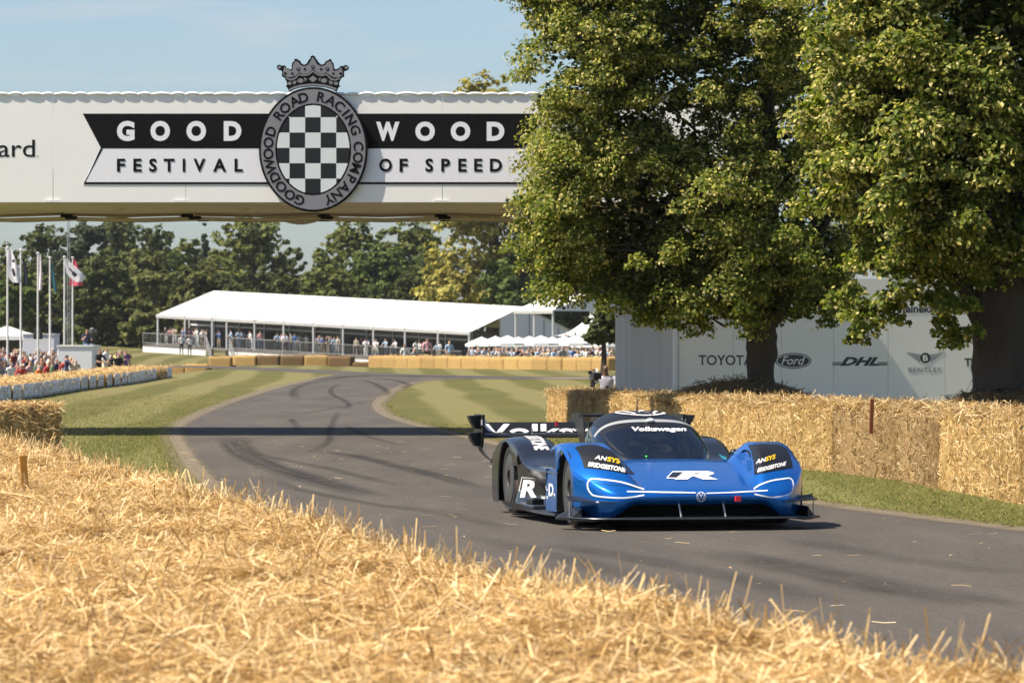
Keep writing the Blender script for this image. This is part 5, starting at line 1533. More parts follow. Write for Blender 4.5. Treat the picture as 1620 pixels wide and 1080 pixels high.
FT = [
 (8, 385, 520, 46, 545, 'olive', 'round', 'dull olive tree behind the leftmost flagpole', 3800),
 (72, 352, 500, 46, 530, 'dark', 'round', 'tall dark tree rising to the bridge left of the mast', 4600),
 (176, 338, 480, 62, 540, 'dark', 'round', 'tall black green tree touching the bridge right of the mast', 5400),
 (134, 366, 470, 62, 520, 'blue', 'cedar', 'layered blue green cedar behind the flags', 5200),
 (252, 358, 480, 40, 545, 'dark', 'round', 'dark round tree left of the slender conifer', 3800),
 (300, 376, 480, 28, 550, 'mid', 'round', 'small grey green tree beside the slender conifer', 3000),
 (323, 360, 480, 17, 535, 'blue', 'spire', 'slender pointed conifer against the sky', 2200),
 (345, 392, 500, 32, 528, 'olive', 'round', 'olive tree left of the broad dark tree', 3200),
 (402, 344, 505, 68, 500, 'mid', 'round', 'broad dark green tree in the middle under the bridge', 6800),
 (462, 392, 505, 26, 530, 'dark', 'round', 'small dark tree right of the broad middle tree', 2600),
 (24, 440, 552, 42, 440, 'green', 'round', 'bright green bush behind the white frame tent', 3800),
 (72, 430, 555, 40, 455, 'olive', 'round', 'olive green tree behind the middle flagpoles', 3800),
 (158, 404, 560, 56, 450, 'dark', 'round', 'big dark rounded tree left of the grandstand', 5600),
 (222, 398, 520, 48, 475, 'olive', 'round', 'olive green rounded tree above the grandstand left end', 4200),
 (278, 400, 520, 40, 480, 'green', 'round', 'fresh green tree between olive trees above the grandstand', 3600),
 (245, 424, 558, 42, 440, 'olive', 'round', 'olive tree with leafy base beside the grandstand left end', 4400),
 (318, 420, 520, 46, 452, 'olive', 'round', 'greyish olive tree just behind the marquee ridge', 4200),
 (372, 448, 520, 44, 450, 'dark', 'round', 'low dark tree behind the marquee ridge', 3200),
 (506, 418, 520, 48, 470, 'mid', 'round', 'low rounded tree in the gap below the open sky', 4200),
 (450, 440, 520, 40, 455, 'dark', 'round', 'low dark shrubby tree left of the open sky gap', 3000),
 (562, 346, 500, 56, 500, 'mid', 'round', 'tall open crowned tree right of the sky gap', 5000),
 (612, 392, 510, 52, 470, 'green', 'round', 'deep green tree between the open crowned and yellow trees', 5000),
 (648, 342, 500, 54, 505, 'mid', 'round', 'tall green tree reaching the bridge left of the yellow lime', 5200),
 (660, 425, 515, 46, 448, 'dark', 'round', 'dark low tree left of the yellow lime', 3800),
 (780, 112, 492, 104, 432, 'yellow', 'round', 'very tall yellow flowering lime whose top shows above the bridge', 12500),
 (838, 348, 500, 58, 425, 'green', 'round', 'fresh green tree between the yellow lime and the near lime', 5600),
 (870, 330, 505, 62, 440, 'dark', 'round', 'dark tree behind the right end of the grandstand', 5600),
 (925, 380, 520, 46, 445, 'mid', 'round', 'green tree above the smaller marquee', 4200),
 (1010, 360, 540, 70, 430, 'dark', 'round', 'dark tree behind the hoarding corner', 4600),
 (-60, 380, 540, 60, 500, 'mid', 'round', 'dark tree beyond the left edge', 2500),
 (1150, 340, 540, 90, 440, 'dark', 'round', 'dark tree behind the slim lime', 4000),
 (1330, 330, 540, 100, 440, 'mid', 'round', 'tree behind the hoarding', 3500),
 (1500, 330, 540, 100, 440, 'dark', 'round', 'tree far behind the hoarding right end', 3500),
 (40, 410, 560, 75, 600, 'dark', 'round', 'dim background tree behind the left flagpoles', 4200),
 (130, 400, 560, 75, 610, 'dark', 'round', 'dim background tree behind the cedar', 4200),
 (215, 392, 560, 75, 600, 'dark', 'round', 'dim background tree behind the olive rounded tree', 4200),
 (300, 400, 560, 75, 605, 'dark', 'round', 'dim background tree behind the slender conifer', 4200),
 (385, 410, 560, 75, 600, 'dark', 'round', 'dim background tree behind the broad middle tree', 4200),
 (470, 440, 560, 60, 600, 'mid', 'round', 'low background tree below the open sky gap', 4200),
 (600, 395, 560, 75, 600, 'dark', 'round', 'dim background tree behind the deep green tree', 4200),
 (690, 385, 560, 75, 600, 'dark', 'round', 'dim background tree left behind the yellow lime', 4200),
 (820, 380, 560, 75, 600, 'dark', 'round', 'dim background tree right behind the yellow lime', 4200),
 (910, 370, 560, 75, 600, 'dark', 'round', 'dim background tree behind the smaller marquee', 4200),
]
for i, (px, yt, yb, hw, d_, kd, sh, lab, n_) in enumerate(FT):
    far_tree(px, yt, yb, hw * 1.3, d_, kd, lab, int(n_ * 1.55), .41 if px != 780 else .40, sh, i)
far_tree(952, 470, 538, 26, 175, 'dark', 'small dark leafy tree beside the hoarding corner', 3600, .14, 'round', 77, 'small tree by the hoarding')
RNG = np.random.default_rng(33)
# ================================================================== the race car
# local axes: x forward from the front axle, y to the car's left, z up
CAR_POS = Vector((1.60, 42.2, 0.020)); CAR_RZ = math.atan2(-math.cos(R(11)), math.sin(R(11)))
car = empty('race_car', CAR_POS, CAR_RZ)
tag(car, 'low blue and black electric race car with big rear wing cornering on the track', 'race car')
CARM = Matrix.Translation(CAR_POS) @ Matrix.Rotation(CAR_RZ, 4, 'Z')
CARI = CARM.inverted()

def car_paint(name, col, metal, rough, coat):
    m = mat(name, col, rough, metal, coat=coat)
    m.node_tree.nodes['Principled BSDF'].inputs['Coat Roughness'].default_value = .08
    return m
M_BLUE = car_paint('blue_metallic_paint', (0.005, 0.185, 0.68), .70, .27, .6)
M_NAVY = car_paint('black_navy_paint', (0.010, 0.012, 0.018), .2, .30, .5)
M_CARBON = mat('satin_carbon', (0.012, 0.012, 0.013), .42, 0, var=.25, vscale=60)
M_CARBONL = mat('worn_carbon_edge', (0.055, 0.065, 0.085), .35, .3)
M_VOID = mat('dark_cavity', (0.004, 0.004, 0.004), .9)
M_TYRE_R = mat('tyre_rubber', (0.022, 0.021, 0.020), .75, var=.25, vscale=30)
M_TYRE_D = mat('dusty_tyre_shoulder', (0.20, 0.15, 0.10), .9, var=.3, vscale=20)
M_DISC = mat('wheel_disc', (0.055, 0.054, 0.052), .5)
M_DECW = mat('white_vinyl', (0.80, 0.80, 0.80), .45)
M_DECY = mat('yellow_vinyl', (0.85, 0.50, 0.01), .45)
M_DECR = mat('red_vinyl', (0.60, 0.02, 0.03), .45)
M_DECG = mat('grey_vinyl', (0.30, 0.31, 0.32), .5)
M_DECB = mat('black_vinyl', (0.008, 0.008, 0.009), .38)
M_CYAN = mat('turquoise_trim', (0.02, 0.35, 0.48), .4)

def uf(v):
    a = abs(v)
    return .945 - .075 * (a / 1.1) ** 2 - .467 * max(0, (a - .75) / .37) ** 2.17
HULL = [(0, .350), (.03, .366), (.10, .388), (.25, .424), (.45, .468), (.7, .518), (1.0, .570), (1.25, .608), (1.5, .62), (1.9, .60)]
FEND = [(0, .335), (.03, .365), (.10, .425), (.20, .505), (.35, .600), (.55, .705), (.75, .770), (.92, .792), (1.08, .790), (1.25, .768), (1.42, .725), (1.56, .675), (1.8, .60)]
def ztop_front(u, v):
    a = abs(v); n = uf(v) - u
    h = lerp_tab(HULL, n) - .02 * (a / .6) ** 2
    f_ = lerp_tab(FEND, n + .467 * max(0, (a - .75) / .37) ** 2.17 * .55)
    vin = .50 + .07 * sstep(n, .1, .8); w = sstep(a, vin + .01, vin + .17)
    z = h + w * (f_ - h)
    if a > 1.0:
        q = min((a - 1.0) / .12, 1); z -= .045 * (1 - math.sqrt(max(0, 1 - q * q))) * sstep(n, 0, .3)
    return z
def zbot_front(v):
    a = abs(v)
    return .232 - .125 * sstep(a, .60, .86)

def grid_obj(name, rows, m, parent, smooth=True, angle=40, close=False):
    bm = bmesh.new(); g_ = [[bm.verts.new(p) for p in r] for r in rows]
    for i in range(len(g_) - 1):
        for j in range(len(g_[0]) - 1):
            try: bm.faces.new((g_[i][j], g_[i + 1][j], g_[i + 1][j + 1], g_[i][j + 1]))
            except ValueError: pass
    bmesh.ops.remove_doubles(bm, verts=bm.verts, dist=1e-5)
    return bm_obj(name, bm, m, parent, smooth, angle)

vs_ = sorted(set([round(x, 4) for x in list(np.linspace(-1.0, 1.0, 69)) + [s_ * (1.0 + .12 * math.sin(t * math.pi / 2)) for s_ in (-1, 1) for t in np.linspace(0, 1, 9)]]))
rows = []
UR = -.62
for v in vs_:
    col = []
    f0 = uf(v); zb3 = zbot_front(v); zt3 = ztop_front(f0, v)
    for k in range(8):                          # fascia, from the mouth lip up round the nose
        t = k / 8
        bul = math.sin(math.pi * (.12 + .76 * t)) - math.sin(math.pi * .12)
        col.append((f0 - .05 * (1 - t) ** 1.5 + .045 * bul, v, zb3 + (zt3 - zb3) * t))
    for k in range(46):
        t = (k / 45) ** 1.25
        u = f0 + (UR - f0) * t
        col.append((u, v, ztop_front(u, v)))
    rows.append(col)
front_body = grid_obj('front_body', rows, M_BLUE, car, True, 50)
RW = .352                                        # tyre radius
def side_wall(s, name, m, top, u0, u1, uc, zlow_f, zlow_r, vv=1.12, Ra=.374, n=60):
    rr = []
    for k in range(n + 1):
        u = u0 + (u1 - u0) * k / n
        zt_ = top(u)
        d = abs(u - uc)
        if d < Ra: zl = RW + math.sqrt(Ra * Ra - d * d)
        else: zl = zlow_f(u) if u > uc else zlow_r(u)
        zl = min(zl, zt_ - .004)
        rr.append([(u, s * (vv + .010 * math.sin(math.pi * j / 5)), zl + (zt_ - zl) * j / 5) for j in range(6)])
    return grid_obj(name, rr, m, car, True, 50)
for s in (-1, 1):
    u_out = uf(1.12)
    side_wall(s, 'fender_side', M_BLUE, lambda u: ztop_front(u, 1.12), u_out - .0, UR, 0.0, lambda u: .107 + .0 * u, lambda u: ztop_front(u, 1.12) - .035, 1.12)
    # arch liner and dark wheel well
    bm = bmesh.new(); n_ = 20; g_ = []
    for k in range(n_ + 1):
        a = math.pi * (k / n_) * 1.02 - .02
        g_.append([bm.verts.new((.368 * math.cos(a), s * y_, RW + .368 * math.sin(a))) for y_ in (.66, 1.105)])
    for k in range(n_): bm.faces.new((g_[k][0], g_[k + 1][0], g_[k + 1][1], g_[k][1]))
    bm_obj('arch_liner', bm, M_VOID, car, True)
    box_obj('well_wall', (0, s * .68, .27), (.84, .02, .38), M_VOID, car)
    # blue louvre bridging the back of the arch
    grid_obj('arch_louvre', [[(-.40 - .05 * k, s * y_, .66 - .045 * k - .06 * k * .5) for y_ in (.72, 1.09)] for k in range(4)], M_BLUE, car)

# middle and rear body
PODZ = .535
REARF = [(-4.0, .50), (-3.85, .58), (-3.70, .665), (-3.50, .735), (-3.25, .775), (-2.98, .785), (-2.75, .770), (-2.55, .728), (-2.35, .655), (-2.15, .585), (-1.95, .548), (-1.7, .536), (-.3, .53)]
def ztop_rear(u, v):
    a = abs(v)
    base = lerp_tab([(-4.1, .40), (-3.2, .46), (-2.2, .52), (-1.2, .55), (-.3, .56)], u) + .05 * max(0, 1 - (a / .55) ** 2)
    f_ = lerp_tab(REARF, u)
    w = sstep(a, .52, .74)
    z = base + w * (f_ - base)
    if a > .95:
        q = min((a - .95) / .15, 1); rnd = .05
        z -= rnd * (1 - math.sqrt(max(0, 1 - q * q)))
    return z
vr_ = sorted(set([round(x, 4) for x in list(np.linspace(-.95, .95, 49)) + [s_ * (.95 + .15 * math.sin(t * math.pi / 2)) for s_ in (-1, 1) for t in np.linspace(0, 1, 9)]]))
rear_body = grid_obj('rear_body', [[(u, v, ztop_rear(u, v)) for u in np.linspace(-.42, -3.98, 90)] for v in vr_], M_NAVY, car, True, 50)
for s in (-1, 1):
    side_wall(s, 'rear_fender_side', M_NAVY, lambda u: ztop_rear(u, 1.10), -2.42, -3.78, -3.05, lambda u: .50, lambda u: .10, 1.10, .384, 50)
    bm = bmesh.new(); g_ = []
    for k in range(21):
        a = math.pi * k / 20
        g_.append([bm.verts.new((-3.05 + .378 * math.cos(a), s * y_, RW + .378 * math.sin(a))) for y_ in (.62, 1.09)])
    for k in range(20): bm.faces.new((g_[k][0], g_[k + 1][0], g_[k + 1][1], g_[k][1]))
    bm_obj('arch_liner', bm, M_VOID, car, True)
    box_obj('well_wall', (-3.05, s * .60, .27), (.9, .02, .38), M_VOID, car)
    # concave black flank with the emblem
    rr = []
    for k in range(31):
        u = -.90 - 1.72 * k / 30
        col = []
        for j in range(11):
            t = j / 10
            zt_ = ztop_rear(u, 1.10)
            z = zt_ + (.13 - zt_) * t
            yb = .78 + .28 * min(max((-u - .97) / 1.58, 0), 1)
            y_ = yb + (1.10 - yb) * (1 - t) ** 3 + .03 * max(0, t - .8) * 5
            col.append((u, s * y_, z))
        rr.append(col)
    grid_obj('flank_panel', rr, M_NAVY, car, True, 50)
    # flush blue panel right behind the front wheel
    rr = []
    for k in range(9):
        u = -.45 - .52 * k / 8
        rr.append([(u, s * (1.105 - .02 * (j / 6) ** 2), .115 + (.520 - .115) * j / 6) for j in range(7)])
    bp = grid_obj('blue_flank_panel', rr, M_BLUE, car, True, 50)
    grid_obj('panel_return', [[(-.97, s * 1.10, z_), (-.97, s * .84, z_)] for z_ in (.115, .3, .52)], M_NAVY, car)
    grid_obj('panel_front', [[(-.45, s * 1.10, z_), (-.45, s * .66, z_)] for z_ in (.115, .3, .52)], M_VOID, car)
    # floor edge between the wheels, lighter worn lip
    bm = bmesh.new()
    pts = [(-.42, .70), (-.42, 1.13), (-.75, 1.155), (-1.9, 1.16), (-2.6, 1.20), (-2.72, 1.10), (-2.72, .6)]
    vs2 = [bm.verts.new((a, s * b, .075)) for a, b in pts]
    f = bm.faces.new(vs2); ex = bmesh.ops.extrude_face_region(bm, geom=[f])
    bmesh.ops.translate(bm, vec=(0, 0, .022), verts=[e for e in ex['geom'] if isinstance(e, bmesh.types.BMVert)])
    bm_obj('floor_edge', bm, M_CARBONL, car)
    rr = [[(u, s * y_, z_) for (y_, z_) in ((1.14, .098), (1.20, .105), (1.235, .15))] for u in (-1.5, -1.9, -2.3, -2.66)]
    grid_obj('floor_fin', rr, M_CARBONL, car)
    box_obj('floor_step', (-1.95, s * 1.05, .118), (.9, .16, .045), M_CARBONL, car, 0, .015)
    box_obj('floor_duct', (-1.72, s * 1.06, .165), (.30, .12, .07), M_DECB, car, 0, .01)
    # rear wheel fairing tail
    grid_obj('tail_fairing', [[(-3.78, s * y_, z_) for y_ in (.66, 1.10)] for z_ in (.10, .35, .60)], M_NAVY, car)
# undertray and tail
box_obj('undertray', (-1.6, 0, .085), (4.6, 1.34, .03), M_CARBON, car)
grid_obj('tail_panel', [[(-3.98, v, .14) for v in (-1.0, -.5, 0, .5, 1.0)], [(-3.98, v, ztop_rear(-3.98, v)) for v in (-1.0, -.5, 0, .5, 1.0)]], M_CARBON, car)

# nose mouth, splitter, struts
box_obj('mouth_back', (.50, 0, .19), (.04, 1.75, .22), M_VOID, car)
grid_obj('mouth_roof', [[(uf(v) - .045, v, zbot_front(v) + .004), (.5, v, .20)] for v in np.linspace(-.84, .84, 25)], M_VOID, car)
bm = bmesh.new()
half = [(1.035, 0), (1.030, .3), (1.015, .6), (.985, .85), (.93, 1.02), (.80, 1.12), (.62, 1.20), (.44, 1.235), (.36, 1.20), (.36, 0)]
outl = [(a, b) for a, b in half[1:-1]] + [half[-1]] + [(a, -b) for a, b in reversed(half[1:-1])] + [half[0]]
vs2 = [bm.verts.new((a, b, .078 + (.018 if abs(b) < 1.0 else .0))) for a, b in outl]
f = bm.faces.new(vs2); ex = bmesh.ops.extrude_face_region(bm, geom=[f])
bmesh.ops.translate(bm, vec=(0, 0, .020), verts=[e for e in ex['geom'] if isinstance(e, bmesh.types.BMVert)])
bmesh.ops.triangulate(bm, faces=[ff for ff in bm.faces if len(ff.verts) > 4])
bm_obj('front_splitter', bm, M_CARBON, car)
tube_obj('splitter_lip', [(a + .004, b, .102) for a, b in [(x, -y) for x, y in reversed(half[1:8])] + half[:8]], .008, M_CARBONL, car, 6)
box_obj('air_dam', (.60, 0, .06), (.08, 1.7, .06), M_VOID, car)
for s in (-1, 1):
    bm = bmesh.new()
    vs2 = [bm.verts.new(p) for p in ((.72, s * 1.10, .20), (.36, s * 1.11, .20), (.34, s * 1.275, .100), (.46, s * 1.29, .098), (.66, s * 1.18, .105))]
    f = bm.faces.new(vs2); ex = bmesh.ops.extrude_face_region(bm, geom=[f]); [setattr(e.co, 'z', .079) for e in ex['geom'] if isinstance(e, bmesh.types.BMVert)]
    bm_obj('splitter_wedge', bm, M_CARBON, car)
for v in (-.19, .24):
    tube_obj('splitter_strut', [(.955, v, .105), (.905, v - .015, .236)], .009, M_GREYM, car, 6)
for s in (-1, 1):
    # dive planes with a thin stay, and little splitter end fences
    rr = []
    for k in range(8):
        t = k / 7
        y_ = .82 + .38 * t
        ch = .36 - .12 * t
        uc_ = .82 - .22 * t ** 1.5
        rr.append([(uc_ + ch / 2, s * y_, .250 + .010 * t), (uc_, s * y_, .247 + .012 * t), (uc_ - ch / 2, s * y_, .272 + .024 * t)])
    bm = bmesh.new(); g_ = [[bm.verts.new(p) for p in r] for r in rr]
    for i in range(7):
        for j in range(2): bm.faces.new((g_[i][j], g_[i + 1][j], g_[i + 1][j + 1], g_[i][j + 1]))
    ex = bmesh.ops.extrude_face_region(bm, geom=bm.faces[:])
    bmesh.ops.translate(bm, vec=(0, 0, .010), verts=[e for e in ex['geom'] if isinstance(e, bmesh.types.BMVert)])
    bm_obj('dive_plane', bm, M_CARBON, car, True, 30)
    tube_obj('dive_plane_stay', [(.58, s * 1.19, .10), (.58, s * 1.19, .27)], .006, M_GREYM, car, 6)
    grid_obj('wheel_fence', [[(.50 - .14 * k, s * 1.13, .085 + z_) for z_ in (0, .05 + .012 * k)] for k in range(4)], M_CARBONL, car)

# wheels
def wheel(u, s, w):
    e = empty('wheel', (u, s * 1.07, RW)); e.parent = car
    def lathe(nm, prof, m, n=48):
        bm = bmesh.new(); rings = []
        for (r_, y_) in prof: rings.append([bm.verts.new((r_ * math.cos(2 * math.pi * k / n), s * y_, r_ * math.sin(2 * math.pi * k / n))) for k in range(n)])
        for i in range(len(rings) - 1):
            for k in range(n): bm.faces.new((rings[i][k], rings[i][(k + 1) % n], rings[i + 1][(k + 1) % n], rings[i + 1][k]))
        return bm_obj(nm, bm, m, e, True, 35)
    lathe('tyre', [(.262, -.012), (.285, -.002), (.318, .0), (.336, -.010), (.346, -.026), (RW, -.06), (RW, -w + .06), (.340, -w + .01), (.27, -w)], M_TYRE_R)
    lathe('tyre_shoulder', [(.3385, -.0105), (.3475, -.0255), (RW + .0012, -.052)], M_TYRE_D)
    lathe('rim_ring', [(.264, -.006), (.255, .002), (.246, -.002)], M_CARBONL)
    lathe('wheel_disc', [(.246, -.004), (.20, .004), (.12, .006), (.092, .000), (.088, -.012)], M_DISC)
    lathe('hub', [(.088, -.016), (.05, -.02), (.002, -.016)], M_VOID)
for s in (-1, 1):
    wheel(0, s, .30); wheel(-3.05, s, .34)

# cockpit canopy
WB = [(.185, .03), (.20, .16), (.25, .315), (.35, .440), (.5, .53), (.7, .585), (1.0, .605), (1.4, .59), (1.8, .52), (2.3, .40), (2.8, .28), (3.4, .16)]
ZT = [(.185, .575), (.20, .590), (.25, .618), (.35, .675), (.5, .765), (.7, .878), (.85, .952), (1.0, 1.010), (1.2, 1.058), (1.45, 1.080), (1.8, 1.062), (2.3, .97), (2.8, .86), (3.4, .74)]
us = sorted(set([round(.185 + .165 * (k / 12) ** 2, 4) for k in range(13)] + [round(x, 4) for x in np.linspace(.35, 1.5, 47)] + [.775, .9, .972] + [round(x, 4) for x in np.linspace(1.5, 3.4, 30)]))
NT = 108
CSH = .30
def can_pt(r, th):
    c, s_ = math.cos(th), math.sin(th)
    a = r + .16 * c * c * sstep(r, .45, .90) * (1 - sstep(r, 1.1, 1.9))       # rows sweep back at the sides
    wb, zt_ = lerp_tab(WB, a) * .94, lerp_tab(ZT, a) - .012 * sstep(a, .6, 1.2)
    zb = lerp_tab([(.18, .56), (.5, .55), (1.2, .53), (3.4, .50)], a)
    return (-a - CSH, -wb * math.copysign(abs(c) ** .74, c), zb + (zt_ - zb) * max(s_, 0) ** .58)
def region(r, th):
    deg = math.degrees(th); deg = min(deg, 180 - deg)
    lowlim = 7 + 5 * sstep(r, 1.2, 2.0)
    if r < .900:
        if r > .40 and 34 < deg < 37.4: return 'pillar'
        if deg < 35 and r > .40: return 'side_window' if deg > lowlim else 'surround'
        if deg < 4: return 'surround'
        return 'sunstrip' if r > .775 else 'windscreen'
    if r < .972 and deg > 24: return 'visor_band'
    if deg < 35 and r < 1.42: return 'side_window' if deg > lowlim else 'surround'
    if deg > 30 and r < 1.75: return 'roof_panel'
    return 'engine_cover'
cells = {}
for i in range(len(us) - 1):
    for j in range(NT):
        th0, th1 = math.pi * j / NT, math.pi * (j + 1) / NT
        am, tm = (us[i] + us[i + 1]) / 2, (th0 + th1) / 2
        rg = region(am, tm)
        if rg in ('side_window', 'pillar'): rg = (rg, tm < math.pi / 2)
        cells.setdefault(rg, []).append((i, j))
def glass_material():
    m = bpy.data.materials.new('dark_tinted_glass'); m.use_nodes = True
    n, l = m.node_tree.nodes, m.node_tree.links
    out = n['Material Output']; n.remove(n['Principled BSDF'])
    tr = n.new('ShaderNodeBsdfTransparent'); tr.inputs['Color'].default_value = (.58, .60, .62, 1)
    gl = n.new('ShaderNodeBsdfGlossy'); gl.inputs['Roughness'].default_value = .03; gl.inputs['Color'].default_value = (.9, .95, 1, 1)
    fr = n.new('ShaderNodeFresnel'); fr.inputs['IOR'].default_value = 2.3
    mx = n.new('ShaderNodeMixShader'); l.new(fr.outputs[0], mx.inputs[0]); l.new(tr.outputs[0], mx.inputs[1]); l.new(gl.outputs[0], mx.inputs[2])
    l.new(mx.outputs[0], out.inputs['Surface'])
    return m
M_GLASS = glass_material()
can_m = {'windscreen': M_GLASS, 'visor_band': M_DECG, 'sunstrip': M_DECB, 'roof_panel': M_DECB, 'engine_cover': M_DECB, 'surround': M_DECB, 'pillar': M_DECB}
for rg, lst in cells.items():
    nm = rg if isinstance(rg, str) else rg[0]
    bm = bmesh.new(); vc = {}
    def gv_(i, j):
        if (i, j) not in vc: vc[(i, j)] = bm.verts.new(can_pt(us[i], math.pi * j / NT))
        return vc[(i, j)]
    for (i, j) in lst:
        try: bm.faces.new((gv_(i, j), gv_(i + 1, j), gv_(i + 1, j + 1), gv_(i, j + 1)))
        except ValueError: pass
    bmesh.ops.remove_doubles(bm, verts=bm.verts, dist=1e-6)
    o = bm_obj(nm, bm, can_m.get(nm, M_GLASS), car, True, 60)
# cockpit tub, dash and seat behind the glass
box_obj('cockpit_floor', (-1.25, 0, .50), (1.1, 1.05, .04), M_VOID, car)
grid_obj('dashboard', [[(-.72 - .05 * k, v, .585 + .035 * k - .05 * abs(v)) for v in np.linspace(-.42, .42, 9)] for k in range(4)], M_DECB, car)
box_obj('bulkhead', (-1.92, 0, .72), (.06, .95, .46), M_VOID, car)
box_obj('driver_seat', (-1.68, .08, .66), (.16, .46, .46), M_CARBON, car, 0, .05)
bm = bmesh.new()
add_tube(bm, [(-.98 + .03 * math.sin(a) * .5, .08 + .14 * math.cos(a), .66 + .10 * math.sin(a)) for a in np.linspace(0, 6.283, 17)], .014, 6, cap=False)
bm_obj('steering_wheel', bm, M_DECB, car, True)
bm = bmesh.new(); bmesh.ops.create_uvsphere(bm, u_segments=10, v_segments=8, radius=.008)
for v_ in bm.verts: v_.co += Vector((-.77, -.14, .640))
M_LED = mat('green_led', (.1, .9, .1), .5); pr = M_LED.node_tree.nodes['Principled BSDF']; pr.inputs['Emission Color'].default_value = (.1, 1, .1, 1); pr.inputs['Emission Strength'].default_value = 2
bm_obj('dash_light', bm, M_LED, car)
# driver
driver = empty('person', CARM @ Vector((-1.5, .08, .48)), CAR_RZ)
tag(driver, 'race driver in a grey helmet seated behind the dark windscreen', 'person')
M_SUIT = mat('race_suit', (.10, .11, .14), .8); M_HELM = mat('grey_helmet', (.38, .38, .40), .3, coat=.4)
bm = bmesh.new()
rowp = [(-.12, .16, 0), (-.10, .19, .12), (-.06, .22, .22), (-.04, .21, .28), (-.02, .10, .32), (0, .07, .36)]
rings = [[bm.verts.new((x_ + .11 * math.sin(2 * math.pi * k / 16), w_ * math.cos(2 * math.pi * k / 16), z_)) for k in range(16)] for x_, w_, z_ in rowp]
for i in range(len(rings) - 1):
    for k in range(16): bm.faces.new((rings[i][k], rings[i][(k + 1) % 16], rings[i + 1][(k + 1) % 16], rings[i + 1][k]))
bm.faces.new(rings[-1]); bm.faces.new(rings[0][::-1])
for s in (-1, 1):
    add_tube(bm, catmull([(-.03, s * .18, .25), (.10, s * .24, .12), (.32, s * .16, .13), (.47, s * .13, .18)], 4), [.06, .058, .056, .054, .05, .047, .045, .043, .04, .038, .036, .036, .04], 10)
    for k in range(4):     # fingers curled round the rim
        add_tube(bm, [(.47, s * .13, .155 + .016 * k), (.512, s * .135, .157 + .016 * k), (.53, s * .15, .157 + .016 * k), (.505, s * .165, .157 + .016 * k)], .009, 6)
    add_tube(bm, [(.46, s * .12, .20), (.49, s * .105, .22), (.515, s * .12, .225)], .009, 6)
bm_obj('body', bm, M_SUIT, driver, True)
bm = bmesh.new(); bmesh.ops.create_uvsphere(bm, u_segments=28, v_segments=18, radius=1)
for v_ in bm.verts:
    x_, y_, z_ = v_.co
    v_.co = Vector((x_ * .150 + (.03 if z_ < -.2 and x_ > 0 else 0), y_ * .122, z_ * .140 + .42))
hm = bm_obj('helmet', bm, M_HELM, driver, True)
grid_obj('visor', [[(.153 * math.cos(a) * math.cos(b) , .126 * math.sin(a) * math.cos(b), .42 + .141 * math.sin(b)) for a in np.linspace(-1.1, 1.1, 13)] for b in np.linspace(-.12, .42, 6)], M_DECB, driver)

# mirrors, trim, tow eye, antennas, roof pod
for s in (-1, 1):
    bm = bmesh.new(); add_tube(bm, [(-.50, s * .60, .60), (-.53, s * .66, .655)], .010, 6)
    bmesh.ops.create_uvsphere(bm, u_segments=12, v_segments=8, radius=1, matrix=Matrix.Translation((-.55, s * .69, .675)) @ Matrix.Diagonal((.05, .045, .040, 1)))
    bm_obj('mirror', bm, M_DECB, car, True, 50)
    grid_obj('turquoise_strip', [[(-.45 - .1 * k, s * (.55 + .05 * j + .01 * k), .612 + .012 * k - .022 * j + .012) for j in range(3)] for k in range(4)], M_CYAN, car)
bm = bmesh.new(); add_tube(bm, [(.965, .345, .285), (1.02, .345, .285)], [.022, .024], 10)
bmesh.ops.create_cube(bm, size=.05, matrix=Matrix.Translation((1.0, .345, .285)))
bm_obj('tow_eye', bm, M_DECR, car)
rz1 = lerp_tab(ZT, 1.18)
tube_obj('antenna', [(-1.45, -.08, rz1 - .01), (-1.45, -.08, rz1 + .05), (-1.45, -.08, rz1 + .17)], [.010, .005, .003], M_DECB, car, 6)
tube_obj('antenna', [(-1.28, .035, lerp_tab(ZT, .98) - .01), (-1.28, .035, 1.235)], [.005, .003], M_DECB, car, 6)
bm = bmesh.new(); bmesh.ops.create_uvsphere(bm, u_segments=16, v_segments=10, radius=1, matrix=Matrix.Translation((-.90 - CSH, .0, lerp_tab(ZT, .90) + .008)) @ Matrix.Diagonal((.05, .042, .022, 1)))
bm_obj('roof_pod', bm, M_DECW, car, True)

# rear wing
wing = empty('rear_wing', (0, 0, 0)); wing.parent = car
WU = -4.55; WH = 1.07
def foil(nm, u0, z0, u1, z1, th, m, h=WH):
    prof = []
    for k in range(12):
        t = k / 11; cam = .02 * math.sin(math.pi * t)
        prof.append((u0 + (u1 - u0) * t, z0 + (z1 - z0) * t ** 1.2 + cam * .2 + th * math.sqrt(t) * (1 - t) * 1.6))
    for k in range(11, -1, -1):
        t = k / 11
        prof.append((u0 + (u1 - u0) * t, z0 + (z1 - z0) * t ** 1.2 - th * math.sqrt(t) * (1 - t) * 1.6 - .003))
    bm = bmesh.new(); rr = [[bm.verts.new((a, y_, b)) for a, b in prof] for y_ in np.linspace(-h, h, 13)]
    for i in range(12):
        for k in range(len(prof)): bm.faces.new((rr[i][k], rr[i][(k + 1) % len(prof)], rr[i + 1][(k + 1) % len(prof)], rr[i + 1][k]))
    bm.faces.new(rr[0]); bm.faces.new(rr[-1][::-1])
    return bm_obj(nm, bm, m, wing, True, 40)
foil('front_element', WU + .12, .750, WU - .06, .785, .028, M_DECB)
upper_el = foil('upper_element', WU - .05, .790, WU - .22, .897, .010, M_DECB)
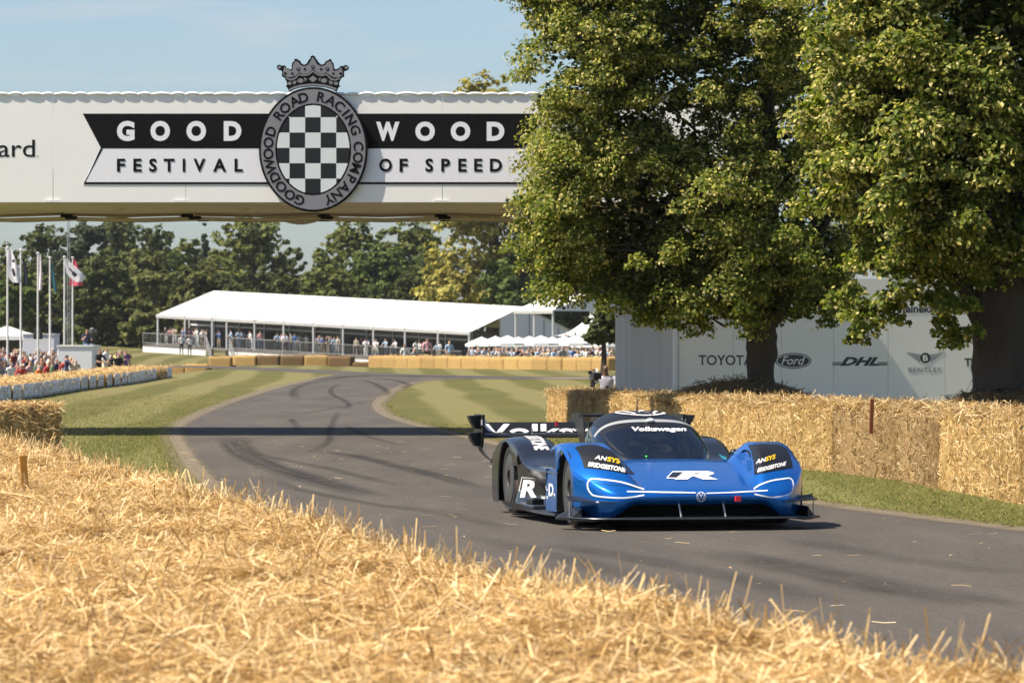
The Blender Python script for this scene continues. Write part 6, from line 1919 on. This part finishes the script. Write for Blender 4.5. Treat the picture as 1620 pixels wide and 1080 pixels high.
for s in (-1, 1):
    bm = bmesh.new()
    ep = [(WU + .19, .985), (WU - .30, .985), (WU - .34, .78), (WU - .28, .64), (WU + .10, .64), (WU + .17, .80)]
    vs2 = [bm.verts.new((a, s * (WH + .004), b)) for a, b in ep]; f = bm.faces.new(vs2)
    ex = bmesh.ops.extrude_face_region(bm, geom=[f]); bmesh.ops.translate(bm, vec=(0, s * .022, 0), verts=[e for e in ex['geom'] if isinstance(e, bmesh.types.BMVert)])
    epo = bm_obj('endplate', bm, M_CARBON, wing)
    for z0, z1 in ((.972, .835), (.790, .652)):
        bm = bmesh.new()
        prof_ = [(WH + .02, z0 + .005), (WH + .155, z0), (WH + .135, (z0 + z1) / 2 + .01), (WH + .085, z1), (WH + .02, z1)]
        vs2 = [bm.verts.new((WU + .06 + .05 * (y_ - WH) / .15, s * y_, z_)) for y_, z_ in prof_]
        f = bm.faces.new(vs2); ex = bmesh.ops.extrude_face_region(bm, geom=[f]); bmesh.ops.translate(bm, vec=(-.16, 0, 0), verts=[e for e in ex['geom'] if isinstance(e, bmesh.types.BMVert)])
        bm_obj('winglet', bm, M_CARBON, epo)
    box_obj('endplate_light', (WU + .172, s * (WH + .016), .905), (.012, .05, .06), M_DECW if s < 0 else M_DECW, wing)
    # curved lower bracket to the body
    rr = []
    for k in range(9):
        t = k / 8
        rr.append([(WU - .02 + d_ + .52 * t, s * (WH + .015 - .30 * t ** 1.7), .645 - .185 * math.sin(t * math.pi / 2)) for d_ in (-.10, .10)])
    bm = bmesh.new(); g_ = [[bm.verts.new(p) for p in r] for r in rr]
    for i in range(8): bm.faces.new((g_[i][0], g_[i + 1][0], g_[i + 1][1], g_[i][1]))
    ex = bmesh.ops.extrude_face_region(bm, geom=bm.faces[:]); bmesh.ops.translate(bm, vec=(0, s * .01, -.014), verts=[e for e in ex['geom'] if isinstance(e, bmesh.types.BMVert)])
    bm_obj('wing_bracket', bm, M_CARBON, wing, True, 30)
    # swan neck supports
    bm = bmesh.new()
    sn = [(-3.75, .50), (-3.95, .93), (-4.08, 1.005), (-4.52, 1.000), (-4.66, .90), (-4.40, .90), (-4.22, .80), (-3.98, .50)]
    vs2 = [bm.verts.new((a, s * .115 + .012, b)) for a, b in sn]; f = bm.faces.new(vs2)
    ex = bmesh.ops.extrude_face_region(bm, geom=[f]); bmesh.ops.translate(bm, vec=(0, .016, 0), verts=[e for e in ex['geom'] if isinstance(e, bmesh.types.BMVert)])
    bm_obj('swan_neck', bm, M_CARBON, wing)
tube_obj('cross_bar', [(-4.10, -.115, .978), (-4.10, .125, .978)], .013, M_CARBON, wing, 8)
box_obj('red_tag', (WU + .04, -.27, .885), (.02, .03, .05), M_DECR, wing)
box_obj('wing_joint', (WU + .125, -.55, .80), (.012, .012, .07), M_GREYM, wing)

# ---- markings: cast along the photographer's sight lines on to the car's own surfaces
def bvh_of(*objs):
    V_, F_ = [], []
    for o in objs:
        off = len(V_); V_ += [v.co.copy() for v in o.data.vertices]; F_ += [tuple(i + off for i in p.vertices) for p in o.data.polygons]
    return BVHTree.FromPolygons(V_, F_)
CAMC = CARI @ Vector((0, 0, CAM_H))
def sight(px, py):
    p = CARI @ Vector(((px - 810) / F_PX * 42, 42, CAM_H - (py - 530) / F_PX * 42))
    return (p - CAMC).normalized()
def decal(name, shapes, tree, m, off=.004, maxlen=5.0, parent=car, ray=None):
    bm = bmesh.new()
    for v2, fs in shapes:
        vs2 = [bm.verts.new((x, y, 0)) for x, y in v2]
        for f in fs:
            try: bm.faces.new([vs2[i] for i in f])
            except ValueError: pass
    bmesh.ops.triangulate(bm, faces=bm.faces[:])
    for _ in range(5):
        lg = [e for e in bm.edges if e.calc_length() > maxlen]
        if not lg: break
        bmesh.ops.subdivide_edges(bm, edges=lg, cuts=1)
        bmesh.ops.triangulate(bm, faces=bm.faces[:])
    bad = []
    for v in bm.verts:
        if ray: o_, d_ = ray(v.co.x, v.co.y)
        else: o_, d_ = CAMC, sight(v.co.x, v.co.y)
        loc, nrm, _, _ = tree.ray_cast(o_, d_)
        if loc is None: bad.append(v); continue
        if nrm.dot(d_) > 0: nrm = -nrm
        v.co = loc + nrm * off - d_ * .002
    if bad: bmesh.ops.delete(bm, geom=bad, context='VERTS')
    lng = [f for f in bm.faces if max(e.calc_length() for e in f.edges) > .30]
    if lng: bmesh.ops.delete(bm, geom=lng, context='FACES')
    if not bm.faces: bm.free(); return None
    return bm_obj(name, bm, m, parent, True, 40)
def z2(pts): return [(880 + x / 5.142, 640 + y / 5.142) for x, y in pts]
def z3(pts): return [(1080 + x / 5.685, 660 + y / 5.685) for x, y in pts]
def z1(pts): return [(720 + x / 5.145, 640 + y / 5.143) for x, y in pts]
def slanted(s, x0, y0, x1, y1, cap, bold, shear=0.0):
    """word from (x0,y0) to (x1,y1) along its baseline, cap height in pixels"""
    v, f = text2d(s, bold, shear); v = v.copy()
    w = v[:, 0].max() - v[:, 0].min(); t = (v[:, 0] - v[:, 0].min()) / w; h = v[:, 1] / _cap * cap
    d_ = Vector((x1 - x0, y1 - y0)); 
    return np.stack([x0 + t * d_.x, y0 + t * d_.y - h], -1), f
fs_all = [o for o in car.children if o.name.startswith('fender_side')]
BV_F = bvh_of(front_body, *fs_all)
BV_R = bvh_of(rear_body, *[o for o in car.children if o.name.startswith(('flank_panel', 'rear_fender', 'blue_flank'))])
BV_W = bvh_of(*[o for o in car.children if o.name.startswith(('windscreen', 'visor_band', 'roof_panel', 'pillar', 'side_window', 'sunstrip'))])
BV_U = bvh_of(upper_el)
decal('fender_patch', [poly(z2([(150, 350), (200, 330), (270, 322), (340, 330), (430, 365), (500, 415), (570, 490), (640, 568), (560, 560), (400, 530), (225, 512), (215, 470), (185, 390)]))], BV_F, M_DECB, .003, 2.2)
decal('fender_patch', [poly(z3([(585, 250), (660, 240), (740, 237), (860, 245), (930, 282), (965, 340), (985, 420), (988, 452), (800, 485), (645, 515), (640, 400), (620, 310)]))], BV_F, M_DECB, .003, 2.2)
def lst2(fn, *a): return fn(a)
q_ = z2([(312, 442), (415, 460), (413, 460), (522, 482), (258, 500), (568, 551)])
decal('ansys_lettering', [slanted('AN', *q_[0], *q_[1], 6.2, .02, .25)], BV_F, M_DECW, .006)
decal('ansys_lettering', [slanted('SYS', *q_[2], *q_[3], 6.8, .03, .2)], BV_F, M_DECY, .006)
decal('bridgestone_lettering', [slanted('BRIDGESTONE', *q_[4], *q_[5], 6.6, .035, .3)], BV_F, M_DECW, .006)
q_ = z3([(662, 420), (748, 398), (745, 398), (835, 372), (675, 495), (930, 432)])
decal('ansys_lettering', [slanted('AN', *q_[0], *q_[1], 6.2, .02, .2)], BV_F, M_DECW, .006)
decal('ansys_lettering', [slanted('SYS', *q_[2], *q_[3], 6.4, .03, .2)], BV_F, M_DECY, .006)
decal('bridgestone_lettering', [slanted('BRIDGESTONE', *q_[4], *q_[5], 5.6, .035, .3)], BV_F, M_DECW, .006)
decal('light_outline', [ribbon2d(catmull([Vector((*p, 0)) for p in z2([(715, 690), (650, 668), (540, 633), (420, 614), (300, 604), (264, 622), (257, 665), (278, 712), (330, 742), (540, 757), (715, 735)])], 4), 2.3)], BV_F, M_DECW, .004, 4)
decal('light_outline', [ribbon2d(catmull([Vector((*p, 0)) for p in z3([(640, 645), (700, 605), (800, 570), (900, 554), (960, 548), (988, 575), (991, 630), (960, 688), (830, 717), (740, 709), (645, 690)])], 4), 2.1)], BV_F, M_DECW, .004, 4)
decal('nose_stripe', [ribbon2d(z2([(575, 706), (850, 712), (1135, 716)]), 2.0)], BV_F, M_DECW, .004, 6)
decal('nose_stripe', [ribbon2d(z3([(212, 682), (480, 674), (765, 658)]), 1.8)], BV_F, M_DECW, .004, 6)
cx_, cy_, rr_ = 1109.0, 785.3, 7.6
emb = [ring2d(ellipse(cx_, cy_, rr_, rr_, 28), ellipse(cx_, cy_, rr_ - 1.3, rr_ - 1.3, 28)),
       ribbon2d([(cx_ - 2.9, cy_ - 5.6), (cx_ - .2, cy_ - .2), (cx_ + .2, cy_ - .2), (cx_ + 2.9, cy_ - 5.6)], 1.25),
       ribbon2d([(cx_ - 5.6, cy_ - 2.9), (cx_ - 2.4, cy_ + 5.2), (cx_, cy_ + .6), (cx_ + 2.4, cy_ + 5.2), (cx_ + 5.6, cy_ - 2.9)], 1.25)]
decal('nose_emblem', emb, BV_F, M_DECW, .005, 4)
decal('bonnet_emblem', [fit_text('R', 1067, 1136, 758, 746.5, .05, .2)], BV_F, M_DECW, .006)
decal('bonnet_emblem_frame', [ribbon2d([(1054.5, 756.5), (1064, 746.4), (1122, 746.0)], 1.3), ribbon2d([(1054.5, 756.3), (1070, 756.6)], 1.3)], BV_F, M_DECW, .005)
decal('bonnet_emblem_ground', [poly([(1057, 756), (1065.5, 747.2), (1118, 747.2), (1113, 751), (1078, 751), (1070, 756)])], BV_F, M_DECB, .003)
decal('windscreen_lettering', [fit_text('Volkswagen', 998.6, 1085.5, 681.6, 675.6, .035)], BV_W, M_DECW, .004)
def down(x, y): return Vector((x, y, 2)), Vector((0, 0, -1))
rv = [ring2d(ellipse(-1.66, .0, .285, .255, 40), ellipse(-1.66, .0, .25, .222, 40)),
      ribbon2d([(-1.86, -.10), (-1.67, -.012), (-1.67, .012), (-1.86, .10)], .04), ribbon2d([(-1.76, -.20), (-1.48, -.09), (-1.64, 0), (-1.48, .09), (-1.76, .20)], .04)]
decal('roof_emblem', rv, BV_W, M_DECW, .004, .06, car, down)
# flank lettering
decal('flank_emblem', [fit_text('R', *z1([(532, 0), (668, 0)])[0][:1], z1([(668, 0)])[0][0], z1([(0, 746)])[0][1], z1([(0, 617)])[0][1], .045, .18)], BV_R, M_DECW, .006)
decal('flank_emblem_frame', [ribbon2d(z1([(575, 706), (524, 700), (548, 590), (655, 597), (649, 622)]), 1.3)], BV_R, M_DECW, .006)
decal('flank_lettering', [fit_text('I.', *[p[0] for p in z1([(738, 0), (758, 0)])], z1([(0, 694)])[0][1], z1([(0, 650)])[0][1], .04)], BV_R, M_DECW, .006)
decal('flank_lettering', [fit_text('D.', *[p[0] for p in z1([(766, 0), (818, 0)])], z1([(0, 738)])[0][1], z1([(0, 645)])[0][1], .035)], BV_R, M_DECW, .006)
decal('flank_lettering', [slanted('just e', *z1([(705, 768)])[0], *z1([(760, 764)])[0], 7.0, .015)], BV_R, M_DECW, .006)
st_ = decal('red_white_sticker', [poly(z1([(763, 868), (810, 876), (808, 936), (762, 930)]))], BV_R, M_DECW, .006)
decal('sticker_print', [poly(z1([(770, 888), (804, 892), (803, 912), (769, 908)]))], BV_R, M_DECR, .009)
# rear fender word, turned along the fender
v, f = text2d('BRIDGESTONE', .03); v = v.copy(); w_ = v[:, 0].max() - v[:, 0].min()
v[:, 0] = (v[:, 0] - v[:, 0].min()) / w_; v[:, 1] /= _cap
decal('bridgestone_lettering', [(np.stack([-3.16 + v[:, 0] * .80, -.86 - .0 * v[:, 0] + (v[:, 1] - .5) * -.0 + (v[:, 1] - .5) * .14], -1), f)], BV_R, M_DECW, .005, .05, car, down)
decal('wing_lettering', [fit_text('Volkswagen', 763, 1068, 692.5, 671.6, .025)], BV_U, M_DECW, .004, 6, wing)
decal('endplate_sticker', [poly(z1([(150, 265), (203, 268), (202, 296), (150, 292)]))], bvh_of(*[o for o in wing.children if o.name.startswith(('endplate', 'winglet'))]), M_DECG, .006, 5, wing)
dp = [o for o in car.children if o.name.startswith('dive_plane') and 'stay' not in o.name]
decal('dive_plane_lettering', [slanted('R', *z2([(285, 812), (355, 808)])[0], *z2([(285, 812), (355, 808)])[1], 4.2, .05, .2), ribbon2d(z2([(220, 808), (282, 800)]), 2.2)], bvh_of(*dp), M_DECW, .004)
decal('dive_plane_lettering', [ribbon2d(z3([(1015, 762), (1100, 762)]), 3.2), ribbon2d(z3([(1105, 770), (1165, 772)]), 2.8)], bvh_of(*dp), M_DECW, .004)
decal('panel_seam', [ribbon2d(z2([(180, 615), (420, 648), (600, 662), (715, 690)]), .5)], BV_F, M_DECB, .003, 4)
# ================================================================== people
random.seed(101); RNG = np.random.default_rng(101)
def person_mesh(name, joints, bones, sub=1):
    """one continuous skin over a skeleton; faces take the material of the nearest bone.
    joints: {name: (x, y, z, r)}; bones: [(a, b, slot)]; the person faces -y"""
    names = list(joints)
    me = bpy.data.meshes.new(name + '_rig')
    me.from_pydata([joints[n][:3] for n in names], [(names.index(a), names.index(b)) for a, b, _ in bones], [])
    ob = bpy.data.objects.new(name, me); COL.objects.link(ob)
    md = ob.modifiers.new('skin', 'SKIN'); md.use_smooth_shade = True; md.branch_smoothing = .4
    for i, n in enumerate(names):
        sv = me.skin_vertices[0].data[i]; r = joints[n][3]
        sv.radius = r if isinstance(r, tuple) else (r, r)
        sv.use_root = n == 'pelvis'
    sd = ob.modifiers.new('sub', 'SUBSURF'); sd.levels = sub; sd.render_levels = sub
    dg = bpy.context.evaluated_depsgraph_get()
    out = bpy.data.meshes.new_from_object(ob.evaluated_get(dg)); out.name = name
    bpy.data.objects.remove(ob); bpy.data.meshes.remove(me)
    seg_ = [(Vector(joints[a][:3]), Vector(joints[b][:3]), s) for a, b, s in bones]
    out.materials.clear()
    for _ in range(5): out.materials.append(None)
    hd = Vector(joints['head'][:3])
    for p in out.polygons:
        c = p.center; best, bs = 1e9, 0
        for a, b, s in seg_:
            ab = b - a; t = max(0, min(1, (c - a).dot(ab) / ab.length_squared)); d = (a + ab * t - c).length
            if d < best: best, bs = d, s
        if bs == 0 and (c - hd).length < .20 and c.z > hd.z - .06 and (c.z > hd.z + .05 or c.y > hd.y + .02): bs = 1
        p.material_index = bs
    return out

def stand_joints(arm='down', lean=0.0, turn=0.0):
    j = {'pelvis': (0, 0, .95, (.145, .115)), 'waist': (0, -lean * .4, 1.10, (.135, .105)), 'chest': (0, -lean, 1.32, (.165, .115)), 'neck': (0, -lean * 1.1, 1.48, .058), 'head': (0, -lean * 1.25 - .012, 1.60, (.078, .094)), 'crown': (0, -lean * 1.25, 1.685, (.058, .070))}
    for s, n in ((-1, 'l'), (1, 'r')):
        j['sh' + n] = (s * .185, -lean, 1.42, .062)
        if arm == 'down': j['el' + n] = (s * .245, .02 - lean, 1.13, .046); j['ha' + n] = (s * .24, -.08 - lean, .88, .035)
        elif arm == 'up': j['el' + n] = (s * .25, -.20 - lean, 1.24, .046); j['ha' + n] = (s * .08, -.26 - lean, 1.52, .036)
        elif arm == 'one':
            if s < 0: j['el' + n] = (s * .27, -.08 - lean, 1.16, .046); j['ha' + n] = (s * .10, -.26 - lean, 1.26, .036)
            else: j['el' + n] = (s * .25, .03 - lean, 1.13, .046); j['ha' + n] = (s * .25, -.06 - lean, .88, .035)
        elif arm == 'rail': j['el' + n] = (s * .27, -.14 - lean, 1.16, .046); j['ha' + n] = (s * .18, -.36 - lean, 1.10, .036)
        j['hip' + n] = (s * .095, 0, .90, .088); j['kn' + n] = (s * .11, -.02, .50, .060); j['an' + n] = (s * .12, .02, .09, .042); j['to' + n] = (s * .13, -.16, .04, .036)
    return j
def stand_bones():
    b = [('pelvis', 'waist', 2), ('waist', 'chest', 2), ('chest', 'neck', 2), ('neck', 'head', 0), ('head', 'crown', 0)]
    for n in 'lr':
        b += [('chest', 'sh' + n, 2), ('sh' + n, 'el' + n, 2), ('el' + n, 'ha' + n, 0), ('pelvis', 'hip' + n, 3), ('hip' + n, 'kn' + n, 3), ('kn' + n, 'an' + n, 3), ('an' + n, 'to' + n, 4)]
    return b
POSES = [person_mesh('standing_figure', stand_joints(a, l), stand_bones()) for a, l in (('down', .0), ('one', .03), ('up', .02), ('rail', .10), ('down', .05))]
M_SKIN = [mat('skin_light', (.48, .28, .19), .6), mat('skin_tan', (.36, .20, .13), .6), mat('skin_dark', (.16, .085, .05), .6)]
M_HAIR = [mat('hair_dark', (.02, .015, .012), .7), mat('hair_brown', (.08, .045, .02), .7), mat('hair_grey', (.30, .28, .26), .7), mat('hair_fair', (.28, .19, .09), .7), mat('straw_hat', (.55, .45, .28), .8), mat('white_cap', (.7, .7, .7), .7)]
TOPS = {'white': (.74, .74, .74), 'pale blue': (.38, .50, .66), 'navy': (.03, .04, .09), 'black': (.02, .02, .022), 'grey': (.25, .25, .26), 'red': (.45, .04, .04), 'pink': (.66, .36, .40), 'blue': (.08, .18, .45), 'beige': (.50, .42, .30), 'purple': (.14, .05, .30), 'green': (.08, .16, .07), 'orange': (.75, .16, .03), 'maroon': (.16, .03, .04), 'yellow': (.62, .58, .18)}
M_TOP = {k: mat('top_' + k.replace(' ', '_'), c, .85) for k, c in TOPS.items()}
M_LEGS = [mat('navy_trousers', (.03, .035, .06), .85), mat('beige_trousers', (.38, .31, .21), .85), mat('dark_trousers', (.03, .03, .03), .85), mat('denim', (.09, .13, .21), .85), mat('white_trousers', (.6, .6, .58), .85)]
M_SHOE = mat('shoes', (.04, .03, .025), .7)
def place_person(loc, rz, top, label, group, pose=None, h=None, hair=None, legs=None):
    o = link('person', POSES[pose if pose is not None else random.randrange(5)])
    o.location = loc; o.rotation_euler = (0, 0, rz)
    s = h or random.uniform(.93, 1.06); o.scale = (s * random.uniform(.97, 1.08), s * random.uniform(.97, 1.08), s)
    ms = [random.choice(M_SKIN[:2] * 4 + M_SKIN[2:]), hair or random.choice(M_HAIR[:3] * 3 + M_HAIR[3:]), M_TOP[top], legs or random.choice(M_LEGS), M_SHOE]
    for i, m_ in enumerate(ms):
        o.material_slots[i].link = 'OBJECT'; o.material_slots[i].material = m_
    return tag(o, label, 'person', group)
def pick(w): return random.choices(list(w), list(w.values()))[0]
# crowd behind the low white fronted row
WL_ = {'white': 3, 'navy': 3, 'black': 4, 'grey': 3, 'red': 2, 'pale blue': 2, 'beige': 3, 'maroon': 2, 'blue': 1.5, 'green': 1, 'orange': .5, 'pink': 1}
cnt = 0
for r_ in range(11):
    d_ = 186 + r_ * 9.5
    s_ = F_PX / d_
    px = -14 + random.uniform(0, 8)
    lim = 122 if d_ < 214 else 92
    while px < lim:
        x_ = (px - 810) / s_
        if x_ < -18.5:
            t_ = pick(WL_); y_ = d_ + random.uniform(-3, 3)
            if t_ == 'orange': t_ = 'red'
            place_person((x_, y_, tz(x_, y_)), R(random.uniform(20, 100)), t_, f'person in {t_} top in the crowd behind the low bale row', 'crowd behind the low bale row')
            cnt += 1
        px += random.uniform(.28, .50) * s_
p_ = at(62, 565, 184); place_person((p_.x, 184, tz(p_.x, 184)), R(60), 'orange', 'person in bright orange vest at the front of the left crowd', 'crowd behind the low bale row', 0)
for k in range(16):
    px = random.uniform(143, 200); d_ = random.uniform(190, 262) if px < 178 else random.uniform(228, 262); s_ = F_PX / d_; x_ = (px - 810) / s_
    t_ = pick({'white': 2, 'navy': 2, 'black': 2, 'purple': 2, 'blue': 1, 'grey': 1, 'yellow': 1})
    if x_ < -17.6: place_person((x_, d_, tz(x_, d_)), R(random.uniform(20, 90)), t_, f'person in {t_} top between the platform box and far bales', 'people beside the white platform box')
# on the grandstand deck
WS_ = {'white': 6, 'pale blue': 4, 'navy': 2, 'grey': 2, 'pink': 2, 'beige': 2, 'black': 2, 'blue': 1}
for k in range(74):
    e_ = random.uniform(.2, GL - .3); pp_ = random.choice([-1.15, -1.1, -.6, .2, 1.0, 1.8]) + random.uniform(-.15, .15)
    if st0 < e_ < st1 and pp_ < -.3: continue
    w_ = G0 + ge * e_ + gpv * pp_ + Vector((0, 0, DZ + .0)); t_ = pick(WS_)
    place_person(w_, -ALPHA + R(random.uniform(-50, 50)), t_, f'spectator in {t_} top on the grandstand deck', 'spectators on the grandstand deck', 3 if pp_ < -1 else None)
for px in (287, 300):
    w_ = at(px, 530, 396); place_person((w_.x, 396, tz(w_.x, 396)), R(20), 'white', 'person in white shirt standing below the grandstand skirt', 'people below the grandstand skirt', 0)
# under and before the parasols
for k in range(92):
    px = 742 + 232 * (k + random.uniform(-.8, .8)) / 92; d_ = random.uniform(264, 312); s_ = F_PX / d_; x_ = (px - 810) / s_
    t_ = pick({'white': 7, 'pale blue': 5, 'blue': 2, 'navy': 2, 'grey': 2, 'pink': 1.5, 'beige': 2, 'black': 2, 'red': .5})
    place_person((x_, d_, tz(x_, d_)), R(random.uniform(-60, 60)), t_, f'person in {t_} top in the crowd before the parasols', 'crowd before the parasols')
for px, d_, t_, lab in ((640, 262, 'white', 'person in white leaning by the short back row of bales'), (676, 258, 'pink', 'person in pink behind the far bales'), (711, 258, 'pale blue', 'woman in pale blue with a straw hat behind the far bales'), (655, 266, 'grey', 'person in grey behind the short back row of bales')):
    s_ = F_PX / d_; x_ = (px - 810) / s_
    place_person((x_, d_, tz(x_, d_)), R(20), t_, lab.replace('woman', 'person'), 'people behind the far bales', 0, None, M_HAIR[4] if 'hat' in lab else None)
# dark spectators on the raised bank beside the small tree
for k in range(12):
    px = random.uniform(890, 942); d_ = 345; py = random.uniform(524, 531); p_ = at(px, py, d_)
    t_ = pick({'black': 3, 'navy': 3, 'maroon': 2, 'grey': 1}); z_ = p_.z - 1.7
    place_person((p_.x, d_ + k * .2, max(z_, tz(p_.x, d_) - .1)), R(random.uniform(-40, 40)), t_, f'spectator in {t_} on the terrace under the peaked tent', 'spectators under the peaked tent')

# camera operators
def cam_rig(loc, rz, label, tripod, sc=1.0):
    e = empty('video_camera', loc, rz); tag(e, label, 'video camera'); e.scale = (sc, sc, sc)
    box_obj('camera_body', (0, 0, 0), (.16, .42, .22), M_LOGO, e, 0, .03)
    bm = bmesh.new(); add_tube(bm, [(0, -.20, .01), (0, -.40, .01)], [.065, .075], 14); bm_obj('lens', bm, M_DECB, e, True, 40)
    box_obj('lens_hood', (0, -.44, .01), (.20, .10, .15), M_DECB, e, 0, .02)
    box_obj('viewfinder', (-.12, -.10, .10), (.08, .16, .08), M_DECB, e, 0, .02)
    box_obj('top_handle', (0, .0, .16), (.04, .26, .03), M_DECB, e, 0, .01)
    box_obj('white_panel', (.09, .06, .10), (.012, .22, .20), M_DECW, e)
    if tripod:
        for k in range(3):
            a = k * 2.094 + .5; tube_obj('tripod_leg', [(0, 0, -.12), (.35 * math.cos(a), .35 * math.sin(a), -tripod)], [.025, .015], M_DECB, e, 6)
    return e
cj = {'pelvis': (0, .02, .46, (.15, .13)), 'waist': (0, 0, .62, (.135, .11)), 'chest': (0, -.03, .85, (.17, .12)), 'neck': (0, -.05, 1.00, .054), 'jaw': (0, -.085, 1.085, (.058, .062)), 'head': (.0, -.07, 1.155, (.076, .092)), 'crown': (.0, -.055, 1.225, (.056, .070))}
for s, n in ((-1, 'l'), (1, 'r')):
    cj['sh' + n] = (s * .19, -.03, .95, .064); cj['hip' + n] = (s * .10, -.02, .44, .092); cj['kn' + n] = (s * .17, -.42, .46, .064); cj['an' + n] = (s * .17, -.40, .08, .042); cj['to' + n] = (s * .18, -.58, .04, .036)
cj['ell'] = (-.30, -.10, .70, .047); cj['hal'] = (-.26, -.34, .86, .036); cj['elr'] = (.27, -.10, .68, .047); cj['har'] = (.06, -.36, .74, .036)
cb = [b for b in stand_bones() if b[:2] != ('neck', 'head')] + [('neck', 'jaw', 0), ('jaw', 'head', 0)]
cj['nose'] = (0, -.165, 1.135, .012); cb.append(('head', 'nose', 0))
for s, n in ((-1, 'l'), (1, 'r')):                      # fingers of each hand
    hx_, hy_, hz_ = cj['ha' + n][:3]
    for k in range(4):
        cj[f'f{n}{k}'] = (hx_ + .012 * (k - 1.5), hy_ - .07 - .008 * (1.5 - abs(k - 1.5)), hz_ + .02 + .01 * k, .009); cb.append(('ha' + n, f'f{n}{k}', 0))
    cj[f't{n}'] = (hx_ - s * .05, hy_ - .03, hz_ + .025, .011); cb.append(('ha' + n, f't{n}', 0))
POSES.append(person_mesh('seated_figure', cj, cb, 2))
M_TOP['lilac'] = mat('top_lilac', (.48, .47, .55), .85)
p_ = at(959, 530, 92.5)
stool = empty('stool', (p_.x, 92.5, 0)); tag(stool, 'low stool under the cameraman behind the bale wall', 'stool')
box_obj('seat', (0, .03, .34), (.36, .34, .05), M_LOGO, stool, 0, .02)
for sx_ in (-.14, .14):
    for sy_ in (-.11, .17): tube_obj('leg', [(sx_, sy_, 0), (sx_ * .9, sy_, .33)], .015, M_GREYM, stool, 6)
cm_ = place_person((p_.x, 92.5, 0), R(-8), 'lilac', 'seated cameraman in pale lilac shirt beside the hoarding', 'camera operators', 5, 1.0, M_HAIR[0], M_LEGS[2]); cm_.scale = (1.0, 1.0, 1.0)
cam_rig((p_.x - .27, 92.0, .98), R(10), 'black video camera held by the cameraman beside the hoarding', .98, .85)
p_ = at(135, 530, 215.5)
zp_ = at(135, 548, 214).z
place_person((p_.x, 215.8, zp_ + .07 - .45), R(40), 'navy', 'cameraman in navy sitting on top of the white platform box', 'camera operators', 5, 1.0, M_HAIR[0])
cam_rig((p_.x + .35, 215.2, zp_ + .75), R(60), 'dark video camera on top of the white platform box', .68, .8)
# ================================================================== summer air
bm = bmesh.new(); add_box(bm, (0, 1870, 13.5), (3040, 3900, 33))
hz_o = bm_obj('haze', bm, None); tag(hz_o, 'thin dusty summer haze over the grounds', 'haze', kind='stuff')
mh_ = bpy.data.materials.new('thin_haze'); mh_.use_nodes = True
nh, lh = mh_.node_tree.nodes, mh_.node_tree.links
nh.remove(nh['Principled BSDF'])
pv = nh.new('ShaderNodeVolumePrincipled'); pv.inputs['Color'].default_value = (.90, .92, .95, 1); pv.inputs['Density'].default_value = .00007; pv.inputs['Anisotropy'].default_value = .3
lh.new(pv.outputs[0], nh['Material Output'].inputs['Volume'])
hz_o.data.materials.append(mh_)
